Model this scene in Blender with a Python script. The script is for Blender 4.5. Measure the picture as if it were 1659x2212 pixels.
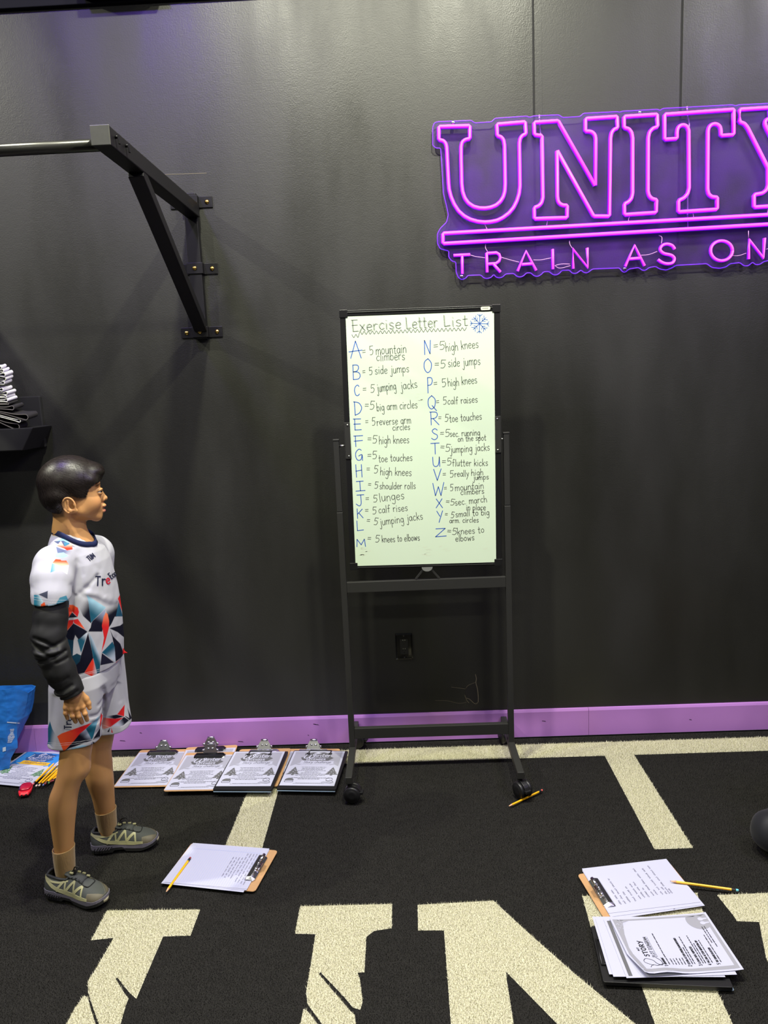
import bpy, bmesh, math, random
import numpy as np
from mathutils import Vector, Matrix

for _o in list(bpy.data.objects):
    bpy.data.objects.remove(_o)
SC = bpy.context.scene
COL = SC.collection
random.seed(7)
RNG = np.random.default_rng(7)

# ------------------------------------------------------------------ camera
IW, IH = 1659, 2212
FOC = 1664.7                                   # focal length in pixels
CAM = np.array([0.0, -3.15, 1.549])            # the wall is y = 0, the floor z = 0
YAW, PITCH, ROLL = 0.02716, 0.16928, -0.04409
_f = np.array([-math.sin(YAW)*math.cos(PITCH), math.cos(YAW)*math.cos(PITCH), -math.sin(PITCH)])
_r0 = np.array([math.cos(YAW), math.sin(YAW), 0.0]); _u0 = np.cross(_r0, _f)
CR = _r0*math.cos(ROLL) + _u0*math.sin(ROLL)
CU = -_r0*math.sin(ROLL) + _u0*math.cos(ROLL)
CF = _f
cd = bpy.data.cameras.new('camera'); cam = bpy.data.objects.new('camera', cd); COL.objects.link(cam)
cam.matrix_world = Matrix(((CR[0], CU[0], -CF[0], CAM[0]), (CR[1], CU[1], -CF[1], CAM[1]), (CR[2], CU[2], -CF[2], CAM[2]), (0, 0, 0, 1)))
cd.sensor_fit = 'HORIZONTAL'; cd.sensor_width = 36.0; cd.lens = 36.0*FOC/IW
cd.clip_start = 0.05; cd.clip_end = 60
SC.camera = cam

# ------------------------------------------------------------------ colour management, world, lights
vs = SC.view_settings
SC.display_settings.display_device = 'sRGB'
vs.view_transform = 'Standard'; vs.look = 'None'; vs.gamma = 1.0; vs.use_curve_mapping = False
vs.exposure = 0.0
w = bpy.data.worlds.new('world'); SC.world = w; w.use_nodes = True
w.node_tree.nodes['Background'].inputs[0].default_value = (0.80, 0.82, 1.0, 1)
w.node_tree.nodes['Background'].inputs[1].default_value = 0.05

def lamp(name, loc, energy, col, size, size_y=None, target=None, shape='DISK', spread=180):
    d = bpy.data.lights.new(name, 'AREA'); d.energy = energy; d.color = col
    d.shape = shape; d.size = size
    if size_y: d.size_y = size_y
    d.spread = math.radians(spread)
    o = bpy.data.objects.new(name, d); COL.objects.link(o); o.location = loc
    t = Vector(target) if target else Vector((loc[0], loc[1], 0))
    o.rotation_euler = (t - Vector(loc)).to_track_quat('-Z', 'Y').to_euler()
    return o

WARM = (1.0, 0.99, 0.80)
for x, y, e in ((-2.9, -1.4, 105), (-0.5, -1.35, 88), (0.42, -1.3, 88), (2.0, -1.4, 40)):
    lamp('ceiling_lamp', (x, y, 3.75), e, WARM, 0.11)
for x, y, e in ((-1.5, -4.3, 45), (1.5, -4.3, 45)):
    lamp('ceiling_lamp', (x, y, 3.75), e, WARM, 0.3)
lamp('violet_lamp', (-1.3, -1.3, 3.55), 30, (0.26, 0.12, 1.0), 0.2)
lamp('violet_lamp', (2.4, -2.0, 3.3), 34, (0.48, 0.36, 1.0), 0.6, target=(-0.8, -0.8, 0.6))

# ------------------------------------------------------------------ helpers
def at_wall(px, py, Y=0.0):
    d = (px-IW/2)*CR - (py-IH/2)*CU + FOC*CF
    return CAM + d*((Y-CAM[1])/d[1])
def at_floor(px, py, z=0.0):
    d = (px-IW/2)*CR - (py-IH/2)*CU + FOC*CF
    return CAM + d*((z-CAM[2])/d[2])

def lin(c):
    c = [v/255.0 for v in c]
    return tuple((v/12.92 if v <= 0.04045 else ((v+0.055)/1.055)**2.4) for v in c) + (1.0,)

MATS = {}
def mat(name, rgb, rough=0.5, metal=0.0, spec=0.5, bump=0.0, scale=200.0, var=0.0, emit=0.0, stretch=None, coat=0.0, sheen=0.0, sss=0.0, vscale=None):
    if name in MATS: return MATS[name]
    m = bpy.data.materials.new(name); m.use_nodes = True
    nt = m.node_tree; b = nt.nodes['Principled BSDF']
    c = lin(rgb)
    b.inputs['Base Color'].default_value = c
    b.inputs['Roughness'].default_value = rough; b.inputs['Metallic'].default_value = metal
    b.inputs['Specular IOR Level'].default_value = spec
    b.inputs['Coat Weight'].default_value = coat
    b.inputs['Sheen Weight'].default_value = sheen
    if sss:
        b.inputs['Subsurface Weight'].default_value = sss
        b.inputs['Subsurface Radius'].default_value = (0.012, 0.005, 0.003)
        b.inputs['Subsurface Scale'].default_value = 0.6
    if emit:
        b.inputs['Emission Color'].default_value = c; b.inputs['Emission Strength'].default_value = emit
    if bump or var:
        tc = nt.nodes.new('ShaderNodeTexCoord'); src = tc.outputs['Object']
        if stretch:
            mp = nt.nodes.new('ShaderNodeMapping'); mp.inputs['Scale'].default_value = stretch
            nt.links.new(src, mp.inputs[0]); src = mp.outputs[0]
        nz = nt.nodes.new('ShaderNodeTexNoise'); nz.inputs['Scale'].default_value = scale; nz.inputs['Detail'].default_value = 4
        nt.links.new(src, nz.inputs['Vector'])
        if bump:
            bp = nt.nodes.new('ShaderNodeBump'); bp.inputs['Strength'].default_value = bump; bp.inputs['Distance'].default_value = 0.002
            nt.links.new(nz.outputs['Fac'], bp.inputs['Height']); nt.links.new(bp.outputs[0], b.inputs['Normal'])
        if var:
            n2 = nt.nodes.new('ShaderNodeTexNoise'); n2.inputs['Scale'].default_value = vscale or scale*0.3; n2.inputs['Detail'].default_value = 3
            nt.links.new(src, n2.inputs['Vector'])
            mx = nt.nodes.new('ShaderNodeMixRGB')
            mx.inputs[1].default_value = tuple(v*(1-var) for v in c[:3]) + (1,)
            mx.inputs[2].default_value = tuple(min(1, v*(1+var)) for v in c[:3]) + (1,)
            nt.links.new(n2.outputs['Fac'], mx.inputs[0]); nt.links.new(mx.outputs[0], b.inputs['Base Color'])
    MATS[name] = m
    return m

def vcol_mat(name, rough=0.7, spec=0.3, bump=0.0, scale=300.0, sheen=0.0, sss=0.0):
    m = mat(name, (200, 200, 200), rough, 0, spec, bump, scale, sheen=sheen, sss=sss)
    nt = m.node_tree
    a = nt.nodes.new('ShaderNodeVertexColor'); a.layer_name = 'print'
    nt.links.new(a.outputs[0], nt.nodes['Principled BSDF'].inputs['Base Color'])
    return m

def link(o, parent=None):
    COL.objects.link(o)
    if parent is not None: o.parent = parent
    return o

def tag(o, label=None, cat=None, group=None, kind=None):
    if label: o['label'] = label
    if cat: o['category'] = cat
    if group: o['group'] = group
    if kind: o['kind'] = kind
    return o

def thing(name, label, cat, loc=(0, 0, 0), rotz=0.0, group=None):
    o = bpy.data.objects.new(name, None); o.empty_display_size = 0.05
    COL.objects.link(o); o.location = loc; o.rotation_euler = (0, 0, rotz)
    return tag(o, label, cat, group)

class MB:
    """collects shapes and links them as one mesh object"""
    def __init__(s): s.v = []; s.f = []; s.m = []; s.sm = []; s.mi = 0
    def add(s, vs, fs, smooth=False):
        n = len(s.v); s.v += [tuple(map(float, p)) for p in vs]
        s.f += [tuple(i+n for i in f) for f in fs]; s.m += [s.mi]*len(fs); s.sm += [smooth]*len(fs)
        return s
    def box(s, lo, hi, M=None):
        x0, y0, z0 = lo; x1, y1, z1 = hi
        vs = [(x0,y0,z0),(x1,y0,z0),(x1,y1,z0),(x0,y1,z0),(x0,y0,z1),(x1,y0,z1),(x1,y1,z1),(x0,y1,z1)]
        if M is not None: vs = [tuple(M @ Vector(p)) for p in vs]
        return s.add(vs, [(0,3,2,1),(4,5,6,7),(0,1,5,4),(1,2,6,5),(2,3,7,6),(3,0,4,7)])
    def beam(s, a, b, w, h, up=(0, 0, 1)):
        """rectangular bar from a to b, w across, h along up"""
        a = Vector(a); b = Vector(b); d = (b-a).normalized(); u = Vector(up)
        r = d.cross(u).normalized(); u = r.cross(d).normalized()
        vs = []
        for p in (a, b):
            for sx, sy in ((-1,-1),(1,-1),(1,1),(-1,1)): vs.append(p + r*(sx*w/2) + u*(sy*h/2))
        return s.add(vs, [(3,2,1,0),(4,5,6,7),(0,1,5,4),(1,2,6,5),(2,3,7,6),(3,0,4,7)])
    def tube(s, pts, r, n=10, closed=False, cap=True):
        pts = [Vector(p) for p in pts]; k = len(pts)
        rs = r if isinstance(r, (list, tuple)) else [r]*k
        t0 = ((pts[1]-pts[0]) if not closed else (pts[1]-pts[-1])).normalized()
        ref = Vector((0, 0, 1)) if abs(t0.z) < 0.9 else Vector((0, 1, 0))
        nrm = t0.cross(ref).normalized(); vs = []
        for i, p in enumerate(pts):
            if closed: t = pts[(i+1) % k]-pts[i-1]
            else: t = pts[min(i+1, k-1)]-pts[max(i-1, 0)]
            t.normalize(); nrm = (nrm - t*nrm.dot(t)).normalized(); bn = t.cross(nrm)
            for j in range(n):
                a = 2*math.pi*j/n; vs.append(p + nrm*(math.cos(a)*rs[i]) + bn*(math.sin(a)*rs[i]))
        fs = []
        for i in range(k if closed else k-1):
            i2 = (i+1) % k
            for j in range(n): fs.append((i*n+j, i*n+(j+1) % n, i2*n+(j+1) % n, i2*n+j))
        if cap and not closed: fs += [tuple(range(n-1, -1, -1)), tuple((k-1)*n+j for j in range(n))]
        return s.add(vs, fs, True)
    def lathe(s, prof, n=24, M=None, axis='z'):
        """prof: (r, h) pairs"""
        vs = []
        for r, h in prof:
            for j in range(n):
                a = 2*math.pi*j/n; p = (r*math.cos(a), r*math.sin(a), h)
                if axis == 'y': p = (p[0], p[2], p[1])
                if axis == 'x': p = (p[2], p[0], p[1])
                vs.append(tuple(M @ Vector(p)) if M is not None else p)
        fs = []
        for i in range(len(prof)-1):
            for j in range(n): fs.append((i*n+j, i*n+(j+1) % n, (i+1)*n+(j+1) % n, (i+1)*n+j))
        fs += [tuple(range(n-1, -1, -1)), tuple((len(prof)-1)*n+j for j in range(n))]
        return s.add(vs, fs, True)
    def prism(s, poly, z0, z1, M=None):
        """poly: 2D outline; extruded along local z"""
        n = len(poly); vs = [(x, y, z0) for x, y in poly] + [(x, y, z1) for x, y in poly]
        if M is not None: vs = [tuple(M @ Vector(p)) for p in vs]
        fs = [tuple(range(n-1, -1, -1)), tuple(range(n, 2*n))] + [(i, (i+1) % n, n+(i+1) % n, n+i) for i in range(n)]
        return s.add(vs, fs)
    def ribbon(s, pts, wd, M=None, z=0.0):
        """flat stroke of ink along a 2D polyline"""
        pts = [np.array(p, float) for p in pts]
        q = [pts[0]]
        for p in pts[1:]:
            if np.linalg.norm(p-q[-1]) > 1e-7: q.append(p)
        if len(q) < 2: q = [q[0]-np.array([wd*0.3, 0]), q[0]+np.array([wd*0.3, 0])]
        for i in range(1, len(q)-1):
            a_ = q[i]-q[i-1]; b_ = q[i+1]-q[i]
            if a_ @ b_ < 0.35*np.linalg.norm(a_)*np.linalg.norm(b_):
                s.ribbon(q[:i+1], wd, M, z); return s.ribbon(q[i:], wd, M, z)
        n = len(q); d0 = (q[1]-q[0])/np.linalg.norm(q[1]-q[0]); d1 = (q[-1]-q[-2])/np.linalg.norm(q[-1]-q[-2])
        q[0] = q[0]-d0*wd*0.35; q[-1] = q[-1]+d1*wd*0.35
        L = []; R = []
        for i in range(n):
            d = q[min(i+1, n-1)]-q[max(i-1, 0)]; d = d/(np.linalg.norm(d)+1e-9); p = np.array([-d[1], d[0]])*wd/2
            L.append(q[i]+p); R.append(q[i]-p)
        vs = [(a[0], a[1], z) for a in L] + [(a[0], a[1], z) for a in R]
        if M is not None: vs = [tuple(M @ Vector(p)) for p in vs]
        return s.add(vs, [(n+i, n+i+1, i+1, i) for i in range(n-1)])
    def obj(s, name, m, parent=None, bevel=0.0, seg=2, subsurf=0):
        me = bpy.data.meshes.new(name); me.from_pydata(s.v, [], s.f)
        for mm in (m if isinstance(m, (list, tuple)) else [m]): me.materials.append(mm)
        me.polygons.foreach_set('material_index', s.m); me.polygons.foreach_set('use_smooth', s.sm)
        me.update()
        o = bpy.data.objects.new(name, me); link(o, parent)
        if bevel:
            md = o.modifiers.new('bevel', 'BEVEL'); md.width = bevel; md.segments = seg; md.limit_method = 'ANGLE'
        if subsurf:
            md = o.modifiers.new('sub', 'SUBSURF'); md.levels = subsurf; md.render_levels = subsurf
        return o

def copy_tree(o, parent=None):
    c = o.copy(); COL.objects.link(c)
    if parent is not None: c.parent = parent
    for ch in list(o.children): copy_tree(ch, c)
    return c

def smooth_line(pts, n=6, closed=False):
    """Catmull-Rom through the points"""
    P = [np.array(p, float) for p in pts]; k = len(P); out = []
    if k < 3 and not closed: return P
    for i in range(k if closed else k-1):
        if closed: a, b, c, d = P[i-1], P[i], P[(i+1) % k], P[(i+2) % k]
        else: a, b, c, d = P[max(i-1, 0)], P[i], P[i+1], P[min(i+2, k-1)]
        for j in range(n):
            t = j/n
            out.append(0.5*((2*b)+(-a+c)*t+(2*a-5*b+4*c-d)*t*t+(-a+3*b-3*c+d)*t**3))
    if not closed: out.append(P[-1])
    return out
def arc(cx, cy, r, a0, a1, n=8, ry=None):
    ry = r if ry is None else ry
    return [(cx+r*math.cos(math.radians(a0+(a1-a0)*i/n)), cy+ry*math.sin(math.radians(a0+(a1-a0)*i/n))) for i in range(n+1)]
def rrect(x0, y0, x1, y1, r, n=5):
    return arc(x1-r, y1-r, r, 0, 90, n)+arc(x0+r, y1-r, r, 90, 180, n)+arc(x0+r, y0+r, r, 180, 270, n)+arc(x1-r, y0+r, r, 270, 360, n)
# ------------------------------------------------------------------ the setting
# wall paint: black eggshell over roller stipple
m_wall = mat('black_wall_paint', (33, 33, 29), 0.45, 0, 0.55)
def wall_nodes(m):
    nt = m.node_tree; b = nt.nodes['Principled BSDF']
    tc = nt.nodes.new('ShaderNodeTexCoord')
    n1 = nt.nodes.new('ShaderNodeTexNoise'); n1.inputs['Scale'].default_value = 190; n1.inputs['Detail'].default_value = 5
    n2 = nt.nodes.new('ShaderNodeTexNoise'); n2.inputs['Scale'].default_value = 2.2; n2.inputs['Detail'].default_value = 5
    mp = nt.nodes.new('ShaderNodeMapping'); mp.inputs['Scale'].default_value = (1.6, 1, 0.5)
    n3 = nt.nodes.new('ShaderNodeTexNoise'); n3.inputs['Scale'].default_value = 45; n3.inputs['Detail'].default_value = 3
    for n in (n1, n3): nt.links.new(tc.outputs['Object'], n.inputs['Vector'])
    nt.links.new(tc.outputs['Object'], mp.inputs[0]); nt.links.new(mp.outputs[0], n2.inputs['Vector'])
    ad = nt.nodes.new('ShaderNodeMath'); ad.operation = 'MULTIPLY_ADD'; ad.inputs[1].default_value = 0.6
    nt.links.new(n3.outputs['Fac'], ad.inputs[0]); nt.links.new(n1.outputs['Fac'], ad.inputs[2])
    bp = nt.nodes.new('ShaderNodeBump'); bp.inputs['Strength'].default_value = 0.28; bp.inputs['Distance'].default_value = 0.002
    nt.links.new(ad.outputs[0], bp.inputs['Height']); nt.links.new(bp.outputs[0], b.inputs['Normal'])
    mr = nt.nodes.new('ShaderNodeMapRange'); mr.inputs[1].default_value = 0.3; mr.inputs[2].default_value = 0.7
    mr.inputs[3].default_value = 0.33; mr.inputs[4].default_value = 0.60
    nt.links.new(n2.outputs['Fac'], mr.inputs[0]); nt.links.new(mr.outputs[0], b.inputs['Roughness'])
wall_nodes(m_wall)
m_black = mat('black_gap', (8, 8, 8), 0.8)
wall = MB().box((-3.6, 0, 0), (3.6, 0.12, 4.0)).obj('wall_back', m_wall); wall['kind'] = 'structure'
# vertical panel joints that run down behind the sign
for i, (pa, pb) in enumerate((((1151, 0), (1169, 0)), ((1474, 0), (1487, 0)))):
    xa = at_wall(*pa)[0]; xb = at_wall(*pb)[0]
    t = MB(); t.box((xa+0.004, -0.0025, 2.02), (xb, 0.0, 4.0))
    t.mi = 1; t.box((xa-0.004, -0.0006, 2.02), (xa+0.004, 0.0, 4.0))
    o = t.obj('trim_%d' % (i+1), [m_wall, m_black], bevel=0.0008); o['kind'] = 'structure'
# steel rail along the top of the wall, with a box on it above the frame
m_rail = mat('dark_steel', (9, 9, 16), 0.7, 0, 0.15)
zr = at_wall(110, 12.5, -0.022)[2]
o = MB().box((-3.6, -0.022, zr), (3.6, 0.0, zr+0.16)).obj('trim_3', m_rail, bevel=0.003); o['kind'] = 'structure'
xa = at_wall(190, 30)[0]; xb = at_wall(352, 30)[0]
bx = MB().box((xa, -0.085, zr+0.012), (xb, -0.022, zr+0.15)).obj('box', m_rail, o, bevel=0.003)

# purple skirting board, in lengths
m_base = mat('purple_skirting', (176, 122, 196), 0.45, 0, 0.5, bump=0.05, scale=60, var=0.06, vscale=9)
m_scuff = mat('dark_scuff', (70, 44, 84), 0.7)
xs = [-3.6, at_wall(78, 1590)[0], at_wall(1270, 1550)[0], 3.6]
prof = [(0, 0), (-0.013, 0), (-0.013, 0.112), (-0.009, 0.121), (0, 0.122)]
for i in range(3):
    b = MB(); x0 = xs[i]+0.0006; x1 = xs[i+1]-0.0006; n = len(prof)
    b.add([(x0, y, z) for y, z in prof]+[(x1, y, z) for y, z in prof],
          [tuple(range(n)), tuple(range(2*n-1, n-1, -1))]+[(k, n+k, n+(k+1) % n, (k+1) % n) for k in range(n)])
    b.mi = 1
    for k in range(9):
        x = RNG.uniform(x0, x1); z = RNG.uniform(0.02, 0.1); l = RNG.uniform(0.006, 0.03)
        if i == 1 or k < 4: b.add([(x, -0.0133, z), (x+l, -0.0133, z-0.003), (x+l*0.8, -0.0133, z+0.001), (x+0.1*l, -0.0133, z+0.003)], [(0, 1, 2, 3)])
    o = b.obj('baseboard_back' + ('' if i == 0 else '.%03d' % i), [m_base, m_scuff]); o['kind'] = 'structure'

# marks on the wall: a torn patch of paint near the floor and a pale scratch
m_tear = mat('torn_paint_edge', (110, 102, 84), 0.8)
def wall_line(pts, wpx):
    q = [at_wall(*p) for p in pts]
    return [(p[0], p[2]) for p in q], wpx*0.0019
WX = Matrix(((1, 0, 0, 0), (0, 0, -1, 0), (0, 1, 0, 0), (0, 0, 0, 1)))   # (x, z) drawing -> wall
t = MB()
for pts, wd in (([(1027, 1457), (1029, 1466), (1028, 1475), (1031, 1487), (1033, 1503), (1033, 1516)], 1.6),
                ([(1033, 1516), (1029, 1520), (1024, 1519), (1014, 1510), (1006, 1507), (1004, 1500)], 1.0),
                ([(1004, 1500), (1008, 1512), (1013, 1518)], 0.8), ([(1006, 1487), (1012, 1480), (1027, 1474)], 0.6),
                ([(356, 377), (385, 376), (412, 375), (446, 374)], 0.8),
                ([(940, 1513), (968, 1514), (990, 1519), (1008, 1517)], 0.5), ([(975, 1484), (1005, 1488)], 0.7)):
    p, wd = wall_line(pts, wd); t.ribbon(smooth_line(p), wd, WX, 0.0006)
o = t.obj('scratch', m_tear, wall)
t = MB()
p = [at_wall(*q) for q in ((1028, 1474), (1031, 1487), (1033, 1515), (1024, 1518), (1012, 1508), (1005, 1500), (1006, 1487))]
t.add([(q[0], -0.0004, q[2]) for q in p], [tuple(range(len(p)-1, -1, -1))])
t.obj('torn_patch', mat('bare_patch', (26, 24, 22), 0.9), wall)

# ---- floor: black turf with white inlaid lines and letters
def F2(pts): return [tuple(at_floor(*p, -0.001)[:2]) for p in pts]
WHITE = []
yb, yf = -0.070, -0.183
WHITE.append([(-3.2, yf-0.004), (3.2, yf-0.004), (3.2, yb), (-3.2, yb)])
WHITE.append(F2([(540, 1694), (604, 1694), (555, 1868), (468, 1868)]))
a = at_floor(1303, 1624); WHITE.append(F2([(1300, 1618), (1362, 1616), (1497, 1828), (1414, 1831)]))
# big letters: U (with two slashes across each stem), N, I
WHITE.append(F2([(231, 1963), (432, 1961), (411, 2017), (352, 2019), (294, 2153), (280, 2141), (253, 2107), (249, 2110), (262, 2132), (277, 2153), (271, 2168), (256, 2222), (219, 2222), (205, 2186), (190, 2140), (189, 2116), (203, 2095), (245, 2022), (196, 2027)]))
WHITE.append(F2([(181, 2146), (189, 2150), (196, 2178), (211, 2222), (136, 2222), (160, 2175)]))
WHITE.append(F2([(648, 1954), (847, 1949), (846, 2001), (808, 2007), (791, 2020), (787, 2096), (772, 2097), (777, 2110), (783, 2160), (778, 2177), (762, 2172), (742, 2148), (692, 2096), (688, 2100), (712, 2128), (757, 2180), (766, 2188), (770, 2222), (706, 2222), (690, 2200), (664, 2165), (661, 2138), (671, 2080), (681, 2014), (637, 2013)]))
WHITE.append(F2([(655, 2175), (664, 2180), (676, 2195), (696, 2222), (646, 2222)]))
WHITE.append(F2([(902, 1951), (1066, 1942), (1140, 2010), (1240, 2098), (1390, 2222), (1218, 2222), (1096, 2098), (1092, 2092), (1094, 2110), (1112, 2222), (975, 2222), (959, 2006), (903, 2006)]))
WHITE.append(F2([(1258, 1932), (1505, 1925), (1527, 1990), (1480, 1993), (1590, 2222), (1420, 2222), (1340, 1997), (1276, 1999)]))
WHITE.append(F2([(1549, 1930), (1760, 1921), (1790, 1978), (1735, 1980), (1830, 2222), (1720, 2222), (1655, 2064), (1640, 1988), (1592, 1986), (1585, 1975)]))
m_turf = mat('black_turf', (34, 33, 31), 0.95, 0, 0.15, bump=0.9, scale=170, var=0.35, stretch=(1.0, 1.6, 1.0), vscale=30)
m_white = mat('white_turf', (192, 189, 164), 0.95, 0, 0.1, bump=0.8, scale=260, var=0.10, vscale=60)
fb = MB().box((-3.6, -5.5, -0.05), (3.6, 0.0, -0.008))
fb.mi = 1
for k, poly in enumerate(WHITE):
    n = len(poly); A = sum(poly[i-1][0]*poly[i][1]-poly[i][0]*poly[i-1][1] for i in range(n))
    if A < 0: poly = poly[::-1]
    fb.add([(x, y, -0.0074+0.0001*k) for x, y in poly], [tuple(range(n))])
fo = fb.obj('floor', [m_turf, m_white]); fo['kind'] = 'structure'
bm_ = bmesh.new(); bm_.from_mesh(fo.data); bmesh.ops.triangulate(bm_, faces=[f for f in bm_.faces if len(f.verts) > 4]); bm_.to_mesh(fo.data); bm_.free()

def inside(poly, X, Y):
    r = np.zeros(X.shape, bool); n = len(poly)
    for i in range(n):
        x0, y0 = poly[i-1]; x1, y1 = poly[i]
        if y0 == y1: continue
        c = ((y0 > Y) != (y1 > Y)) & (X < (x1-x0)*(Y-y0)/(y1-y0)+x0)
        r ^= c
    return r
# pile: short leaning blades, one triangle each
def blades(X, Y, hmin, hmax, wd, lean, drift=(0, 0)):
    n = len(X); a = RNG.uniform(0, 2*np.pi, n); h = RNG.uniform(hmin, hmax, n); l = RNG.uniform(0.15, lean, n)*h
    b = RNG.uniform(0, 2*np.pi, n)
    V = np.zeros((n, 3, 3), np.float32)
    dx, dy = np.cos(a)*wd/2, np.sin(a)*wd/2
    V[:, 0] = np.stack([X-dx, Y-dy, np.full(n, -0.008)], 1); V[:, 1] = np.stack([X+dx, Y+dy, np.full(n, -0.008)], 1)
    V[:, 2] = np.stack([X+np.cos(b)*l+drift[0]*h, Y+np.sin(b)*l+drift[1]*h, h-0.008], 1)
    return V.reshape(-1, 3)
def blade_cloud(x0, x1, y0, y1, step, seen=True):
    nx = int((x1-x0)/step); ny = int((y1-y0)/step)
    X, Y = np.meshgrid(np.linspace(x0, x1, nx), np.linspace(y0, y1, ny))
    X = X.ravel()+RNG.uniform(-step, step, X.size)*0.6; Y = Y.ravel()+RNG.uniform(-step, step, Y.size)*0.6
    d = np.stack([X, Y, np.zeros_like(X)], 1)-CAM; z = d@CF
    px = d@CR/z*FOC+IW/2; py = -d@CU/z*FOC+IH/2
    k = (px > -60) & (px < IW+60) & (py < IH+70)
    if not seen: k = ~k
    return X[k], Y[k]
def tri_mesh(name, V, mats, mi):
    n = len(V)//3; me = bpy.data.meshes.new(name)
    me.vertices.add(len(V)); me.vertices.foreach_set('co', V.astype(np.float32).ravel())
    me.loops.add(len(V)); me.loops.foreach_set('vertex_index', np.arange(len(V), dtype=np.int32))
    me.polygons.add(n); me.polygons.foreach_set('loop_start', np.arange(0, 3*n, 3, dtype=np.int32))
    for m in mats: me.materials.append(m)
    me.polygons.foreach_set('material_index', mi.astype(np.int32))
    me.update(calc_edges=True)
    return bpy.data.objects.new(name, me)
X, Y = blade_cloud(-2.2, 2.0, -2.05, -0.02, 0.0036)
wh = np.zeros(len(X), bool)
for poly in WHITE: wh |= inside(poly, X, Y)
Vb = blades(X[~wh], Y[~wh], 0.003, 0.0065, 0.0016, 1.0)
Xw, Yw = blade_cloud(-2.2, 2.0, -2.05, -0.02, 0.0026)
ww = np.zeros(len(Xw), bool)
for poly in WHITE: ww |= inside(poly, Xw, Yw)
Vw = blades(Xw[ww], Yw[ww], 0.0045, 0.009, 0.0020, 0.85)
Xo, Yo = blade_cloud(-3.0, 2.8, -2.6, -0.02, 0.0062, False)
wo = np.zeros(len(Xo), bool)
for poly in WHITE: wo |= inside(poly, Xo, Yo)
Vb = np.concatenate([Vb, blades(Xo[~wo], Yo[~wo], 0.003, 0.0065, 0.0034, 1.0)])
Xo, Yo = blade_cloud(-3.0, 2.8, -2.6, -0.02, 0.0045, False)
wo = np.zeros(len(Xo), bool)
for poly in WHITE: wo |= inside(poly, Xo, Yo)
Vw = np.concatenate([Vw, blades(Xo[wo], Yo[wo], 0.0045, 0.009, 0.0034, 0.85)])
m_pile_b = mat('black_pile', (36, 35, 33), 0.9, 0, 0.15)
m_pile_w = mat('white_pile', (206, 203, 178), 0.9, 0, 0.1)
V = np.concatenate([Vb, Vw]); mi = np.concatenate([np.zeros(len(Vb)//3), np.ones(len(Vw)//3)])
pile = link(tri_mesh('turf_pile', V, [m_pile_b, m_pile_w], mi))
tag(pile, 'short black turf pile with white inlaid lines and letters covering the floor', 'turf', kind='stuff')
print('blades', len(V)//3)
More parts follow.
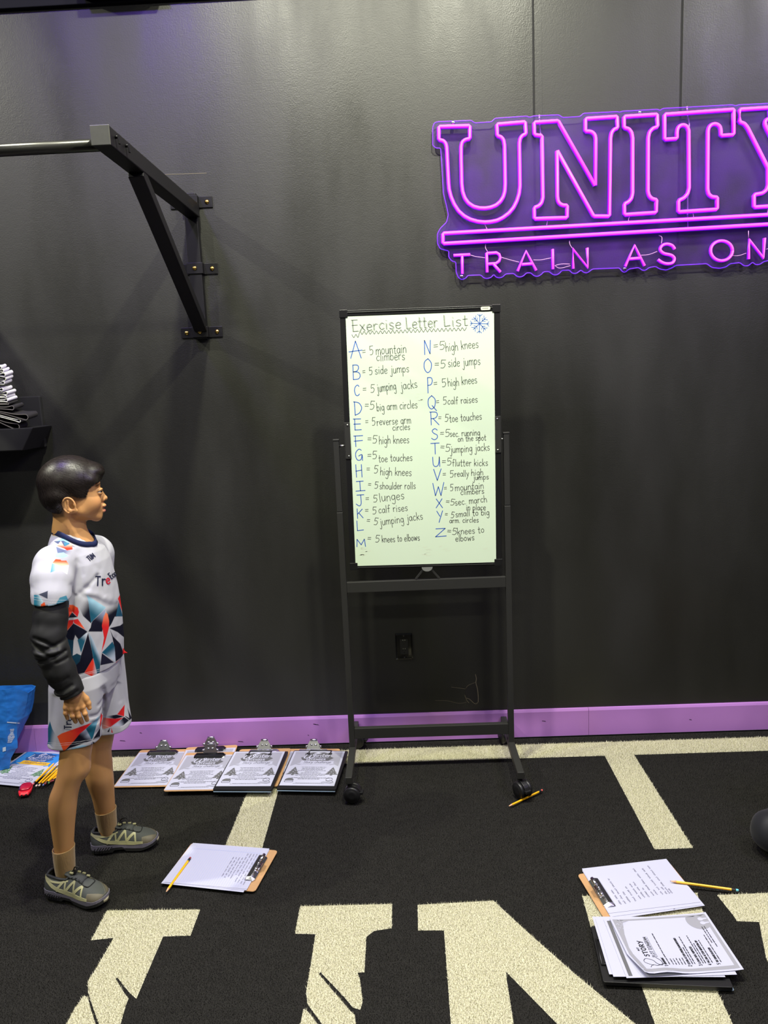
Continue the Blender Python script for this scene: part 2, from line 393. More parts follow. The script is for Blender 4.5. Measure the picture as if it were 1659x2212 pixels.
# ------------------------------------------------------------------ a single-stroke hand: baseline 0, x-height 5, capitals 9
FONT_S = {
'a': '4.6;4,4 2.5,5 .6,3.6 .5,1.4 2,.1 3.9,2 4,4.6|4,4.6 4,1.5 4.6,.1', 'b': '4.4;.5,9 .5,.2|.5,3.4 2.2,5 3.9,3.6 3.9,1.4 2.3,0 .5,1.2',
'c': '4.2;3.9,4.2 2.6,5 .8,3.6 .5,2.2 1.2,.5 2.6,0 3.9,.9', 'd': '4.6;3.9,3.8 2.4,5 .6,3.4 .6,1.3 2,0 3.9,1.4|4,9 4,.1',
'e': '4.4;.7,2.6 3.9,3 3.6,4.5 2.4,5 .9,4 .5,2.2 1.2,.5 2.6,0 4,.9', 'f': '3.6;3.6,8.2 2.6,9 1.6,7.8 1.5,.1|.1,4.8 3.2,5',
'g': '4.5;3.9,4.2 2.4,5 .6,3.6 .6,1.6 2,.4 3.9,2 4,4.6|4,4.6 4,-2.2 2.6,-4 .6,-3', 'h': '4.5;.5,9 .5,0|.5,3.2 2.2,5 3.8,3.9 4,0',
'i': '1.7;.8,4.8 .8,0|.8,6.8 .9,7.2', 'j': '2.6;2,4.8 2,-2.4 1,-4 -.4,-3|2,6.8 2.1,7.2', 'k': '4.2;.6,9 .6,0|3.8,5 .7,2.2|1.6,3 4,0',
'l': '1.6;.8,9 .8,0', 'm': '6.6;.5,5 .5,0|.5,3.4 2,5 3.2,4 3.3,0|3.3,3.4 4.8,5 6,4 6.1,0', 'n': '4.5;.5,5 .5,0|.5,3.2 2.2,5 3.8,3.9 4,0',
'o': '4.5;2.4,5 .7,3.8 .6,1.3 2.2,0 3.8,1.2 3.9,3.7 2.4,5', 'p': '4.5;.6,5 .6,-4|.6,3.4 2.4,5 4,3.6 3.9,1.4 2.4,.1 .6,1.2',
'q': '4.5;3.9,4 2.4,5 .6,3.4 .6,1.4 2.2,.1 3.9,1.4|3.9,4.8 3.9,-4', 'r': '3.4;.5,5 .6,0|.6,3.2 1.8,4.8 3.3,4.6', 's': '4;3.5,4.4 2.2,5 .8,4.2 1,3 2.8,2.2 3.5,1.2 2.4,0 .5,.6',
't': '3.4;1.6,8 1.5,.8 2.4,0 3.2,.4|.1,5 3.2,5.2', 'u': '4.6;.5,5 .6,1.2 1.8,0 3.6,1.4 4,5|4,5 4,0', 'v': '4.2;.3,5 2,0 3.9,5', 'w': '6;.4,5 1.5,0 3,4 4.4,0 5.6,5',
'x': '4.2;.4,5 3.9,0|3.8,5 .3,0', 'y': '4.2;.4,5 2.1,.6|3.9,5 1.8,-1 .3,-4', 'z': '4.2;.5,5 3.8,5 .4,0 4,0',
'A': '6;3,9 .4,0|3,9 5.6,0|-.4,3.4 6.2,4.2', 'B': '5.6;.7,9 .7,0|.7,9 3.6,8.8 4.2,7 3,5.2 .8,4.8|.8,4.8 4,4.4 5.1,2.4 4,.4 .7,0',
'C': '5;4.6,7.8 3.2,9 1,7 .6,3.6 1.6,.6 3.4,.1 4.8,1.4', 'D': '5.8;.8,9 1,0|.2,9 3.6,8.2 5.4,5 4,1.6 1,0', 'E': '5;.8,9 .8,0|0,9 4.4,9|.2,4.8 4.2,4.9|.8,0 4.6,.2',
'F': '5;.8,8.8 .9,0|0,8.8 4.6,9|.1,4.6 4.4,5', 'G': '5.6;4.4,8.2 2.8,9 .8,6.6 .6,3 1.8,.4 4,.8 4.8,4.4|2.6,3.6 4.8,4.6 5,0', 'H': '5.4;.8,9 1,0|4.6,9 4.8,0|.7,4.4 4.8,5',
'I': '4.6;.6,8.8 4.2,9|2.4,8.9 2.6,.2|.2,0 5,.4', 'J': '4.8;1,8.8 5,9|3.2,8.9 3.3,2 2.2,0 .4,1.6', 'K': '5.2;.8,9 .9,0|4.6,8.6 1,4|2,5 5,.4', 'L': '4.8;.8,9 .9,.2 4.6,.8',
'M': '6.6;.6,0 .9,8 3.4,2 5.6,8 6.2,0', 'N': '5.6;.8,0 .8,9 4.6,.4 5,9', 'O': '6;3,9 .8,7 .6,2.8 2.6,0 4.8,1.6 5.4,6 3.4,8.9 3,9', 'P': '5;.8,9 .9,-.6|.8,9 3.6,8.8 4.4,6.8 3.2,4.6 .9,4.2',
'Q': '6;3,9 .8,6.6 .8,2.6 2.6,.4 4.8,2 5.2,6.4 3,9|3.2,2.6 6,-.8', 'R': '5.4;.8,9 .9,0|.2,9 3.6,8.8 4.4,6.8 3.2,4.8 .9,4.4|2,4.4 5.2,0', 'S': '4.8;4.2,7.8 2.6,9 .9,7.4 2,5.2 4,3.8 4,1.4 2.2,0 .4,1.2',
'T': '5.4;0,8.8 5.4,9|2.7,8.8 2.8,0', 'U': '5.6;.6,9 .9,2 2.4,0 4.2,2 4.8,9|4.8,9 5,0', 'V': '5.4;.4,9 2.6,0 5.2,9.2', 'W': '7;.4,9 1.8,0 3.6,6.4 5,0 6.8,9.4', 'X': '5.4;.6,9 5,0|4.8,9 .4,0', 'Y': '5.2;.4,9 2.8,4.6|5,9.2 2,-.6', 'Z': '5.4;.6,8.8 4.8,9 .4,.2 5.2,.8',
'1': '2.4;.5,7 1.4,9 1.4,0', '2': '4.4;.6,7.4 2.2,9 3.8,7.2 .4,0 4.2,.1', '3': '4.4;.6,8.4 2.8,9 3.6,7 2,5 3.9,3 2.8,.2 .4,.8', '4': '4.6;3,9 .3,3 4.4,3.2|3.2,5.6 3.2,0', '5': '4.6;4.4,9 1,8.8|1,8.8 .8,5 2.8,5.6 4.2,3.6 3,.6 .6,.4',
'=': '4;.4,5 3.6,5.4|.4,3 3.6,3.2', '.': '1.6;.7,.1 .8,.4', ',': '1.6;.8,.4 .4,-1', '-': '3;.4,2.8 2.6,2.9', '/': '3;.2,0 2.8,9', '(': '2;1.6,9 .5,4.5 1.6,0', ')': '2;.4,9 1.5,4.5 .4,0', ':': '1.4;.7,.2 .8,.5|.7,4 .8,4.4', ' ': '2.6;', "'": '1.2;.6,9 .5,7.6'}
FONT = {}
for _k, _v in FONT_S.items():
    w_, s_ = _v.split(';')
    FONT[_k] = (float(w_), [[tuple(map(float, q.split(','))) for q in st.split()] for st in s_.split('|') if st])
SHARP = set('AEFHIKLMNTVWXYZklvwxyz147=-/')
def hand(text, gap=0.9, jit=0.0, rng=None):
    """strokes and total width of a written line, in font units"""
    x = 0.0; out = []
    for ch in text:
        w_, st = FONT[ch]
        dy = rng.uniform(-jit, jit) if rng is not None else 0; sk = rng.uniform(-jit, jit)*0.05 if rng is not None else 0
        for s_ in st:
            q = s_ if (ch in SHARP or len(s_) < 3) else smooth_line(s_, 5)
            out.append([(x+p[0]+sk*p[1], p[1]+dy) for p in q])
        x += w_+gap
    return out, max(x-gap, 0.1)
def write(mb, text, p0, p1, h, wd, M, z, rng=None, jit=0.35, gap=0.9, slant=0.0, xh=None):
    """write text from p0 to p1 (2D), capital height h, pen width wd"""
    st, W_ = hand(text, gap, jit, rng)
    p0 = np.array(p0, float); p1 = np.array(p1, float); d = p1-p0; L = np.linalg.norm(d); d = d/L; n = np.array([-d[1], d[0]])
    for s_ in st:
        mb.ribbon([p0+d*((q[0]+slant*q[1])*L/W_)+n*(q[1]*h/9) for q in s_], wd, M, z)

# ------------------------------------------------------------------ neon sign
sign = thing('neon_sign', 'magenta neon sign reading UNITY over TRAIN AS ON on the black wall', 'sign', tuple(at_wall(1360, 420)))
SO = np.array(sign.location)
def s5(x, y, Y=0.0): return at_wall(900+x/2.186, 210+y/2.186, Y)-SO       # points read off the sign, moved onto its plane
YB = -0.022; YT = -0.034
m_core = mat('neon_core', (255, 84, 222), 0.5, emit=1.4)
m_tube = mat('neon_silicone', (238, 22, 200), 0.5, emit=1.25)
m_halo = mat('neon_halo_jacket', (120, 20, 245), 0.5, emit=0.8)  # violet halo round the tubes, put in as a glowing outer sleeve
m_rim = mat('lit_acrylic_edge', (116, 44, 255), 0.4, emit=0.85)
m_wire = mat('pale_wire', (220, 170, 215), 0.5)
m_cap = mat('chrome', (225, 225, 230), 0.18, 1.0)
def acrylic():
    m = bpy.data.materials.new('violet_glow_acrylic'); m.use_nodes = True; nt = m.node_tree; nt.nodes.remove(nt.nodes['Principled BSDF'])
    out = nt.nodes['Material Output']
    tr = nt.nodes.new('ShaderNodeBsdfTransparent'); tr.inputs[0].default_value = (0.93, 0.90, 0.96, 1)
    df = nt.nodes.new('ShaderNodeBsdfDiffuse'); df.inputs[0].default_value = (0.20, 0.06, 0.62, 1)  # purple tube glow put into the haze colour of the clear sheet
    tl = nt.nodes.new('ShaderNodeBsdfTranslucent'); tl.inputs[0].default_value = (0.20, 0.06, 0.62, 1)
    gl = nt.nodes.new('ShaderNodeBsdfGlossy'); gl.inputs['Roughness'].default_value = 0.3
    nz = nt.nodes.new('ShaderNodeTexNoise'); nz.inputs['Scale'].default_value = 6; nz.inputs['Detail'].default_value = 6
    tc = nt.nodes.new('ShaderNodeTexCoord'); nt.links.new(tc.outputs['Object'], nz.inputs['Vector'])
    mr = nt.nodes.new('ShaderNodeMapRange'); mr.inputs[1].default_value = 0.35; mr.inputs[2].default_value = 0.75; mr.inputs[3].default_value = 0.05; mr.inputs[4].default_value = 0.24
    nt.links.new(nz.outputs['Fac'], mr.inputs[0])
    a1 = nt.nodes.new('ShaderNodeMixShader'); a2 = nt.nodes.new('ShaderNodeMixShader'); a3 = nt.nodes.new('ShaderNodeMixShader')
    a1.inputs[0].default_value = 0.35; nt.links.new(df.outputs[0], a1.inputs[1]); nt.links.new(tl.outputs[0], a1.inputs[2])
    nt.links.new(mr.outputs[0], a2.inputs[0]); nt.links.new(tr.outputs[0], a2.inputs[1]); nt.links.new(a1.outputs[0], a2.inputs[2])
    a3.inputs[0].default_value = 0.012; nt.links.new(a2.outputs[0], a3.inputs[1]); nt.links.new(gl.outputs[0], a3.inputs[2])
    nt.links.new(a3.outputs[0], out.inputs[0])
    return m
m_acr = acrylic()
outline = [(75,150),(82,130),(100,124),(255,118),(272,130),(350,125),(368,108),(515,98),(530,104),(548,97),(665,92),(685,105),(765,100),(782,85),(940,77),(950,80),(965,75),(1130,66),(1140,72),(1155,62),(1480,45),(1495,50),(1510,45),(1660,38),(1900,25),(1922,38),(1926,105),(1912,120),(1890,125),
 (1880,330),(1885,420),(1910,440),(1930,470),(1932,560),(1920,590),(1930,620),(1920,735),(1905,752),(1800,757),(1700,765),(1628,780),(1610,793),(1590,795),(1575,783),(1555,800),(1535,800),(1515,785),(1470,790),(1450,805),(1420,812),(1385,808),(1360,790),(1215,798),(1200,808),(1170,820),(1140,815),(1120,803),(1090,808),(1075,820),(1060,822),(1040,808),(995,815),(978,830),(965,828),(950,810),(825,815),(815,822),(800,833),(785,832),(770,820),(762,826),(748,836),(730,835),(715,820),(680,822),(670,835),(655,843),(640,842),(620,827),(595,828),(585,840),(568,850),(550,847),(535,833),(515,833),(500,848),(485,853),(470,850),(455,836),(418,838),(402,853),(385,857),(370,852),(362,840),(348,855),(330,860),(315,857),(300,843),(240,845),(230,858),(212,865),(195,855),(185,830),(183,782),(165,778),(150,760),(150,730),(110,720),(97,695),(97,650),(110,625),(140,595),(148,560),(140,520),(125,460),(118,330),(112,248),(90,248),(75,235)]
def refine(pts, it=1):
    for _ in range(it):
        q = []
        for i in range(len(pts)):
            a = np.array(pts[i-1], float); b = np.array(pts[i], float); c = np.array(pts[(i+1) % len(pts)], float)
            la = min(0.3, 4/np.linalg.norm(a-b)); lc = min(0.3, 4/np.linalg.norm(c-b))
            q += [tuple(b+(a-b)*la), tuple(b+(c-b)*lc)]
        pts = q
    return pts
ol = refine(outline)
b = MB(); P3 = [s5(*p) for p in ol]; n = len(P3)
b.prism([(p[0], p[2]) for p in P3], 0.017, 0.022, Matrix(((1,0,0,0),(0,0,-1,0),(0,1,0,0),(0,0,0,1))))
back = b.obj('acrylic_panel', m_acr, sign)
MB().tube([s5(*p)+np.array([0, -0.0205, 0]) for p in ol], 0.0017, 6, closed=True).obj('lit_edge', m_rim, back)
def neon(name, paths, closed, rad=0.0062, label=None):
    b = MB()
    for pts in paths:
        p3 = [s5(*p)+np.array([0, YT, 0]) for p in pts]
        b.mi = 0; b.tube(p3, rad, 12, closed=closed)
        b.mi = 2; b.tube([p+np.array([0, 0.006, 0]) for p in p3], rad*1.3, 8, closed=closed)
        b.mi = 1; b.tube([p+np.array([0, -0.0042, 0]) for p in p3], rad*0.70, 8, closed=closed)
    o = b.obj(name, [m_tube, m_core, m_halo], sign)
    if label: o['label'] = label
    return o
def rnd(pts, it=1): return refine(pts, it)
LU = [(103,152),(248,148),(248,208),(226,213),(212,224),(207,245),(207,300),(210,420),(214,455),(224,485),(240,508),(265,525),(292,532),(318,533),(345,529),(370,519),(390,502),(404,480),(411,455),(413,420),(410,240),(405,214),(393,200),(376,195),(374,141),(506,130),(510,186),(494,193),(483,207),(479,230),(482,430),(478,465),(468,498),(452,530),(430,556),(402,577),(375,590),(345,596),(318,598),(285,595),(250,585),(222,570),(195,546),(175,515),(160,480),(151,445),(148,410),(140,250),(135,230),(124,218),(103,213)]
LN = [(548,132),(660,125),(834,430),(836,210),(832,192),(822,180),(808,174),(787,174),(788,115),(935,105),(938,158),(920,166),(909,182),(905,205),(900,570),(826,570),(655,262),(657,480),(660,500),(668,512),(682,519),(703,520),(702,577),(549,582),(549,530),(570,522),(583,508),(589,485),(585,195),(549,190)]
LI = [(968,105),(1122,95),(1125,152),(1102,161),(1087,178),(1081,205),(1080,455),(1085,475),(1097,488),(1120,494),(1118,553),(970,563),(970,513),(990,503),(1003,487),(1008,465),(1008,205),(1003,180),(990,163),(968,157)]
LT = [(1157,95),(1480,72),(1480,190),(1420,194),(1420,170),(1415,152),(1403,142),(1390,139),(1376,143),(1365,154),(1360,172),(1358,445),(1363,468),(1378,480),(1403,482),(1403,538),(1222,550),(1223,497),(1248,485),(1265,466),(1272,440),(1270,172),(1263,154),(1252,146),(1240,144),(1226,150),(1218,162),(1215,180),(1215,208),(1157,212)]
_y = [(1507,72),(1648,63),(1650,113),(1632,120),(1625,132),(1628,148)]
def ymir(p): return (2*1706-p[0], p[1]-0.0655*2*(1706-p[0]))
_yl = [(1507,130),(1530,139),(1545,158),(1640,345),(1641,425),(1634,447),(1616,462),(1575,470),(1575,528)]
LY = _y + [(1706, 305)] + [ymir(p) for p in _y[::-1]] + [ymir(p) for p in _yl] + _yl[::-1]
for nm, L in (('U', LU), ('N', LN), ('I', LI), ('T', LT), ('Y', LY)):
    neon('neon_letter', [refine(L)], True, label='outlined letter %s in the top row' % nm)
neon('neon_underline', [refine([(122,650),(1900,548),(1900,592),(122,698)])], True)
def s3(x, y): return ((930+x/4.484-900)*2.186, (430+y/4.484-210)*2.186)
def s4(x, y): return ((1290+x/4.496-900)*2.186, (400+y/4.496-210)*2.186)
small = [('T', s3, [[(218,558),(375,550)], [(300,565),(302,735)]]), ('R', s3, [[(540,720),(535,535)], [(535,538),(628,532),(655,548),(666,580),(655,612),(625,635),(540,641)], [(600,641),(668,718)]]),
 ('A', s3, [[(832,708),(912,518),(1010,702)], [(872,645),(975,637)]]), ('I', s3, [[(1168,500),(1170,690)]]), ('N', s3, [[(1365,685),(1360,495),(1505,675),(1500,488)]]),
 ('A', s4, [[(250,800),(338,600),(435,795)], [(290,728),(395,720)]]), ('S', s4, [[tuple(p) for p in smooth_line([(725,635),(700,600),(650,585),(605,600),(585,640),(620,675),(690,692),(722,725),(705,765),(650,775),(600,760),(565,735)], 4)]]),
 ('O', s4, [[(1175+105*math.cos(a*math.pi/14), 650+96*math.sin(a*math.pi/14)) for a in range(29)]]), ('N', s4, [[(1435,730),(1438,545),(1575,720),(1588,530)]]),
 ('E', s4, [[(1850,512),(1730,522),(1732,712),(1852,702)], [(1732,615),(1840,607)]])]
for nm, fn, paths in small:
    neon('small_neon_letter', [[fn(*p) for p in q] for q in paths], False, 0.0048, label='small letter %s in the bottom row' % nm)
for k, (fn, pts) in enumerate(((s3, [(375,552),(430,568),(522,580)]), (s3, [(675,575),(760,600),(848,622)]), (s3, [(985,600),(1060,600),(1155,580)]), (s3, [(1190,655),(1250,640),(1335,640)]), (s3, [(1190,655),(1240,680),(1340,655)]),
    (s4, [(405,692),(480,685),(560,655)]), (s4, [(1280,695),(1340,697),(1415,672)]), (s4, [(1605,635),(1660,618),(1730,590)]), (s3, [(525,450),(525,485),(545,520)]), (s3, [(1330,415),(1335,450),(1358,490)]), (s3, [(515,255),(528,280),(540,305)]),
    (s3, [(1118,228),(1112,270)]), (s4, [(575,500),(605,520),(600,580)]), (s4, [(1438,455),(1440,525)]), (s4, [(295,318),(283,345),(288,375)]), (s4, [(905,290),(910,330)]), (s4, [(1622,250),(1622,290)]))):
    p3 = [s5(*fn(*p))+np.array([0, -0.028, 0]) for p in pts]
    MB().tube(smooth_line(p3, 4), 0.0012, 6).obj('link_wire', m_wire, sign)
for pts in ([(577,88),(578,120),(583,180),(585,215)], [(1272,48),(1277,100),(1283,140),(1272,200),(1284,270),(1286,320),(1278,430),(1275,520),(1277,630)]):
    p3 = [s5(*p)+np.array([0, -0.010, 0]) for p in pts]
    MB().tube(smooth_line(p3, 4), 0.0026, 8).obj('hanging_cable', m_wire, sign)
for p in ((170,130), (1045,83), (210,850), (975,815), (1860,40), (1890,740)):
    q = s5(*p)
    MB().lathe([(0.004, 0), (0.004, -0.021), (0.0072, -0.0222), (0.0072, -0.026), (0.005, -0.0285)], 16, Matrix.Translation(Vector(q)), 'y').obj('standoff_screw', m_cap, sign)
# ------------------------------------------------------------------ whiteboard on a wheeled stand
m_stand = mat('black_powder_coat', (38, 38, 35), 0.5, 0, 0.5, bump=0.08, scale=900)
m_frame = mat('black_board_frame', (22, 22, 22), 0.35, 0, 0.5)
m_caster = mat('black_caster_plastic', (24, 24, 25), 0.4)
m_steel = mat('screw_steel', (190, 190, 185), 0.3, 1.0)
m_panel = mat('whiteboard_enamel', (212, 230, 200), 0.22, 0, 0.5, var=0.03, scale=4, vscale=3, coat=0.3)
YP = -0.248
stand = thing('whiteboard_stand', 'tall whiteboard with a handwritten exercise list on a wheeled black stand', 'whiteboard', (0.07, YP, 0))
ST = Matrix.Translation(Vector((-0.07, -YP, 0)))
def sobj(b, name, m, parent=None, **k):
    b.v = [tuple(ST @ Vector(p)) for p in b.v]
    return b.obj(name, m, parent or stand, **k)
XL, XR = -0.2475, 0.3905                        # post centres
for x in (XL, XR):
    sobj(MB().box((x-0.0115, YP-0.0115, 0.09), (x+0.0115, YP+0.0115, 1.060)), 'post', m_stand, bevel=0.002)
    b = MB().box((x-0.0105, YP-0.0105, 1.0615), (x+0.0105, YP+0.0105, 1.336)); b.box((x-0.012, YP-0.012, 1.332), (x+0.012, YP+0.012, 1.338))
    sobj(b, 'upper_post', m_stand, bevel=0.0015)
    # foot: a bar running out to the wheels, one wheel fork at each end
    sobj(MB().box((x-0.0125, -0.500, 0.074), (x+0.0125, -0.018, 0.101)), 'foot_bar', m_stand, bevel=0.002)
    for y in (-0.482, -0.045):
        sw = {(-1, -1): 82, (1, -1): 28, (-1, 1): 70, (1, 1): 20}[(-1 if x < 0 else 1, -1 if y < -0.3 else 1)]
        CM = Matrix.Translation(Vector((x, y, 0))) @ Matrix.Rotation(math.radians(sw), 4, 'Z')
        b = MB().lathe([(0.008, 0.058), (0.008, 0.074), (0.013, 0.074)], 14, CM)
        ax = Matrix(((0,0,1,0),(1,0,0,0),(0,1,0,0),(0,0,0,1)))
        b.prism(arc(0, 0.031, 0.0325, 5, 175, 12)+[(-0.018, 0.022), (0.018, 0.022)], -0.010, 0.010, CM @ Matrix.Translation(Vector((0, -0.012, 0))) @ ax)
        b.box((-0.012, -0.052, 0.030), (0.012, -0.036, 0.040), CM)
        c = sobj(b, 'caster', m_caster, bevel=0.001)
        for dx in (-0.018, 0.018):
            sobj(MB().lathe([(0.010, -0.0075), (0.020, -0.0075), (0.021, -0.006), (0.028, -0.007), (0.031, -0.004), (0.031, 0.004), (0.028, 0.007), (0.021, 0.006), (0.020, 0.0075), (0.010, 0.0075)], 30, CM @ Matrix.Translation(Vector((dx, -0.012, 0.031))), 'x'), 'wheel', m_caster, c)
b = MB().box((XL+0.0115, YP-0.010, 0.135), (XR-0.0115, YP+0.012, 0.179)); sobj(b, 'lower_crossbar', m_stand, bevel=0.0015)
b = MB().box((XL+0.0115, YP-0.010, 0.741), (XR-0.0115, YP+0.012, 0.783)); sobj(b, 'upper_crossbar', m_stand, bevel=0.0015)
# tilting board
BX0, BX1, BZ0, BZ1 = -0.2125, 0.3695, 0.832, 1.803
LEAN = Matrix.Translation(Vector((0.0785, 0, 1.3175))) @ Matrix.Rotation(math.radians(0.6), 4, 'Y') @ Matrix.Translation(Vector((-0.0785, 0, -1.3175)))
def lean(b): b.v = [tuple(LEAN @ Vector(p)) for p in b.v]; return b
yb0, yb1 = YP-0.012, YP+0.008
fr = MB()
for lo, hi in (((BX0, BZ0), (BX1, BZ0+0.014)), ((BX0, BZ1-0.020), (BX1, BZ1)), ((BX0, BZ0), (BX0+0.020, BZ1)), ((BX1-0.020, BZ0), (BX1, BZ1))):
    fr.box((lo[0], yb0, lo[1]), (hi[0], yb1, hi[1]))
for cx, cz in ((BX0, BZ0), (BX1, BZ0), (BX0, BZ1), (BX1, BZ1)):
    sx = 1 if cx < 0 else -1; sz = 1 if cz < 1 else -1
    fr.box((min(cx-0.002*sx, cx+0.028*sx), yb0-0.003, min(cz-0.002*sz, cz+0.026*sz)), (max(cx-0.002*sx, cx+0.028*sx), yb1+0.002, max(cz-0.002*sz, cz+0.026*sz)))
for zz in (BZ1-0.008, BZ0+0.006): fr.box((BX0+0.02, yb0-0.003, zz-0.0015), (BX1-0.02, yb0, zz+0.0015))
frame = sobj(lean(fr), 'board_frame', m_frame, bevel=0.0018)
PX0, PX1, PZ0, PZ1 = BX0+0.0205, BX1-0.0215, BZ0+0.0135, BZ1-0.0225
pb = MB(); pb.prism(rrect(PX0, PZ0, PX1, PZ1, 0.004), 0.0, 0.0125, Matrix(((1,0,0,0),(0,0,-1,YP),(0,1,0,0),(0,0,0,1))))
pb = lean(pb); pb.v = [tuple(ST @ Vector(p)) for p in pb.v]
b = MB(); b.prism(rrect(0.300, BZ1-0.017, 0.334, BZ1-0.005, 0.004), 0, 0.0008, Matrix(((1,0,0,0),(0,0,-1,yb0-0.0032),(0,1,0,0),(0,0,0,1))))
b.mi = 1
for x in np.linspace(0.308, 0.325, 5): b.prism([(x-0.001, BZ1-0.0125), (x+0.0012, BZ1-0.0125), (x+0.0012, BZ1-0.0095), (x-0.001, BZ1-0.0095)], 0.0008, 0.0009, Matrix(((1,0,0,0),(0,0,-1,yb0-0.0032),(0,1,0,0),(0,0,0,1))))
sobj(lean(b), 'sticker', [mat('pale_sticker', (214, 216, 190), 0.4), m_frame], frame)
# side plates with the tilt pivots
for sx, x, xp in ((-1, BX0, XL), (1, BX1, XR)):
    zc = 1.331
    b = MB().box((min(x, x-0.021*sx), yb0-0.003, zc-0.068), (max(x, x-0.021*sx), yb0-0.0002, zc+0.068))
    b.box((min(x, x+0.002*sx), yb0-0.003, zc-0.068), (max(x, x+0.002*sx), yb1+0.002, zc+0.068))
    pl = sobj(b, 'pivot_plate', m_stand, bevel=0.001)
    for dz in (-0.058, 0.058):
        sobj(MB().lathe([(0.0035, 0), (0.0035, -0.0012), (0.002, -0.002)], 12, Matrix.Translation(Vector((x-0.012*sx, yb0-0.003, zc+dz))), 'y'), 'screw', m_steel, pl)
    sobj(MB().tube([(x, YP, 1.312), (xp-0.009*sx, YP, 1.312)], 0.0045, 12), 'pivot_pin', m_steel, pl)
# support bracket under the board
xc = 0.078
b = MB(); b.prism([(xc-0.021, 0.833), (xc+0.021, 0.833)]+arc(xc, 0.833, 0.021, 0, -180, 10, 0.017), 0, 0.006, Matrix(((1,0,0,0),(0,0,-1,YP-0.010),(0,1,0,0),(0,0,0,1))))
br = sobj(b, 'board_clamp', m_steel if False else mat('grey_clamp', (120, 122, 116), 0.4), bevel=0.0012)
for s_ in (-1, 1): sobj(MB().beam((xc+0.016*s_, YP-0.008, 0.822), (xc+0.046*s_, YP-0.008, 0.786), 0.008, 0.004, up=(0, -1, 0)), 'clamp_leg', m_stand, br, bevel=0.001)

# ---- what is written on it
m_ink = mat('grey_black_marker', (80, 84, 76), 0.6); m_blue = mat('blue_marker', (36, 84, 176), 0.6)
YI = YP-0.0127
def bxz(px, py): p = at_wall(px, py, YI); return (p[0], p[2])
BM = ST @ Matrix(((1,0,0,0),(0,0,-1,YI),(0,1,0,0),(0,0,0,1)))
rw = np.random.default_rng(11)
def put(mb, text, x0, y0, x1, y1, hpx, wpx=1.25, **k):
    write(mb, text, bxz(x0, y0), bxz(x1, y1), hpx*0.00170, wpx*0.00170, BM, 0.0, rng=rw, **k)
ink = MB(); blu = MB()
def c6(x, y): return (700+x/3.858, 640+y/3.858)
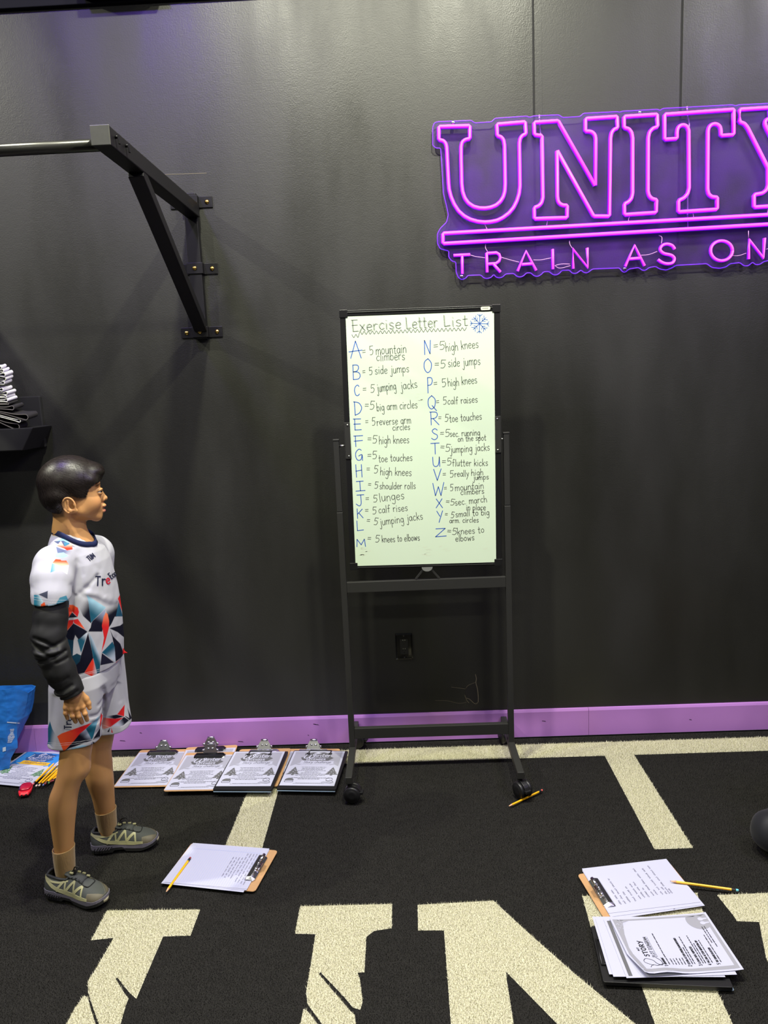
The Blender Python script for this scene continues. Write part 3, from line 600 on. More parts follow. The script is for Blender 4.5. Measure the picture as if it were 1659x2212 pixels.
# title (in double strokes, faint)
for dx, dy in ((0, 0), (1.6, 0.9)):
    for tx, x0, y0, x1, y1, h in (('Exercise', 760, 716, 866, 709, 24), ('Letter', 876, 711, 945, 706, 25), ('List', 957, 706, 1010, 703, 24)):
        put(ink, tx, x0+dx, y0+dy, x1+dx, y1+dy, h, 0.85, jit=0.2, gap=0.8)
zig = []
for k in range(57): zig.append(bxz(760+k*4.42, (726 if k < 4 else 720)-0.165*(k*1.0)*1.0+(3.2 if k % 2 else -3.2)))
ink.ribbon(smooth_line(zig, 4), 0.0020, BM, 0.0)
items = [ # letter, centre x, top y, bottom y | text, x0, baseline y0, x1, y1, height
 ('A', 756, 738, 782, 774, [('= 5', 783, 768, 807, 766, 17), ('mountain', 812, 766, 878, 762, 18), ('climbers', 813, 780, 875, 777, 17)]),
 ('B', 761, 789, 780, 820, [('= 5', 783, 811, 805, 810, 15), ('side jumps', 810, 808, 884, 804, 16)]),
 ('C', 765, 832, 777, 855, [('= 5', 783, 848, 809, 849, 16), ('jumping', 815, 847, 856, 841, 17), ('jacks', 866, 842, 902, 837, 17)]),
 ('D', 764, 868, 783, 897, [('=5', 787, 884, 808, 886, 17), ('big arm circles', 814, 888, 902, 881, 16)]),
 ('E', 764, 905, 782, 929, [('= 5', 789, 919, 811, 919, 16), ('reverse arm', 814, 919, 888, 914, 15), ('circles', 848, 930, 886, 928, 13)]),
 ('F', 765, 941, 786, 965, [('=5', 793, 956, 814, 958, 16), ('high knees', 819, 959, 884, 957, 16)]),
 ('G', 767, 970, 785, 995, [('=5', 793, 991, 814, 992, 16), ('toe touches', 818, 998, 891, 995, 15)]),
 ('H', 767, 1003, 784, 1031, [('= 5', 791, 1021, 816, 1023, 16), ('high knees', 821, 1026, 889, 1028, 16)]),
 ('I', 768, 1039, 787, 1061, [('= 5', 794, 1053, 816, 1056, 14), ('shoulder rolls', 820, 1057, 898, 1056, 14)]),
 ('J', 768, 1068, 786, 1093, [('= 5', 789, 1084, 815, 1085, 15), ('lunges', 820, 1084, 874, 1078, 18)]),
 ('K', 770, 1098, 785, 1120, [('= 5', 788, 1110, 813, 1111, 15), ('calf rises', 818, 1109, 881, 1103, 15)]),
 ('L', 769, 1124, 786, 1147, [('= 5', 791, 1131, 815, 1135, 15), ('jumping jacks', 821, 1135, 914, 1122, 16)]),
 ('M', 769, 1162, 791, 1181, [('= 5', 793, 1169, 819, 1172, 15), ('knees to elbows', 825, 1172, 907, 1167, 14)]),
 ('N', 915, 736, 932, 766, [('=5', 936, 756, 961, 755, 16), ('high knees', 963, 759, 1034, 751, 17)]),
 ('O', 915, 776, 934, 805, [('=5', 938, 795, 962, 796, 16), ('side jumps', 968, 793, 1038, 787, 17)]),
 ('P', 922, 816, 936, 847, [('= 5', 937, 837, 964, 835, 16), ('high knees', 968, 835, 1031, 828, 16)]),
 ('Q', 923, 855, 943, 885, [('= 5', 942, 875, 965, 874, 15), ('calf raises', 967, 874, 1032, 869, 14)]),
 ('R', 928, 890, 949, 918, [('= 5', 946, 909, 968, 911, 15), ('toe touches', 971, 912, 1041, 906, 15)]),
 ('S', 931, 926, 947, 950, [('=5', 950, 943, 971, 944, 15), ('sec. running', 972, 944, 1037, 940, 13), ('on the spot', 989, 954, 1050, 951, 12)]),
 ('T', 931, 957, 949, 981, [('=5', 950, 973, 972, 976, 15), ('jumping jacks', 973, 978, 1058, 973, 15)]),
 ('U', 933, 987, 952, 1008, [('=5', 954, 1005, 975, 1006, 15), ('flutter kicks', 977, 1007, 1054, 1006, 14)]),
 ('V', 936, 1013, 954, 1038, [('= 5', 956, 1031, 980, 1031, 14), ('really', 982, 1030, 1013, 1029, 13), ('high', 1018, 1027, 1044, 1026, 13), ('jumps', 1022, 1037, 1056, 1035, 11)]),
 ('W', 934, 1043, 960, 1071, [('= 5', 959, 1061, 979, 1061, 14), ('mountain', 983, 1060, 1045, 1055, 14), ('climbers', 995, 1069, 1046, 1066, 12)]),
 ('X', 941, 1077, 957, 1097, [('=5', 962, 1089, 981, 1092, 13), ('sec. march', 983, 1092, 1052, 1084, 14), ('in place', 1007, 1102, 1049, 1102, 12)]),
 ('Y', 943, 1103, 957, 1127, [('= 5', 960, 1117, 980, 1120, 13), ('small to big', 984, 1117, 1057, 1112, 13), ('arm. circles', 971, 1130, 1034, 1128, 11)]),
 ('Z', 939, 1141, 965, 1160, [('=5', 965, 1153, 986, 1156, 14), ('knees to', 988, 1155, 1046, 1150, 14), ('elbows', 984, 1170, 1025, 1167, 13)])]
for L, x0, y0, x1, y1, tx in items:
    k = x0+ (x1-x0)*0.03
    put(blu, L, x0, y1, x1, y1-(x1-x0)*0.03, y1-y0, 1.7, jit=0.0)
    for t_, a0, b0, a1, b1, h in tx: put(ink, t_, a0, b0, a1, b1, h*1.12, 1.3)
# snowflake
cx, cy = 1036, 699
for k in range(8):
    a = math.radians(k*45+2); r = 20 if k % 2 == 0 else 18.5
    e = lambda rr, da=0, sd=0: bxz(cx+rr*math.cos(a)-sd*math.sin(a), cy+rr*math.sin(a)+sd*math.cos(a))
    blu.ribbon([e(1), e(r)], 0.0024, BM, 0.0)
    for rr, l in ((r*0.45, 5), (r*0.72, 6)) if k % 2 else ((r*0.8, 5),):
        for sg in (-1, 1): blu.ribbon([e(rr), e(rr+l*0.8, 0, sg*l)], 0.0020, BM, 0.0)
# smudges of wiped ink
sm = MB()
for (x, y, n_) in ((912, 1190, 9), (782, 1190, 12), (955, 1183, 4), (905, 860, 8), (1040, 1178, 3)):
    for _ in range(n_):
        a0 = x+rw.uniform(-11, 11); b0 = y+rw.uniform(-13, 13); l = rw.uniform(4, 13)
        sm.ribbon([bxz(a0, b0), bxz(a0+l*0.5, b0+rw.uniform(-1, 1)), bxz(a0+l, b0-rw.uniform(0, 2))], 0.0016*rw.uniform(0.5, 2.2), BM, -0.00015)
m_smudge = mat('wiped_ink', (206, 218, 190), 0.5)
for k_, mb_ in enumerate((sm, ink, blu)):
    pb.mi = k_+1; pb.add(mb_.v, mb_.f)
panel = pb.obj('whiteboard_panel', [m_panel, m_smudge, m_ink, m_blue], stand)
panel['label'] = 'white panel with black handwriting, blue capitals and a snowflake'
# ------------------------------------------------------------------ wall-mounted pull-up bar
m_iron = mat('black_iron', (15, 14, 17), 0.45, 0, 0.3, bump=0.06, scale=700)
m_ironcap = mat('worn_iron_cap', (74, 75, 66), 0.5, 0, 0.4, var=0.25, scale=60, vscale=45)
m_brass = mat('brass_screw', (224, 186, 96), 0.25, 1.0)
pull = thing('pull_up_bar', 'black steel pull-up bar on a braced arm bolted to the wall', 'pull-up bar', (-0.772, 0, 1.75))
PO = Vector(pull.location)
def pobj(b, name, m, parent=None, **k):
    b.v = [tuple(Vector(p)-PO) for p in b.v]; return b.obj(name, m, parent or pull, **k)
def arm_side(dx):
    X = -0.772+dx; ZA = 2.226; YE = -0.965
    pobj(MB().box((X-0.0254, YE, ZA-0.0254), (X+0.0254, -0.030, ZA+0.0254)), 'arm', m_iron, bevel=0.003)
    pobj(MB().box((X-0.0262, YE-0.004, ZA-0.0262), (X+0.0262, YE, ZA+0.0262)), 'end_cap', m_ironcap, bevel=0.004)
    pobj(MB().beam((X, -0.690, ZA-0.022), (X-0.006, -0.030, 1.785), 0.048, 0.040, up=(0, -1, 1)), 'brace', m_iron, bevel=0.003)
    X -= 0.010
    pobj(MB().box((X-0.0254, -0.032, 1.742), (X+0.0254, -0.001, 2.292)), 'wall_post', m_iron, bevel=0.003)
    for zc, top in ((2.262, 1), (2.012, 1), (1.769, 0)):
        h = 0.021
        prof = [(-0.083, -0.001), (-0.083, -0.005), (-0.031, -0.005), (-0.031, -0.0365), (0.031, -0.0365), (0.031, -0.005), (0.083, -0.005), (0.083, -0.001), (0.0262, -0.001), (0.0262, -0.0322), (-0.0262, -0.0322), (-0.0262, -0.001)]
        b = MB().prism([(X+p, q) for p, q in prof], zc-h, zc+h)
        br = pobj(b, 'wall_bracket', m_iron, bevel=0.0015)
        for sx, yy in ((-0.061, -0.005), (0, -0.0365), (0.061, -0.005)):
            if zc > 2.2 and sx == 0 and False: continue
            pobj(MB().lathe([(0.0085, 0), (0.0085, -0.0015), (0.006, -0.0045), (0.0025, -0.0055)], 16, Matrix.Translation(Vector((X+sx, yy, zc))), 'y'), 'screw', m_brass, br)
    X += 0.010
    for yy in (-0.925, -0.845):
        b = MB().tube([(X+0.0254, yy, ZA+0.006), (X+0.034, yy, ZA+0.006)], 0.0045, 8); b.box((X+0.033, yy-0.005, ZA-0.012), (X+0.038, yy+0.005, ZA+0.012))
        pobj(b, 'bolt', m_iron)
arm_side(0); arm_side(-1.15)
pobj(MB().tube([(-0.772-0.0254, -0.915, 2.217), (-0.772-1.15+0.0254, -0.915, 2.217)], 0.0165, 20), 'grip_bar', mat('satin_black_bar', (46, 46, 42), 0.3, 0.4))
b = MB().lathe([(0.006, 0), (0.006, 0.004)], 10, Matrix.Translation(Vector((-0.803, -0.915, 2.243))), 'x'); pobj(b, 'weld_stud', m_steel)

# ------------------------------------------------------------------ folded exercise bands on a wall rack
m_wband = mat('white_band', (226, 222, 236), 0.75, 0, 0.2, bump=0.1, scale=500)
m_bband = mat('black_band', (44, 42, 44), 0.7, 0, 0.3, bump=0.1, scale=500)
m_wedge = mat('cream_band_edge', (222, 226, 200), 0.8); m_bedge = mat('grey_band_edge', (110, 106, 98), 0.8)
YR = -0.17
rack = thing('wall_rack', 'black wall rack under the folded bands at the left edge', 'rack', (-1.62, 0, 1.34))
RO = Vector(rack.location)
def robj(b, name, m, parent, **k):
    b.v = [tuple(Vector(p)-RO) for p in b.v]; return b.obj(name, m, parent, **k)
zt = at_wall(40, 925, YR)[2]; zb = at_wall(40, 974, YR)[2]; xr = at_wall(72, 930, YR)[0]; xr2 = at_wall(48, 974, YR)[0]
b = MB(); b.prism([(xr, zt), (xr2, zb), (-1.95, zb), (-1.95, zt)], 0.0, YR*-1, Matrix(((1,0,0,0),(0,0,-1,0),(0,1,0,0),(0,0,0,1))))
robj(b, 'tray', mat('black_tray', (13, 13, 13), 0.8), rack, bevel=0.004)
robj(MB().box((-1.95, -0.02, zb), (at_wall(88, 880, -0.02)[0], -0.001, zt+0.12)), 'back_plate', mat('black_tray', (13, 13, 13), 0.8), rack, bevel=0.004)
def band(tipx, tipy, hgt, dxp, dyp, white, lab, grp, ln=0.17, sag=0.0, depth=0.11, curl=0.45):
    """a strip folded into a loop: an outline tip seen end on, pulled back towards the wall"""
    T = at_wall(tipx, tipy, YR); t = 0.0026
    h = hgt*0.00178
    # closed racetrack with a bulb at the fold, tip at the right
    top = smooth_line([(-ln, 0.006), (-ln*0.6, 0.005), (-h*2.2, h*0.22)]+[(-h*0.5+h*0.5*math.cos(math.radians(t_)), h*0.5*math.sin(math.radians(t_))) for t_ in (100, 65, 30, 0)], 6)
    bot = smooth_line([(-h*0.5+h*0.5*math.cos(math.radians(t_)), -h*0.5*math.sin(math.radians(t_))) for t_ in (0, 30, 65, 100)]+[(-h*2.2, -h*0.3), (-ln*0.6, -0.001), (-ln, 0.001)], 6)
    line = [np.array(p)+np.array([0, sag*(min(0, p[0]+ln*0.25)/ln)**2*-0.0]) for p in list(top)+list(bot)[1:]]
    ang = math.radians(sag)
    line = [np.array([p[0]*math.cos(ang)-p[1]*math.sin(ang), p[0]*math.sin(ang)+p[1]*math.cos(ang)]) for p in line]
    n = len(line); out = []; inn = []
    for i in range(n):
        d = line[min(i+1, n-1)]-line[max(i-1, 0)]; d = d/np.linalg.norm(d); q = np.array([-d[1], d[0]])
        out.append(line[i]+q*t/2); inn.append(line[i]-q*t/2)
    E2 = at_wall(tipx+dxp, tipy+dyp, YR+depth)
    off = E2-T
    b = MB(); vs = []
    for s_ in (0, 1):
        for P in (out, inn):
            for p in P: vs.append((p[0]+off[0]*s_, YR-0.0+off[1]*s_, p[1]+off[2]*s_))
    f_edge = [(i, i+1, n+i+1, n+i) for i in range(n-1)]
    f_out = [(i+1, i, 2*n+i, 2*n+i+1) for i in range(n-1)]
    f_in = [(n+i, n+i+1, 3*n+i+1, 3*n+i) for i in range(n-1)]
    f_back = [(2*n+i+1, 2*n+i, 3*n+i, 3*n+i+1) for i in range(n-1)]
    vs = [(p[0], p[1]-YR, p[2]) for p in vs]
    b.add(vs, f_out+f_in, True); b.mi = 1; b.add(vs, f_edge+f_back)
    o = b.obj('exercise_band', [m_wband if white else m_bband, m_wedge if white else m_bedge])
    o.location = (T[0], YR+RNG.uniform(-0.006, 0.006), T[2])
    return tag(o, lab, 'exercise band', grp)
wl_ = ['topmost white band in the folded stack on the wall rack', 'second white band from the top of the wall rack stack', 'third white band from the top, its loop reaching furthest right of the upper five', 'fourth white band from the top of the wall rack stack',
       'fifth white band from the top, just above the gap in the stack', 'first white band below the gap in the wall rack stack', 'second white band below the gap in the wall rack stack', 'third white band below the gap in the wall rack stack', 'lowest white band, resting on the black bands']
tips = [(3, 794.5, 6.2, 11, -5), (6, 801, 5.2, 13, -5), (12, 809.5, 7.6, 17, -6), (11, 818.5, 6.2, 16, -6), (10, 827, 6.0, 16, -6), (7, 841.5, 6.4, 20, -6), (14, 849.5, 6.4, 19, -6), (13, 857, 4.6, 19, -5), (15, 864.8, 6.0, 21, -7)]
for (x, y, h, dx, dy), lab in zip(tips, wl_):
    band(x, y, h, dx, dy, True, lab, 'folded white bands on the rack')
bl_ = [((30, 881, 8.5, 21, -7), 2, 'upper black band directly under the white stack'), ((17, 872, 3.8, 20, -6), 0, 'thin black band tucked between the white stack and the large black loop'),
       ((61, 902, 12, 21, -7), 12, 'wide black band whose loop reaches furthest right on the rack'), ((40, 924, 13, 18, -6), 20, 'lowest black band drooping over the rack tray')]
for (x, y, h, dx, dy), sg, lab in bl_:
    band(x, y, h, dx, dy, False, lab, 'folded black bands on the rack', sag=-sg, ln=0.16)
band(44, 909.5, 6.5, 14, -5, True, 'pale band curling down among the black bands on the rack', 'folded white bands on the rack', sag=-15, ln=0.14)

# ------------------------------------------------------------------ blue bag
m_bag = mat('blue_bag_fabric', (36, 112, 196), 0.5, 0, 0.4, bump=0.35, scale=24, var=0.08, vscale=8)
m_bprint = mat('white_bag_print', (196, 212, 232), 0.6)
YG = -0.125
levels = [(0.0, 4, 1655), (0.03, 8, 1630), (0.055, 14, 1612), (0.075, 27, 1609), (0.12, 38, 1582), (0.20, 54, 1552), (0.25, 58, 1525), (0.31, 63.5, 1498)]
b = MB(); rings = []
rg = np.random.default_rng(3)
for z, rx, ry in levels:
    R_ = at_wall(rx, ry, YG); zc = R_[2] if z > 0.01 else 0.0
    cx_ = at_wall(14.5 if z > 0.05 else min(rx-2, 3), ry, YG-0.05)[0]
    wob = rg.uniform(-0.004, 0.004, 8)
    pts = [(R_[0], YG+0.03), (R_[0]-0.004, YG), (cx_+0.03+wob[0], YG-0.035+wob[1]), (cx_, YG-0.055+wob[2]), (cx_-0.10, YG-0.060+wob[3]), (cx_-0.30, YG-0.055), (cx_-0.33, YG+0.02), (cx_-0.3, YG+0.085), (R_[0]-0.03, YG+0.085), (R_[0]-0.005, YG+0.07)]
    zf = at_wall(14, 1491.5, YG-0.055)[2] if ry == 1498 else zc
    rings.append([(x, y, max(zf if 2 <= k <= 6 else zc, 0.002)) for k, (x, y) in enumerate(pts)])
n = len(rings[0]); vs = [p for r in rings for p in r]
fs = [(i*n+j, i*n+(j+1) % n, (i+1)*n+(j+1) % n, (i+1)*n+j) for i in range(len(rings)-1) for j in range(n)]
fs.append(tuple(range(n-1, -1, -1)))
b.add(vs, fs)
bag = b.obj('shopping_bag', m_bag)
md = bag.modifiers.new('sub', 'SUBSURF'); md.subdivision_type = 'SIMPLE'; md.levels = 4; md.render_levels = 4
tx = bpy.data.textures.new('crumple', 'CLOUDS'); tx.noise_scale = 0.06
md = bag.modifiers.new('crumple', 'DISPLACE'); md.texture = tx; md.strength = 0.010; md.mid_level = 0.5
md = bag.modifiers.new('solid', 'SOLIDIFY'); md.thickness = 0.001
bag.location.z = 0.004
tag(bag, 'crumpled blue shopping bag with white print standing by the skirting at the left edge', 'bag')
bpy.context.view_layer.update()
from mathutils.bvhtree import BVHTree
_bt = BVHTree.FromObject(bag, bpy.context.evaluated_depsgraph_get())
def bagpt(px, py):
    d = (px-IW/2)*CR-(py-IH/2)*CU+FOC*CF; d = d/np.linalg.norm(d)
    h_ = _bt.ray_cast(Vector(CAM), Vector(d))
    return (np.array(h_[0])-d*0.0016) if h_[0] is not None else at_wall(px, py, YG)
def bagquad(b, x0, y0, x1, y1, sh=0.0):
    n = 6; P = [bagpt(x0+(x1-x0)*i/n, y+sh*i/n) for y in (y0, y1) for i in range(n+1)]
    b.add(P, [(i, n+1+i, n+2+i, i+1) for i in range(n)])
b = MB(); bagquad(b, 15.5, 1561, 43, 1563.3, 2.0)
for k, (hw, cx_) in enumerate(((4.5, 26.5), (4, 26.3), (3.2, 26), (3.0, 25.8), (4.5, 25.4), (6.2, 25), (7.2, 24.6), (7.2, 24.2), (6.5, 23.6), (5.5, 22.8), (5, 21.8), (4.5, 20.8))):
    y = 1577+k*2.55
    if k % 4 == 2: bagquad(b, cx_-hw, y, cx_-0.6, y+1.5, -0.3); bagquad(b, cx_+0.6, y, cx_+hw, y+1.5, -0.3)
    else: bagquad(b, cx_-hw, y, cx_+hw, y+1.5, -0.6)
b.obj('print', m_bprint, bag)
b = MB(); bagquad(b, 6, 1617, 13, 1626, -2); b.obj('tape', m_bprint, bag)

# ------------------------------------------------------------------ wall outlet
m_gloss = mat('gloss_black_plastic', (9, 9, 9), 0.12, 0, 0.6, coat=0.6)
m_recep = mat('satin_black_plastic', (30, 30, 29), 0.4)
oc = at_wall(872.8, 1396)
out = thing('wall_outlet', 'black double wall outlet behind the whiteboard stand', 'outlet', (oc[0], 0, oc[2]))
WZ = Matrix(((1,0,0,0),(0,0,-1,0),(0,1,0,0),(0,0,0,1)))
n_ = rrect(-0.036, -0.059, 0.036, 0.059, 0.003); m_ = rrect(-0.030, -0.053, 0.030, 0.053, 0.004)
b = MB(); k = len(n_)
b.add([(x, -0.0005, z) for x, z in n_]+[(x, -0.003, z) for x, z in n_]+[(x, -0.0065, z) for x, z in m_],
      [(i, (i+1) % k, k+(i+1) % k, k+i) for i in range(k)]+[(k+i, k+(i+1) % k, 2*k+(i+1) % k, 2*k+i) for i in range(k)]+[tuple(range(2*k, 3*k))])
b.obj('cover_plate', m_gloss, out)
b = MB(); b.prism(rrect(-0.0165, -0.0335, 0.0165, 0.0335, 0.002), 0.0065, 0.0085, WZ); rc = b.obj('receptacle', m_recep, out, bevel=0.0006)
for zc in (0.019, -0.019):
    b = MB(); b.prism(rrect(-0.0075, zc+0.001, -0.0052, zc+0.009, 0.0004), 0.0085, 0.0087, WZ); b.obj('slot', m_black, rc)
    b = MB(); b.prism(rrect(0.0052, zc+0.001, 0.0072, zc+0.008, 0.0004), 0.0085, 0.0087, WZ); b.obj('slot', m_black, rc)
    b = MB(); b.prism(arc(0, zc-0.006, 0.0026, 0, 360, 10)[:-1], 0.0085, 0.0087, WZ); b.obj('slot', m_black, rc)
    for dx in (-0.004, 0.0045):
        b = MB(); b.prism(arc(dx, zc+0.011, 0.0022, 0, 360, 8)[:-1], 0.0085, 0.0089, WZ); b.obj('contact', m_steel, rc)
for zc in (0.048, -0.048):
    MB().lathe([(0.003, -0.0062), (0.003, -0.0068), (0.002, -0.0073)], 12, Matrix.Translation(Vector((0, 0, zc))), 'y').obj('screw', m_recep, out)
# ------------------------------------------------------------------ clipboards, sheets and pencils on the floor
m_wood = mat('brown_hardboard', (182, 142, 100), 0.6, 0, 0.3, bump=0.06, scale=400, var=0.10, vscale=120)
m_blackbd = mat('black_board', (20, 20, 22), 0.45)
m_chrome = mat('clip_chrome', (215, 215, 218), 0.24, 1.0)
m_darkchrome = mat('dark_clip_chrome', (70, 70, 72), 0.2, 1.0)
m_paper = mat('white_paper', (178, 179, 200), 0.8, 0, 0.2)
m_under = mat('blue_grey_sheet', (120, 140, 160), 0.7)

def frame3(o, x, y, z=0.0):
    """a floor frame from three photographed corners: origin, end of the x edge, end of the y edge"""
    O, X, Y = (at_floor(*p, z) for p in (o, x, y))
    ex = X-O; ey = Y-O; w_ = np.linalg.norm(ex); h_ = np.linalg.norm(ey)
    ax = math.atan2(ex[1], ex[0]); ay = math.atan2(ey[1], ey[0])-math.pi/2
    d = (ay-ax+math.pi) % (2*math.pi)-math.pi
    a = ax+d*0.6
    C = O+(ex+ey)/2
    R = np.array([[math.cos(a), -math.sin(a)], [math.sin(a), math.cos(a)]])
    o2 = C[:2]-R @ np.array([w_/2, h_/2])
    return (float(o2[0]), float(o2[1])), a, w_, h_

def lever_clip(parent, w_, h_, z, dark=False, wide=0.13, flip=0.0):
    """sprung steel lever clip at the head of a clipboard"""
    xc, y0 = w_/2, h_-0.030
    b = MB()
    prof = [(0.010, 0.0006), (0.010, 0.004), (-0.004, 0.013), (-0.016, 0.010), (-0.0235, 0.0022), (-0.025, 0.0028), (-0.017, 0.0118), (-0.003, 0.0150), (0.012, 0.0050), (0.012, 0.0006)]
    n = len(prof); secs = []
    for t, sx, k in ((-1, wide/2, 0.55), (-0.86, wide/2*0.86, 1.0), (0.86, wide/2*0.86, 1.0), (1, wide/2, 0.55)):
        secs.append([(xc+(1 if t > 0 else -1)*sx, y0+p[0]*(0.8 if k < 1 else 1)-(0.004 if k < 1 else 0), z+p[1]*k) for p in prof])
    b.add([p for s_ in secs for p in s_], [(i*n+j, i*n+(j+1) % n, (i+1)*n+(j+1) % n, (i+1)*n+j) for i in range(3) for j in range(n)]+[tuple(range(n-1, -1, -1)), tuple(range(3*n, 4*n))])
    clip = b.obj('clip', m_darkchrome if dark else m_chrome, parent, bevel=0.0008)
    b = MB()
    b.prism([(xc-0.031, 0), (xc+0.031, 0), (xc+0.026, 0.020), (xc+0.014, 0.040), (xc-0.014, 0.040), (xc-0.026, 0.020)], -0.0006, 0.0006,
            Matrix.Translation(Vector((0, y0+0.000, z+0.010))) @ Matrix.Rotation(math.radians(62), 4, 'X'))
    def lp(x, s_): a = math.radians(62); return (x, y0+s_*math.cos(a), z+0.010+s_*math.sin(a))
    b.tube([lp(xc-0.014, 0.040), lp(xc+0.014, 0.040)], 0.0050, 10)
    for sx in (-1, 1):
        p = lp(xc+sx*0.0285, 0.014); b.tube([(p[0]-0.003*sx, p[1], p[2]), (p[0]+0.006*sx, p[1], p[2])], 0.0050, 10)
        p = lp(xc+sx*0.009, 0.022); b.tube([(p[0]-0.004, p[1]-0.003, p[2]), (p[0]+0.004, p[1]-0.003, p[2])], 0.0035, 8)
    b.tube([(xc-0.022, y0+0.006, z+0.008), (xc+0.022, y0+0.006, z+0.008)], 0.0045, 10)
    b.obj('lever', m_chrome, clip)
    return clip

def clipboard(o, x, y, label, group, z=0.0, wood=True, dark=False, size=None, tilt=0.0, low=False, thick=0.003, hide_clip=False):
    O, a, w_, h_ = frame3(o, x, y, z+thick)
    if size: w_, h_ = size
    t = thing('clipboard', label, 'clipboard', (O[0], O[1], z), a, group)
    t.rotation_euler = (tilt, 0, a)
    b = MB(); b.prism(rrect(0, 0, w_, h_, 0.012 if wood else 0.006), 0.0, thick); b.obj('board', m_wood if wood else m_blackbd, t, bevel=0.0007)
    if not wood:
        b = MB(); b.prism(rrect(0.002, -0.003, w_-0.003, h_*0.5, 0.003), -0.0018, -0.0004); b.obj('backing_sheet', m_under, t)
    if low:
        b = MB(); c = w_/2
        for sx in (-1, 1): b.tube([(c+sx*0.046, h_-0.004, thick+0.003), (c+sx*0.046, h_-0.030, thick+0.006), (c+sx*0.044, h_-0.036, thick+0.004)], 0.0022, 8)
        b.tube([(c-0.046, h_-0.006, thick+0.003), (c+0.046, h_-0.006, thick+0.003)], 0.0026, 8)
        for sx in (-1, 1): b.tube([(c+sx*0.046-0.006, h_-0.036, thick+0.0045), (c+sx*0.046+0.006, h_-0.036, thick+0.0045)], 0.0038, 8)
        b.obj('wire_clip', m_blackbd, t)
    elif not hide_clip: lever_clip(t, w_, h_, thick, dark)
    return t, w_, h_

def place_on(parent_t, dx, dy, dz, rot=0.0):
    """a sheet resting on a board keeps its own place in the world"""
    M = Matrix.Translation(parent_t.location) @ parent_t.rotation_euler.to_matrix().to_4x4() @ Matrix.Translation(Vector((dx, dy, dz))) @ Matrix.Rotation(rot, 4, 'Z')
    return M
PW, PH = 0.2159, 0.2794
rp = np.random.default_rng(21)
def scribble(mb, x0, x1, y, hgt, wd, z, M=None, wordlen=(4, 8), slope=0.0):
    """a line of writing too small to read: little up and down strokes in word groups"""
    x = x0
    while x < x1-hgt:
        n = int(rp.integers(*wordlen)); pts = []
        for k in range(n*2):
            pts.append((x, y+slope*(x-x0)+hgt*(0.1 if k % 2 else rp.uniform(0.55, 1.0)))); x += hgt*rp.uniform(0.22, 0.42)
            if x > x1: break
        if len(pts) > 2: mb.ribbon(smooth_line(pts, 2), wd, M, z)
        x += hgt*0.7
def textrow(mb, x0, x1, y, hgt, z):
    """a line of small capitals too small to read, as short bars"""
    x = x0
    while x < x1-hgt*0.5:
        for _ in range(int(rp.integers(3, 8))):
            w_ = hgt*rp.uniform(0.45, 0.75)
            if x+w_ > x1: break
            k = rp.uniform(0.0, 0.25)*hgt
            mb.add([(x, y+k*0.4, z), (x+w_, y+k*0.4, z), (x+w_, y+hgt-k, z), (x, y+hgt-k*0.6, z)], [(0, 1, 2, 3)]); x += w_+hgt*0.16
        x += hgt*0.5
def poly(mb, pts, z): mb.add([(p[0], p[1], z) for p in pts], [tuple(range(len(pts)))])
def tree_poly(cx, cy, s):
    L = [(0, 1), (-.10, .8), (-.06, .82), (-.2, .58), (-.12, .6), (-.32, .34), (-.2, .36), (-.42, .1), (-.1, .12), (-.06, 0)]
    R = [(-x, y) for x, y in L[1:]][::-1]
    return [(cx+x*s, cy+y*s) for x, y in L[::1]]+[(cx+x*s, cy+y*s) for x, y in R]
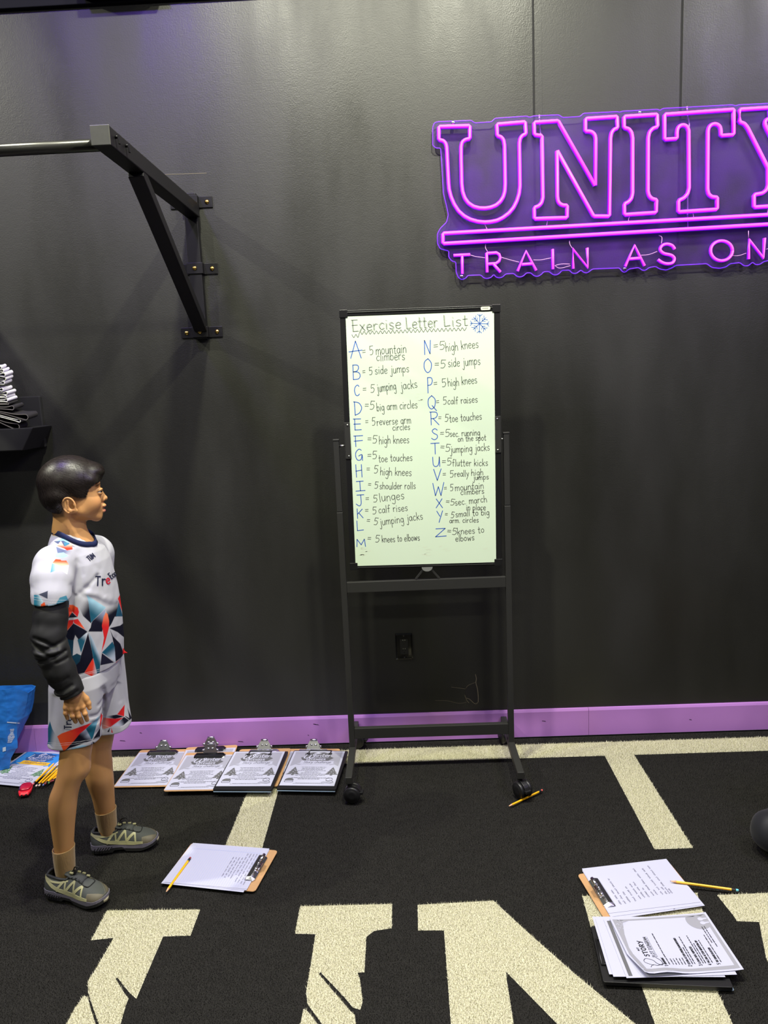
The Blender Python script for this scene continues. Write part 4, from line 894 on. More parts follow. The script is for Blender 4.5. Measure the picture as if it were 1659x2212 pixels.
def flyer_mesh(colour=False):
    """winter story challenge sheet, drawn in its own plane; slots: paper, background, badge, banner, dark ink, tree, white"""
    b = MB(); b.prism([(0, 0), (PW, 0), (PW, PH), (0, PH)], -0.0008, 0.0)
    z = 0.00012
    b.mi = 1; poly(b, [(0.009, 0.150), (0.028, 0.165), (0.045, 0.160), (0.06, 0.172), (0.16, 0.172), (0.172, 0.160), (0.19, 0.166), (PW-0.009, 0.152), (PW-0.009, PH-0.009), (0.009, PH-0.009)], z)
    b.mi = 2; poly(b, [(0.048, 0.205), (0.040, 0.222), (0.054, 0.228), (0.052, 0.262), (0.068, 0.258), (0.085, 0.268), (0.108, 0.262), (0.130, 0.269), (0.150, 0.258), (0.166, 0.262), (0.162, 0.232), (0.178, 0.220), (0.166, 0.206), (0.158, 0.196), (0.06, 0.196)], 2*z)
    b.mi = 6
    b.ribbon(smooth_line([(0.062, 0.248), (0.056, 0.232), (0.054, 0.220), (0.062, 0.217), (0.074, 0.228), (0.080, 0.244), (0.076, 0.228), (0.078, 0.217), (0.086, 0.219), (0.096, 0.236), (0.098, 0.250), (0.091, 0.252), (0.089, 0.243), (0.097, 0.236)], 5), 0.0052, None, 3*z)
    write(b, 'inter', (0.100, 0.2300), (0.163, 0.2320), 0.0250, 0.0036, None, 3*z, slant=0.15, gap=0.5)
    write(b, 'Wonderland', (0.092, 0.2200), (0.154, 0.2215), 0.0078, 0.0014, None, 3*z, gap=0.6)
    write(b, 'DECEMBER', (0.066, 0.2010), (0.146, 0.2010), 0.0125, 0.0026, None, 3*z, gap=1.6)
    poly(b, [(0.088, 0.258), (0.098, 0.262), (0.105, 0.269), (0.112, 0.262), (0.123, 0.258), (0.112, 0.255), (0.098, 0.255)], 3*z)
    b.mi = 3; poly(b, [(0.030, 0.172), (0.045, 0.176), (0.048, 0.196), (0.082, 0.198), (0.082, 0.194), (0.184, 0.193), (0.182, 0.176), (0.19, 0.170), (0.165, 0.166), (0.05, 0.167)], 3.5*z)
    b.mi = 6; poly(b, [(0.060, 0.158), (0.160, 0.158), (0.158, 0.150), (0.176, 0.120), (0.168, 0.090), (0.178, 0.060), (0.045, 0.060), (0.052, 0.100), (0.045, 0.130), (0.058, 0.146)], 2.5*z)
    b.mi = 4
    write(b, 'Story challenge', (0.058, 0.1755), (0.172, 0.1765), 0.0165, 0.0015, None, 4.5*z, slant=0.2, gap=0.5)
    rows = [(0.060, 0.160), (0.064, 0.156), (0.062, 0.150), (0.048, 0.166), (0.080, 0.136), (0.066, 0.150), (0.050, 0.170), (0.046, 0.168), (0.070, 0.140), (0.036, 0.176), (0.062, 0.150)]
    for k, (x0, x1) in enumerate(rows): textrow(b, x0, x1, 0.1405-k*0.0093, 0.0034, 4.5*z)
    textrow(b, 0.060, 0.165, 0.0185, 0.0017, 4.5*z); textrow(b, 0.050, 0.172, 0.0145, 0.0017, 4.5*z)
    b.mi = 5
    for cx, s_ in ((0.034, 0.066), (0.189, 0.066)):
        poly(b, tree_poly(cx, 0.078, s_), 4*z)
    b.mi = 6
    for cx in (0.034, 0.189):
        for dx, dy in ((-0.006, 0.012), (0.008, 0.016), (-0.002, 0.028), (0.005, 0.036), (-0.012, 0.006), (0.001, 0.046)): poly(b, arc(cx+dx, 0.078+dy, 0.0022, 0, 330, 6), 4.6*z)
    # woolly hat and a small bird on a sledge
    b.mi = 5; poly(b, arc(0.030, 0.040, 0.017, 0, 180, 10, 0.016), 4*z)
    b.mi = 4; b.ribbon(rrect(0.013, 0.026, 0.047, 0.037, 0.005)+[(0.047, 0.032)], 0.0018, None, 4.5*z)
    b.ribbon(arc(0.030, 0.040, 0.017, 0, 180, 10, 0.016), 0.0012, None, 4.6*z)
    b.ribbon(arc(0.188, 0.048, 0.013, 0, 360, 14, 0.014), 0.0015, None, 4.5*z); b.ribbon([(0.178, 0.052), (0.184, 0.058), (0.190, 0.050), (0.197, 0.054)], 0.0014, None, 4.5*z)
    b.ribbon([(0.160, 0.024), (0.168, 0.029), (0.196, 0.024), (0.206, 0.030), (0.200, 0.038), (0.176, 0.037)], 0.0016, None, 4.5*z)
    b.ribbon([(0.166, 0.021), (0.196, 0.018), (0.208, 0.024)], 0.0014, None, 4.5*z)
    mm = [m_paper]
    if colour: cols = [(46, 122, 200), (44, 82, 140), (216, 168, 44), (60, 60, 100), (92, 124, 100)]
    else: cols = [(152, 152, 168), (92, 92, 98), (176, 177, 198), (46, 46, 52), (96, 96, 100)]
    nm = 'colour' if colour else 'grey'
    for n_, c in zip(('sky', 'badge', 'banner', 'ink', 'tree'), cols): mm.append(mat('%s_%s_print' % (nm, n_), c, 0.75, 0, 0.2))
    mm.append(m_paper)
    return b, mm
_fb, _fm = flyer_mesh()
flyer_proto = None
def flyer(M, label, group='winter story challenge flyers'):
    global flyer_proto
    if flyer_proto is None: o = flyer_proto = _fb.obj('flyer', _fm)
    else: o = flyer_proto.copy(); COL.objects.link(o)
    o.matrix_world = M
    return tag(o, label, 'flyer', group)

G1 = 'brown clipboards along the wall'; G2 = 'black clipboards along the wall'
SZ = (0.222, 0.312)
# three brown boards at the left of the row
tA, w_, h_ = clipboard((245, 1700), (351, 1699), (300, 1624), 'brown clipboard at the left end of the row, beside the boy\'s leg', G1, dark=True, size=SZ)
flyer(place_on(tA, 0.004, 0.006, 0.0043, 0.004), 'grey winter flyer on the brown clipboard nearest the boy')
tB2, w_, h_ = clipboard((370, 1692), (475, 1690), (399, 1617), 'brown clipboard mostly covered, second clip back in the overlapping pair', G1, z=0.006, dark=True, size=SZ)
flyer(place_on(tB2, 0.003, 0.004, 0.0043), 'grey winter flyer mostly hidden under the overlapping brown clipboard')
tB, w_, h_ = clipboard((352, 1709), (466, 1707), (397, 1636), 'brown clipboard overlapping another brown one, second from the left', G1, z=0.0125, dark=True, size=SZ)
flyer(place_on(tB, 0.003, 0.006, 0.0043, -0.004), 'grey winter flyer on the brown clipboard left of the black ones')
# brown boards under the two black ones
tC2, w_, h_ = clipboard((482, 1699), (580, 1699), (516, 1621), 'brown clipboard under the left black clipboard', G1, z=0.006, size=SZ)
tD2, w_, h_ = clipboard((592, 1698), (700, 1700), (622, 1621), 'brown clipboard under the right black clipboard, beside the stand wheel', G1, size=SZ)
flyer(place_on(tD2, 0.003, 0.006, 0.0043, 0.0), 'grey winter flyer on the brown board under the right black clipboard')
tC, w_, h_ = clipboard((462, 1704), (588, 1707), (503, 1626), 'left of the two black clipboards in the row by the wall', G2, z=0.0175, wood=False, low=True, thick=0.008, size=(0.232, 0.308))
flyer(place_on(tC, 0.006, 0.022, 0.0095, 0.01), 'grey winter flyer on the left black clipboard')
tD, w_, h_ = clipboard((599, 1702), (726, 1706), (632, 1625), 'right of the two black clipboards, beside the front wheel of the stand', G2, z=0.0125, wood=False, low=True, thick=0.008, size=(0.232, 0.308))
flyer(place_on(tD, 0.006, 0.020, 0.0095, 0.008), 'grey winter flyer on the right black clipboard beside the stand')

# coloured flyer under the pencils, on top of a plain sheet
b, mm = flyer_mesh(True)
O, a, _, _ = frame3((-64, 1699), (86, 1697), (54, 1630))
o = b.obj('flyer', mm); o.location = (O[0]+0.012, O[1], 0.0035); o.rotation_euler = (0, 0, a+0.01)
tag(o, 'blue and yellow winter flyer on the floor under the pencils', 'flyer')
b = MB().prism([(0, 0), (PW, 0), (PW, PH), (0, PH)], 0, 0.0012)
o = b.obj('paper_sheet', m_paper); o.location = (O[0]+0.020, O[1]+0.012, 0.001); o.rotation_euler = (0, 0, a-0.01)
tag(o, 'plain white sheet peeping out behind the blue winter flyer', 'paper')

# mid-left board with ruled paper
tM, wM, hM = clipboard((415, 1822), (347, 1907), (603, 1836), 'brown clipboard with ruled paper lying in front of the boy', None)
b = MB(); 
b.prism([(0, 0), (PW*0.98, 0), (PW*0.98, PH*0.985), (0, PH*0.985)], 0, 0.0006)
b.mi = 1
for k in range(31): b.add([(0.006, 0.012+k*0.0079, 0.0008), (PW*0.98-0.004, 0.012+k*0.0079, 0.0008), (PW*0.98-0.004, 0.0126+k*0.0079, 0.0008), (0.006, 0.0126+k*0.0079, 0.0008)], [(0, 1, 2, 3)])
b.add([(0.030, 0.01, 0.00085), (0.0308, 0.01, 0.00085), (0.0308, 0.262, 0.00085), (0.030, 0.262, 0.00085)], [(0, 1, 2, 3)])
b.mi = 2
for k in range(9): scribble(b, 0.036 if k < 5 else 0.06, 0.195-0.004*k-(0.03 if k == 4 else 0), 0.253-k*0.0105, 0.0052, 0.0006, 0.0009)
o = b.obj('ruled_sheet', [m_paper, mat('blue_rule', (150, 164, 216), 0.8), mat('pencil_writing', (86, 84, 104), 0.7)])
o.matrix_world = place_on(tM, 0.004, 0.008, 0.0056, 0.02); tag(o, 'ruled sheet with pencil writing on the clipboard in front of the boy', 'paper')
for k, (dx, dy, r) in enumerate(((0.009, 0.003, -0.012), (0.005, 0.006, 0.006))):
    s_ = MB().prism([(0, 0), (PW*0.98, 0), (PW*0.98, PH), (0, PH)], 0, 0.0008).obj('paper_sheet', m_paper)
    s_.matrix_world = place_on(tM, dx, dy, 0.0034+0.001*k, r); tag(s_, ('lowest' if k == 0 else 'middle')+' white sheet under the ruled page on the clipboard in front of the boy', 'paper', 'sheets under the ruled page')
# right board with handwriting
tR, wR, hR = clipboard((1521, 1955), (1446, 1863), (1305, 1984), 'brown clipboard with a handwritten sheet lying on the white letter at right', None)
for k, (dx, dy, r) in enumerate(((-0.004, 0.000, 0.02), (-0.001, 0.006, -0.006))):
    s_ = MB().prism([(0, 0), (PW, 0), (PW, PH), (0, PH)], 0, 0.0008)
    if k == 0:
        s_.mi = 1; textrow(s_, 0.006, 0.012, 0.12, 0.004, 0.0009); textrow(s_, 0.003, 0.010, 0.09, 0.006, 0.0009)
    s_ = s_.obj('paper_sheet', [m_paper, mats] if False else [m_paper, mat('pencil_writing', (86, 84, 104), 0.7)])
    s_.matrix_world = place_on(tR, dx, dy, 0.0034+0.001*k, r); tag(s_, ('lowest' if k == 0 else 'middle')+' white sheet under the handwritten page on the right clipboard', 'paper', 'sheets under the handwritten page')
b = MB(); b.prism(rrect(0, 0, PW*0.97, PH, 0.002), 0, 0.0006); b.mi = 1
rows = [(0.058, 0.05, .082), (0.066, 0.05, 0.19), (0.075, 0.05, .085), (0.088, 0.05, .19), (0.104, 0.052, .080), (0.116, 0.05, .185), (0.132, 0.046, .09), (0.146, 0.046, .12), (0.160, 0.042, .115), (0.178, 0.036, .105), (0.196, 0.034, .085), (0.212, 0.03, .150), (0.226, 0.03, .10)]
for y, x0, x1 in rows: scribble(b, x0, x1, y, 0.0062, 0.0009, 0.0009, slope=0.03)
o = b.obj('handwritten_sheet', [m_paper, mat('pencil_writing', (86, 84, 104), 0.7)])
o.matrix_world = place_on(tR, 0.010, 0.006, 0.0056, -0.015); tag(o, 'handwritten white sheet on the right clipboard under the pencil tip', 'paper')

# black clipboard at bottom right under a pile of sheets
tK, wK, hK = clipboard((1587, 2135), (1544, 2044), (1302, 2119), 'black clipboard under loose printed sheets at bottom right', None, z=0.002, wood=False, low=True, thick=0.010, size=(0.205, 0.318))
def bent_sheet(b, fn, cuts=14):
    """bend a flat sheet drawing: split the faces finely, then lift every point by fn(x, y)"""
    me = bpy.data.meshes.new('tmp'); me.from_pydata(b.v, [], b.f); me.polygons.foreach_set('material_index', b.m)
    bm = bmesh.new(); bm.from_mesh(me)
    bmesh.ops.triangulate(bm, faces=[f for f in bm.faces if len(f.verts) > 4])
    for ax, L in ((0, PW), (1, PH)):
        for k in range(1, cuts):
            co = [0, 0, 0]; no = [0, 0, 0]; co[ax] = L*k/cuts; no[ax] = 1
            bmesh.ops.bisect_plane(bm, geom=bm.verts[:]+bm.edges[:]+bm.faces[:], plane_co=co, plane_no=no)
    for v in bm.verts:
        x, y, zz = fn(v.co.x, v.co.y); v.co = Vector((x, y, zz+v.co.z))
    bm.to_mesh(me); bm.free()
    return me
for k, (o_, x_, y_, lab) in enumerate((((1553, 2104), (1500, 1981), (1325, 2106), 'lowest loose white sheet in the pile, its far left corner sticking out'),
                                       ((1560, 2108), (1506, 1979), (1360, 2113), 'second loose sheet in the pile, a drawn corner showing towards the wall'),
                                       ((1590, 2106), (1522, 1984), (1392, 2114), 'third loose sheet with a grey border, just under the plot diagram'))):
    O, a, _, _ = frame3(o_, x_, y_, 0.021)
    b = MB().prism([(0, 0), (PW, 0), (PW, PH), (0, PH)], 0, 0.0006)
    b.mi = 1
    if k == 2: poly(b, [(0.006, 0.262), (PW-0.006, 0.262), (PW-0.006, 0.272), (0.006, 0.272)], 0.0008)
    if k == 1:
        b.mi = 2; write(b, 'A', (PW-0.020, 0.035), (PW-0.004, 0.036), 0.018, 0.0015, None, 0.0008); poly(b, [(PW-0.006, 0.10), (PW-0.002, 0.10), (PW-0.001, 0.125), (PW-0.006, 0.12)], 0.0008)
        scribble(b, PW-0.02, PW-0.006, 0.055, 0.006, 0.001, 0.0008)
    o = b.obj('paper_sheet', [m_paper, mat('grey_tree_print', (124, 124, 128), 0.75), mat('grey_ink_print', (62, 62, 68), 0.7)])
    o.location = (O[0], O[1], 0.0195+0.0016*k); o.rotation_euler = (0, 0, a); tag(o, lab, 'paper')
# plot diagram sheet on top, curled at its head
O, a, _, _ = frame3((1614, 2098), (1530, 1988), (1410, 2106), 0.0252)
b = MB(); b.prism([(0, 0), (PW, 0), (PW, PH), (0, PH)], -0.0003, 0.0); z = 0.00025
b.mi = 1
for q in ([(0.006, 0.006), (0.018, 0.006), (0.016, 0.13), (0.018, 0.255), (0.006, 0.273)], [(0.006, 0.006), (PW-0.006, 0.006), (PW-0.02, 0.014), (0.018, 0.016)], [(PW-0.006, 0.006), (PW-0.006, 0.273), (PW-0.012, 0.262), (PW-0.013, 0.02)],
          [(0.006, 0.273), (0.018, 0.255), (0.05, 0.258), (0.10, 0.264), (0.15, 0.258), (PW-0.02, 0.246), (PW-0.012, 0.225), (PW-0.006, 0.273)], [(PW-0.006, 0.006)]+arc(PW-0.030, 0.034, 0.034, 60, 215, 12)+[(0.14, 0.006)]): poly(b, q, z)
b.mi = 3
for (x, y) in ((PW-0.040, 0.026), (PW-0.024, 0.026)):
    poly(b, arc(x, y, 0.0065, 0, 340, 10, 0.0075), 2*z); poly(b, [(x-0.003, y-0.006), (x-0.002, y-0.018), (x+0.002, y-0.018), (x+0.003, y-0.006)], 2*z)
for _ in range(26):
    x = rp.uniform(PW-0.05, PW-0.008); y = rp.uniform(0.235, 0.27); poly(b, arc(x, y, 0.0012, 0, 300, 5), 2*z)
b.mi = 2
write(b, 'STORY', (0.066, 0.2190), (0.124, 0.2190), 0.0125, 0.0030, None, 2*z, gap=1.2)
write(b, 'PLOT DIAGRAM', (0.062, 0.2020), (0.138, 0.2020), 0.0095, 0.0014, None, 2*z, gap=0.8)
write(b, 'MY', (0.088, 0.2375), (0.100, 0.2375), 0.0060, 0.0014, None, 2*z)
b.ribbon([(0.062, 0.1990), (0.138, 0.1990)], 0.0008, None, 2*z)
b.ribbon(smooth_line([(0.030, 0.225), (0.045, 0.245), (0.058, 0.235), (0.050, 0.218), (0.036, 0.212), (0.028, 0.200), (0.044, 0.196), (0.060, 0.205)], 5), 0.0016, None, 2*z)
b.ribbon(smooth_line([(0.024, 0.236), (0.032, 0.226), (0.028, 0.212), (0.038, 0.190), (0.058, 0.192)], 5), 0.0016, None, 2*z)
for num, hd, y, subs in (('1', 'BEGINNING', 0.186, 0), ('2', 'RISING ACTION (PROBLEM/ADVENTURE)', 0.124, 2), ('3', 'CLIMAX (BIG SURPRISE)', 0.096, 2), ('4', 'FALLING ACTION (WRAPPING UP)', 0.072, 1), ('5', 'THE END/RESOLUTION', 0.049, 1)):
    write(b, num, (0.024, y), (0.0275, y), 0.0085, 0.0016, None, 2*z)
    write(b, hd, (0.031, y+0.001), (0.031+len(hd)*0.0029, y+0.001), 0.0052, 0.0013, None, 2*z, gap=1.1)
    for k in range(subs): textrow(b, 0.031, 0.031+rp.uniform(0.055, 0.105), y-0.0065-0.0062*k, 0.0030, 2*z)
textrow(b, 0.031, 0.150, 0.178, 0.003, 2*z)
for k in range(5): textrow(b, 0.031, 0.055, 0.168-k*0.008, 0.0028, 2*z)
textrow(b, 0.10, 0.165, 0.034, 0.0030, 2*z); textrow(b, 0.085, 0.165, 0.027, 0.0030, 2*z)
def curl(x, y):
    k = max(0.0, (y-0.185)/0.094); k2 = max(0.0, (0.075-x)/0.075)
    up = 0.012*k*k*(0.35+0.9*k2)+0.006*max(0, (0.03-y)/0.03)**2*0.3+0.010*math.exp(-((y-0.20)/0.04)**2)*k2
    return x, y-0.022*k*k*(0.2+0.8*k2), up
me = bent_sheet(b, curl)
for mm_ in (m_paper, mat('pale_grey_print', (142, 142, 152), 0.75), mat('grey_ink_print', (62, 62, 68), 0.7), m_paper): me.materials.append(mm_)
o = bpy.data.objects.new('story_sheet', me); link(o); o.location = (O[0], O[1], 0.0252); o.rotation_euler = (0, 0, a)
tag(o, 'printed story plot diagram sheet on top of the pile at bottom right', 'paper')

# ---- pencils
m_yel = mat('yellow_pencil_paint', (246, 182, 22), 0.35, 0, 0.5, coat=0.2); m_cedar = mat('cedar', (226, 170, 130), 0.7); m_lead = mat('graphite', (60, 58, 60), 0.4)
m_ferr = mat('black_ferrule', (26, 26, 28), 0.35); m_imprint = mat('pencil_imprint', (150, 110, 20), 0.5)
ERS = {'pink': (222, 110, 124), 'red': (226, 96, 84), 'blue': (108, 190, 208), 'white': (222, 200, 196), 'navy': (110, 126, 190), 'green': (110, 190, 110), 'dark': (150, 60, 66)}
def pencil(tip, end, label, group, er='pink', z=0.004, zt=None, length=None):
    A = at_floor(*tip, z); B = at_floor(*end, zt if zt is not None else z)
    d = B-A; L = np.linalg.norm(d) if length is None else length
    t = thing('pencil', label, 'pencil', tuple(B), 0, group)
    t.rotation_euler = Vector(tuple(-d)).to_track_quat('X', 'Z').to_euler()
    r = 0.0038
    hexa = [(r*math.cos(math.pi/6+math.pi/3*k), r*math.sin(math.pi/6+math.pi/3*k)) for k in range(6)]
    YZ = Matrix(((0,0,1,0),(1,0,0,0),(0,1,0,0),(0,0,0,1)))
    b = MB().prism(hexa, 0.018, L-0.018, YZ); b.mi = 1
    b.add([(L*0.28, -0.0005, r*0.875), (L*0.52, -0.0005, r*0.875), (L*0.52, 0.0006, r*0.875), (L*0.28, 0.0006, r*0.875)], [(0, 1, 2, 3)])
    b.obj('pencil_body', [m_yel, m_imprint], t)
    MB().lathe([(r, L-0.018), (0.0011, L-0.003)], 12, None, 'x').obj('sharpened_wood', m_cedar, t)
    MB().lathe([(0.0011, L-0.003), (0.0003, L)], 8, None, 'x').obj('lead', m_lead, t)
    MB().lathe([(r*0.98, 0.006), (r*0.98, 0.010), (r*0.9, 0.0105), (r*0.98, 0.011), (r*0.98, 0.018)], 14, None, 'x').obj('ferrule', m_ferr, t)
    MB().lathe([(r*0.6, -0.002), (r*0.9, -0.001), (r*0.92, 0.006)], 14, None, 'x').obj('eraser', mat('eraser_'+er, ERS[er], 0.8), t)
    return t
pencil((1098, 1742), (1171, 1707), 'yellow pencil on the black turf beside the right front wheel', None, 'red')
pencil((358, 1928), (411, 1853), 'yellow pencil lying across the ruled sheet in front of the boy', None, 'dark', z=0.006, zt=0.011)
pencil((1447, 1903), (1594, 1923), 'yellow pencil with a blue eraser, its tip on the handwritten sheet', None, 'blue', z=0.0125, zt=0.005)
GP = 'pencils in the bundle by the sharpener'
for k, (ex, ey, tx, ty, er, lab, zz) in enumerate(((845, 1115, 1400, 560, 'pink', 'leftmost pencil of the bundle on the blue flyer', .008), (925, 1160, 1450, 622, 'white', 'second pencil from the left in the bundle, separate from the rest', .008),
        (1000, 1150, 1500, 690, 'white', 'third pencil from the left in the bundle on the flyer', .008), (1105, 1140, 1530, 725, 'navy', 'pencil with the purplish blue eraser in the bundle', .008), (1150, 1105, 1545, 770, 'dark', 'pencil just right of the purplish blue eraser in the bundle', .015),
        (1235, 1085, 1580, 780, 'green', 'pencil with the green eraser in the bundle', .008), (1290, 1050, 1610, 800, 'dark', 'pencil just right of the green eraser in the bundle', .008), (1345, 1030, 1650, 820, 'dark', 'rightmost pencil of the bundle, nearest the boy\'s leg', .008))):
    pencil((tx/11.85, 1600+ty/11.85), (ex/11.85, 1600+ey/11.85), lab, GP, er, z=zz)

# ---- sharpener
m_red = mat('red_plastic', (206, 30, 46), 0.35, 0, 0.5); m_smoke = mat('smoky_window', (60, 24, 60), 0.15)
c = at_floor(56, 1711, 0.0); a_ = math.radians(16)
sh = thing('pencil_sharpener', 'red two-hole pencil sharpener at the corner of the blue flyer', 'sharpener', (c[0], c[1], 0), a_)
def rings(b, rr, n=24):
    vs = []
    for z, rx, ry, yo in rr:
        for k in range(n):
            t = 2*math.pi*k/n; e = 0.62
            vs.append((rx*math.copysign(abs(math.cos(t))**e, math.cos(t)), yo+ry*math.copysign(abs(math.sin(t))**e, math.sin(t)), z))
    m = len(rr)
    b.add(vs, [(i*n+j, i*n+(j+1) % n, (i+1)*n+(j+1) % n, (i+1)*n+j) for i in range(m-1) for j in range(n)]+[tuple(range(n-1, -1, -1)), tuple((m-1)*n+j for j in range(n))], True); return b
rings(MB(), [(0.0, 0.019, 0.030, 0), (0.002, 0.0225, 0.036, 0), (0.010, 0.0245, 0.040, 0.001), (0.015, 0.024, 0.039, 0.002), (0.0165, 0.022, 0.036, 0.003)]).obj('base', m_red, sh)
rings(MB(), [(0.0165, 0.0215, 0.030, 0.008), (0.022, 0.0205, 0.026, 0.010), (0.0245, 0.017, 0.021, 0.011)]).obj('lid', mat('dark_red_plastic', (168, 18, 48), 0.3), sh)
MB().box((-0.0235, -0.012, 0.0160), (-0.010, 0.020, 0.0225)).obj('shavings_window', m_smoke, sh, bevel=0.002)
rings(MB(), [(0.003, 0.018, 0.006, -0.0345), (0.0125, 0.018, 0.006, -0.0352)]).obj('hole_plate', m_red, sh)
for dx in (-0.0075, 0.0085):
    b = MB(); b.prism(arc(dx, 0.0078, 0.0042, 0, 360, 14)[:-1], 0.0405, 0.0418, Matrix(((1,0,0,0),(0,0,-1,0),(0,1,0,0),(0,0,0,1)))); b.obj('hole', m_black, sh)
# ------------------------------------------------------------------ solid modelling on a grid (for the people)
class Field:
    """signed distance on a grid, metres, in a figure's own frame"""
    def __init__(s, lo, hi, h):
        s.lo = np.array(lo, float); s.h = h
        s.n = np.ceil((np.array(hi)-s.lo)/h).astype(int)+1
        s.ax = [s.lo[i]+h*np.arange(s.n[i]) for i in range(3)]
        s.f = np.full(s.n, 0.05, np.float32)
    def block(s, lo, hi):
        a = np.clip(np.floor((np.array(lo)-s.lo)/s.h).astype(int), 0, s.n); b = np.clip(np.ceil((np.array(hi)-s.lo)/s.h).astype(int)+1, 0, s.n)
        sl = tuple(slice(a[i], b[i]) for i in range(3))
        X, Y, Z = np.meshgrid(*[s.ax[i][sl[i]].astype(np.float32) for i in range(3)], indexing='ij', sparse=True)
        return sl, X, Y, Z
    def comb(s, sl, d, k, op):
        f = s.f[sl]
        if op == 'u':
            if k <= 0: s.f[sl] = np.minimum(f, d)
            else:
                h = np.clip(0.5+0.5*(f-d)/k, 0, 1); s.f[sl] = f+(d-f)*h-k*h*(1-h)
        elif op == 's':
            d = -d
            if k <= 0: s.f[sl] = np.maximum(f, d)
            else:
                h = np.clip(0.5-0.5*(f-d)/k, 0, 1); s.f[sl] = f+(d-f)*h+k*h*(1-h)
    def cone(s, a, b, ra, rb, k=0.01, op='u'):
        a = np.array(a, float); b = np.array(b, float); m = max(ra, rb)+k+0.02
        sl, X, Y, Z = s.block(np.minimum(a, b)-m, np.maximum(a, b)+m)
        d = b-a; L = d @ d+1e-12
        t = np.clip(((X-a[0])*d[0]+(Y-a[1])*d[1]+(Z-a[2])*d[2])/L, 0, 1)
        q = np.sqrt((X-a[0]-t*d[0])**2+(Y-a[1]-t*d[1])**2+(Z-a[2]-t*d[2])**2)-(ra+t*(rb-ra))
        s.comb(sl, q.astype(np.float32), k, op); return s
    def chain(s, pts, k=0.01, op='u'):
        for p, q in zip(pts[:-1], pts[1:]): s.cone(p[:3], q[:3], p[3], q[3], k, op)
        return s
    def ell(s, c, r, k=0.01, op='u', R=None):
        c = np.array(c, float); r = np.array(r, float); m = max(r)+k+0.02
        sl, X, Y, Z = s.block(c-m, c+m)
        P = [X-c[0], Y-c[1], Z-c[2]]
        if R is not None: P = [R[0][i]*P[0]+R[1][i]*P[1]+R[2][i]*P[2] for i in range(3)]
        k0 = np.sqrt((P[0]/r[0])**2+(P[1]/r[1])**2+(P[2]/r[2])**2); k1 = np.sqrt((P[0]/r[0]**2)**2+(P[1]/r[1]**2)**2+(P[2]/r[2]**2)**2)+1e-9
        s.comb(sl, (k0*(k0-1)/k1).astype(np.float32), k, op); return s
    def rings(s, zs, cs, As, Bs, yaw, k=0.01, op='u', p=2.0):
        """stack of ellipses: heights, centres (x, y), half axes along / across the facing direction"""
        o = np.argsort(zs); zs = np.array(zs)[o]; cs = np.array(cs)[o]; As = np.array(As)[o]; Bs = np.array(Bs)[o]
        m = max(As.max(), Bs.max())+0.03
        sl, X, Y, Z = s.block((cs[:, 0].min()-m, cs[:, 1].min()-m, zs[0]-0.03), (cs[:, 0].max()+m, cs[:, 1].max()+m, zs[-1]+0.03))
        z = Z.ravel()
        def ip(v): return np.interp(z, zs, v).astype(np.float32)[None, None, :]
        dx = X-ip(cs[:, 0]); dy = Y-ip(cs[:, 1]); c_, s_ = math.cos(yaw), math.sin(yaw)
        u = dx*c_+dy*s_; v = -dx*s_+dy*c_; A = ip(As); B = ip(Bs)
        r = (np.abs(u/A)**p+np.abs(v/B)**p)**(1/p)
        d = (r-1)*np.minimum(A, B)*0.98
        zz = Z; d = np.maximum(d, np.maximum(zs[0]-zz, zz-zs[-1]))
        s.comb(sl, d.astype(np.float32), k, op); return s
    def plane(s, p, n, op='s', k=0.0, lo=None, hi=None):
        """cut away the side the normal points to"""
        n = np.array(n, float); n /= np.linalg.norm(n)
        sl, X, Y, Z = s.block(s.lo if lo is None else lo, (s.lo+s.h*s.n) if hi is None else hi)
        d = -((X-p[0])*n[0]+(Y-p[1])*n[1]+(Z-p[2])*n[2])
        s.comb(sl, np.broadcast_to(d, s.f[sl].shape).astype(np.float32), k, op); return s
    def grid(s): return np.meshgrid(*[a.astype(np.float32) for a in s.ax], indexing='ij', sparse=True)
    def mesh(s, smooth=2):
        f = s.f; I = f < 0; nx, ny, nz = f.shape
        cnt = np.zeros((nx-1, ny-1, nz-1), np.int8)
        for i in (0, 1):
            for j in (0, 1):
                for k in (0, 1): cnt += I[i:nx-1+i, j:ny-1+j, k:nz-1+k]
        act = (cnt > 0) & (cnt < 8); idx = np.full(act.shape, -1, np.int32); ci, cj, ck = np.nonzero(act); N = len(ci)
        idx[ci, cj, ck] = np.arange(N)
        acc = np.zeros((N, 3)); c = np.zeros(N)
        for ax in range(3):
            for a in (0, 1):
                for b in (0, 1):
                    o0 = [0, 0, 0]; oth = [x for x in range(3) if x != ax]; o0[oth[0]] = a; o0[oth[1]] = b; o1 = list(o0); o1[ax] = 1
                    f0 = f[ci+o0[0], cj+o0[1], ck+o0[2]]; f1 = f[ci+o1[0], cj+o1[1], ck+o1[2]]
                    m = (f0 < 0) != (f1 < 0); t = np.where(m, f0/(f0-f1+1e-20), 0)
                    p = np.tile(np.array(o0, float), (N, 1)); p[:, ax] += t
                    acc += p*m[:, None]; c += m
        V = acc/c[:, None]+np.stack([ci, cj, ck], 1); V = s.lo+V*s.h
        Q = []
        for ax in range(3):
            o = [x for x in range(3) if x != ax]
            A = I[tuple(slice(0, -1) if x == ax else slice(1, -1) for x in range(3))]; B = I[tuple(slice(1, None) if x == ax else slice(1, -1) for x in range(3))]
            e = np.nonzero(A != B); fl = A[e]; base = [None]*3
            for x in range(3): base[x] = e[x]+(0 if x == ax else 1)
            def cell(d0, d1):
                q = list(base); q[o[0]] = q[o[0]]-d0; q[o[1]] = q[o[1]]-d1; return idx[q[0], q[1], q[2]]
            q = np.stack([cell(1, 1), cell(0, 1), cell(0, 0), cell(1, 0)], 1)
            if ax == 1: fl = ~fl
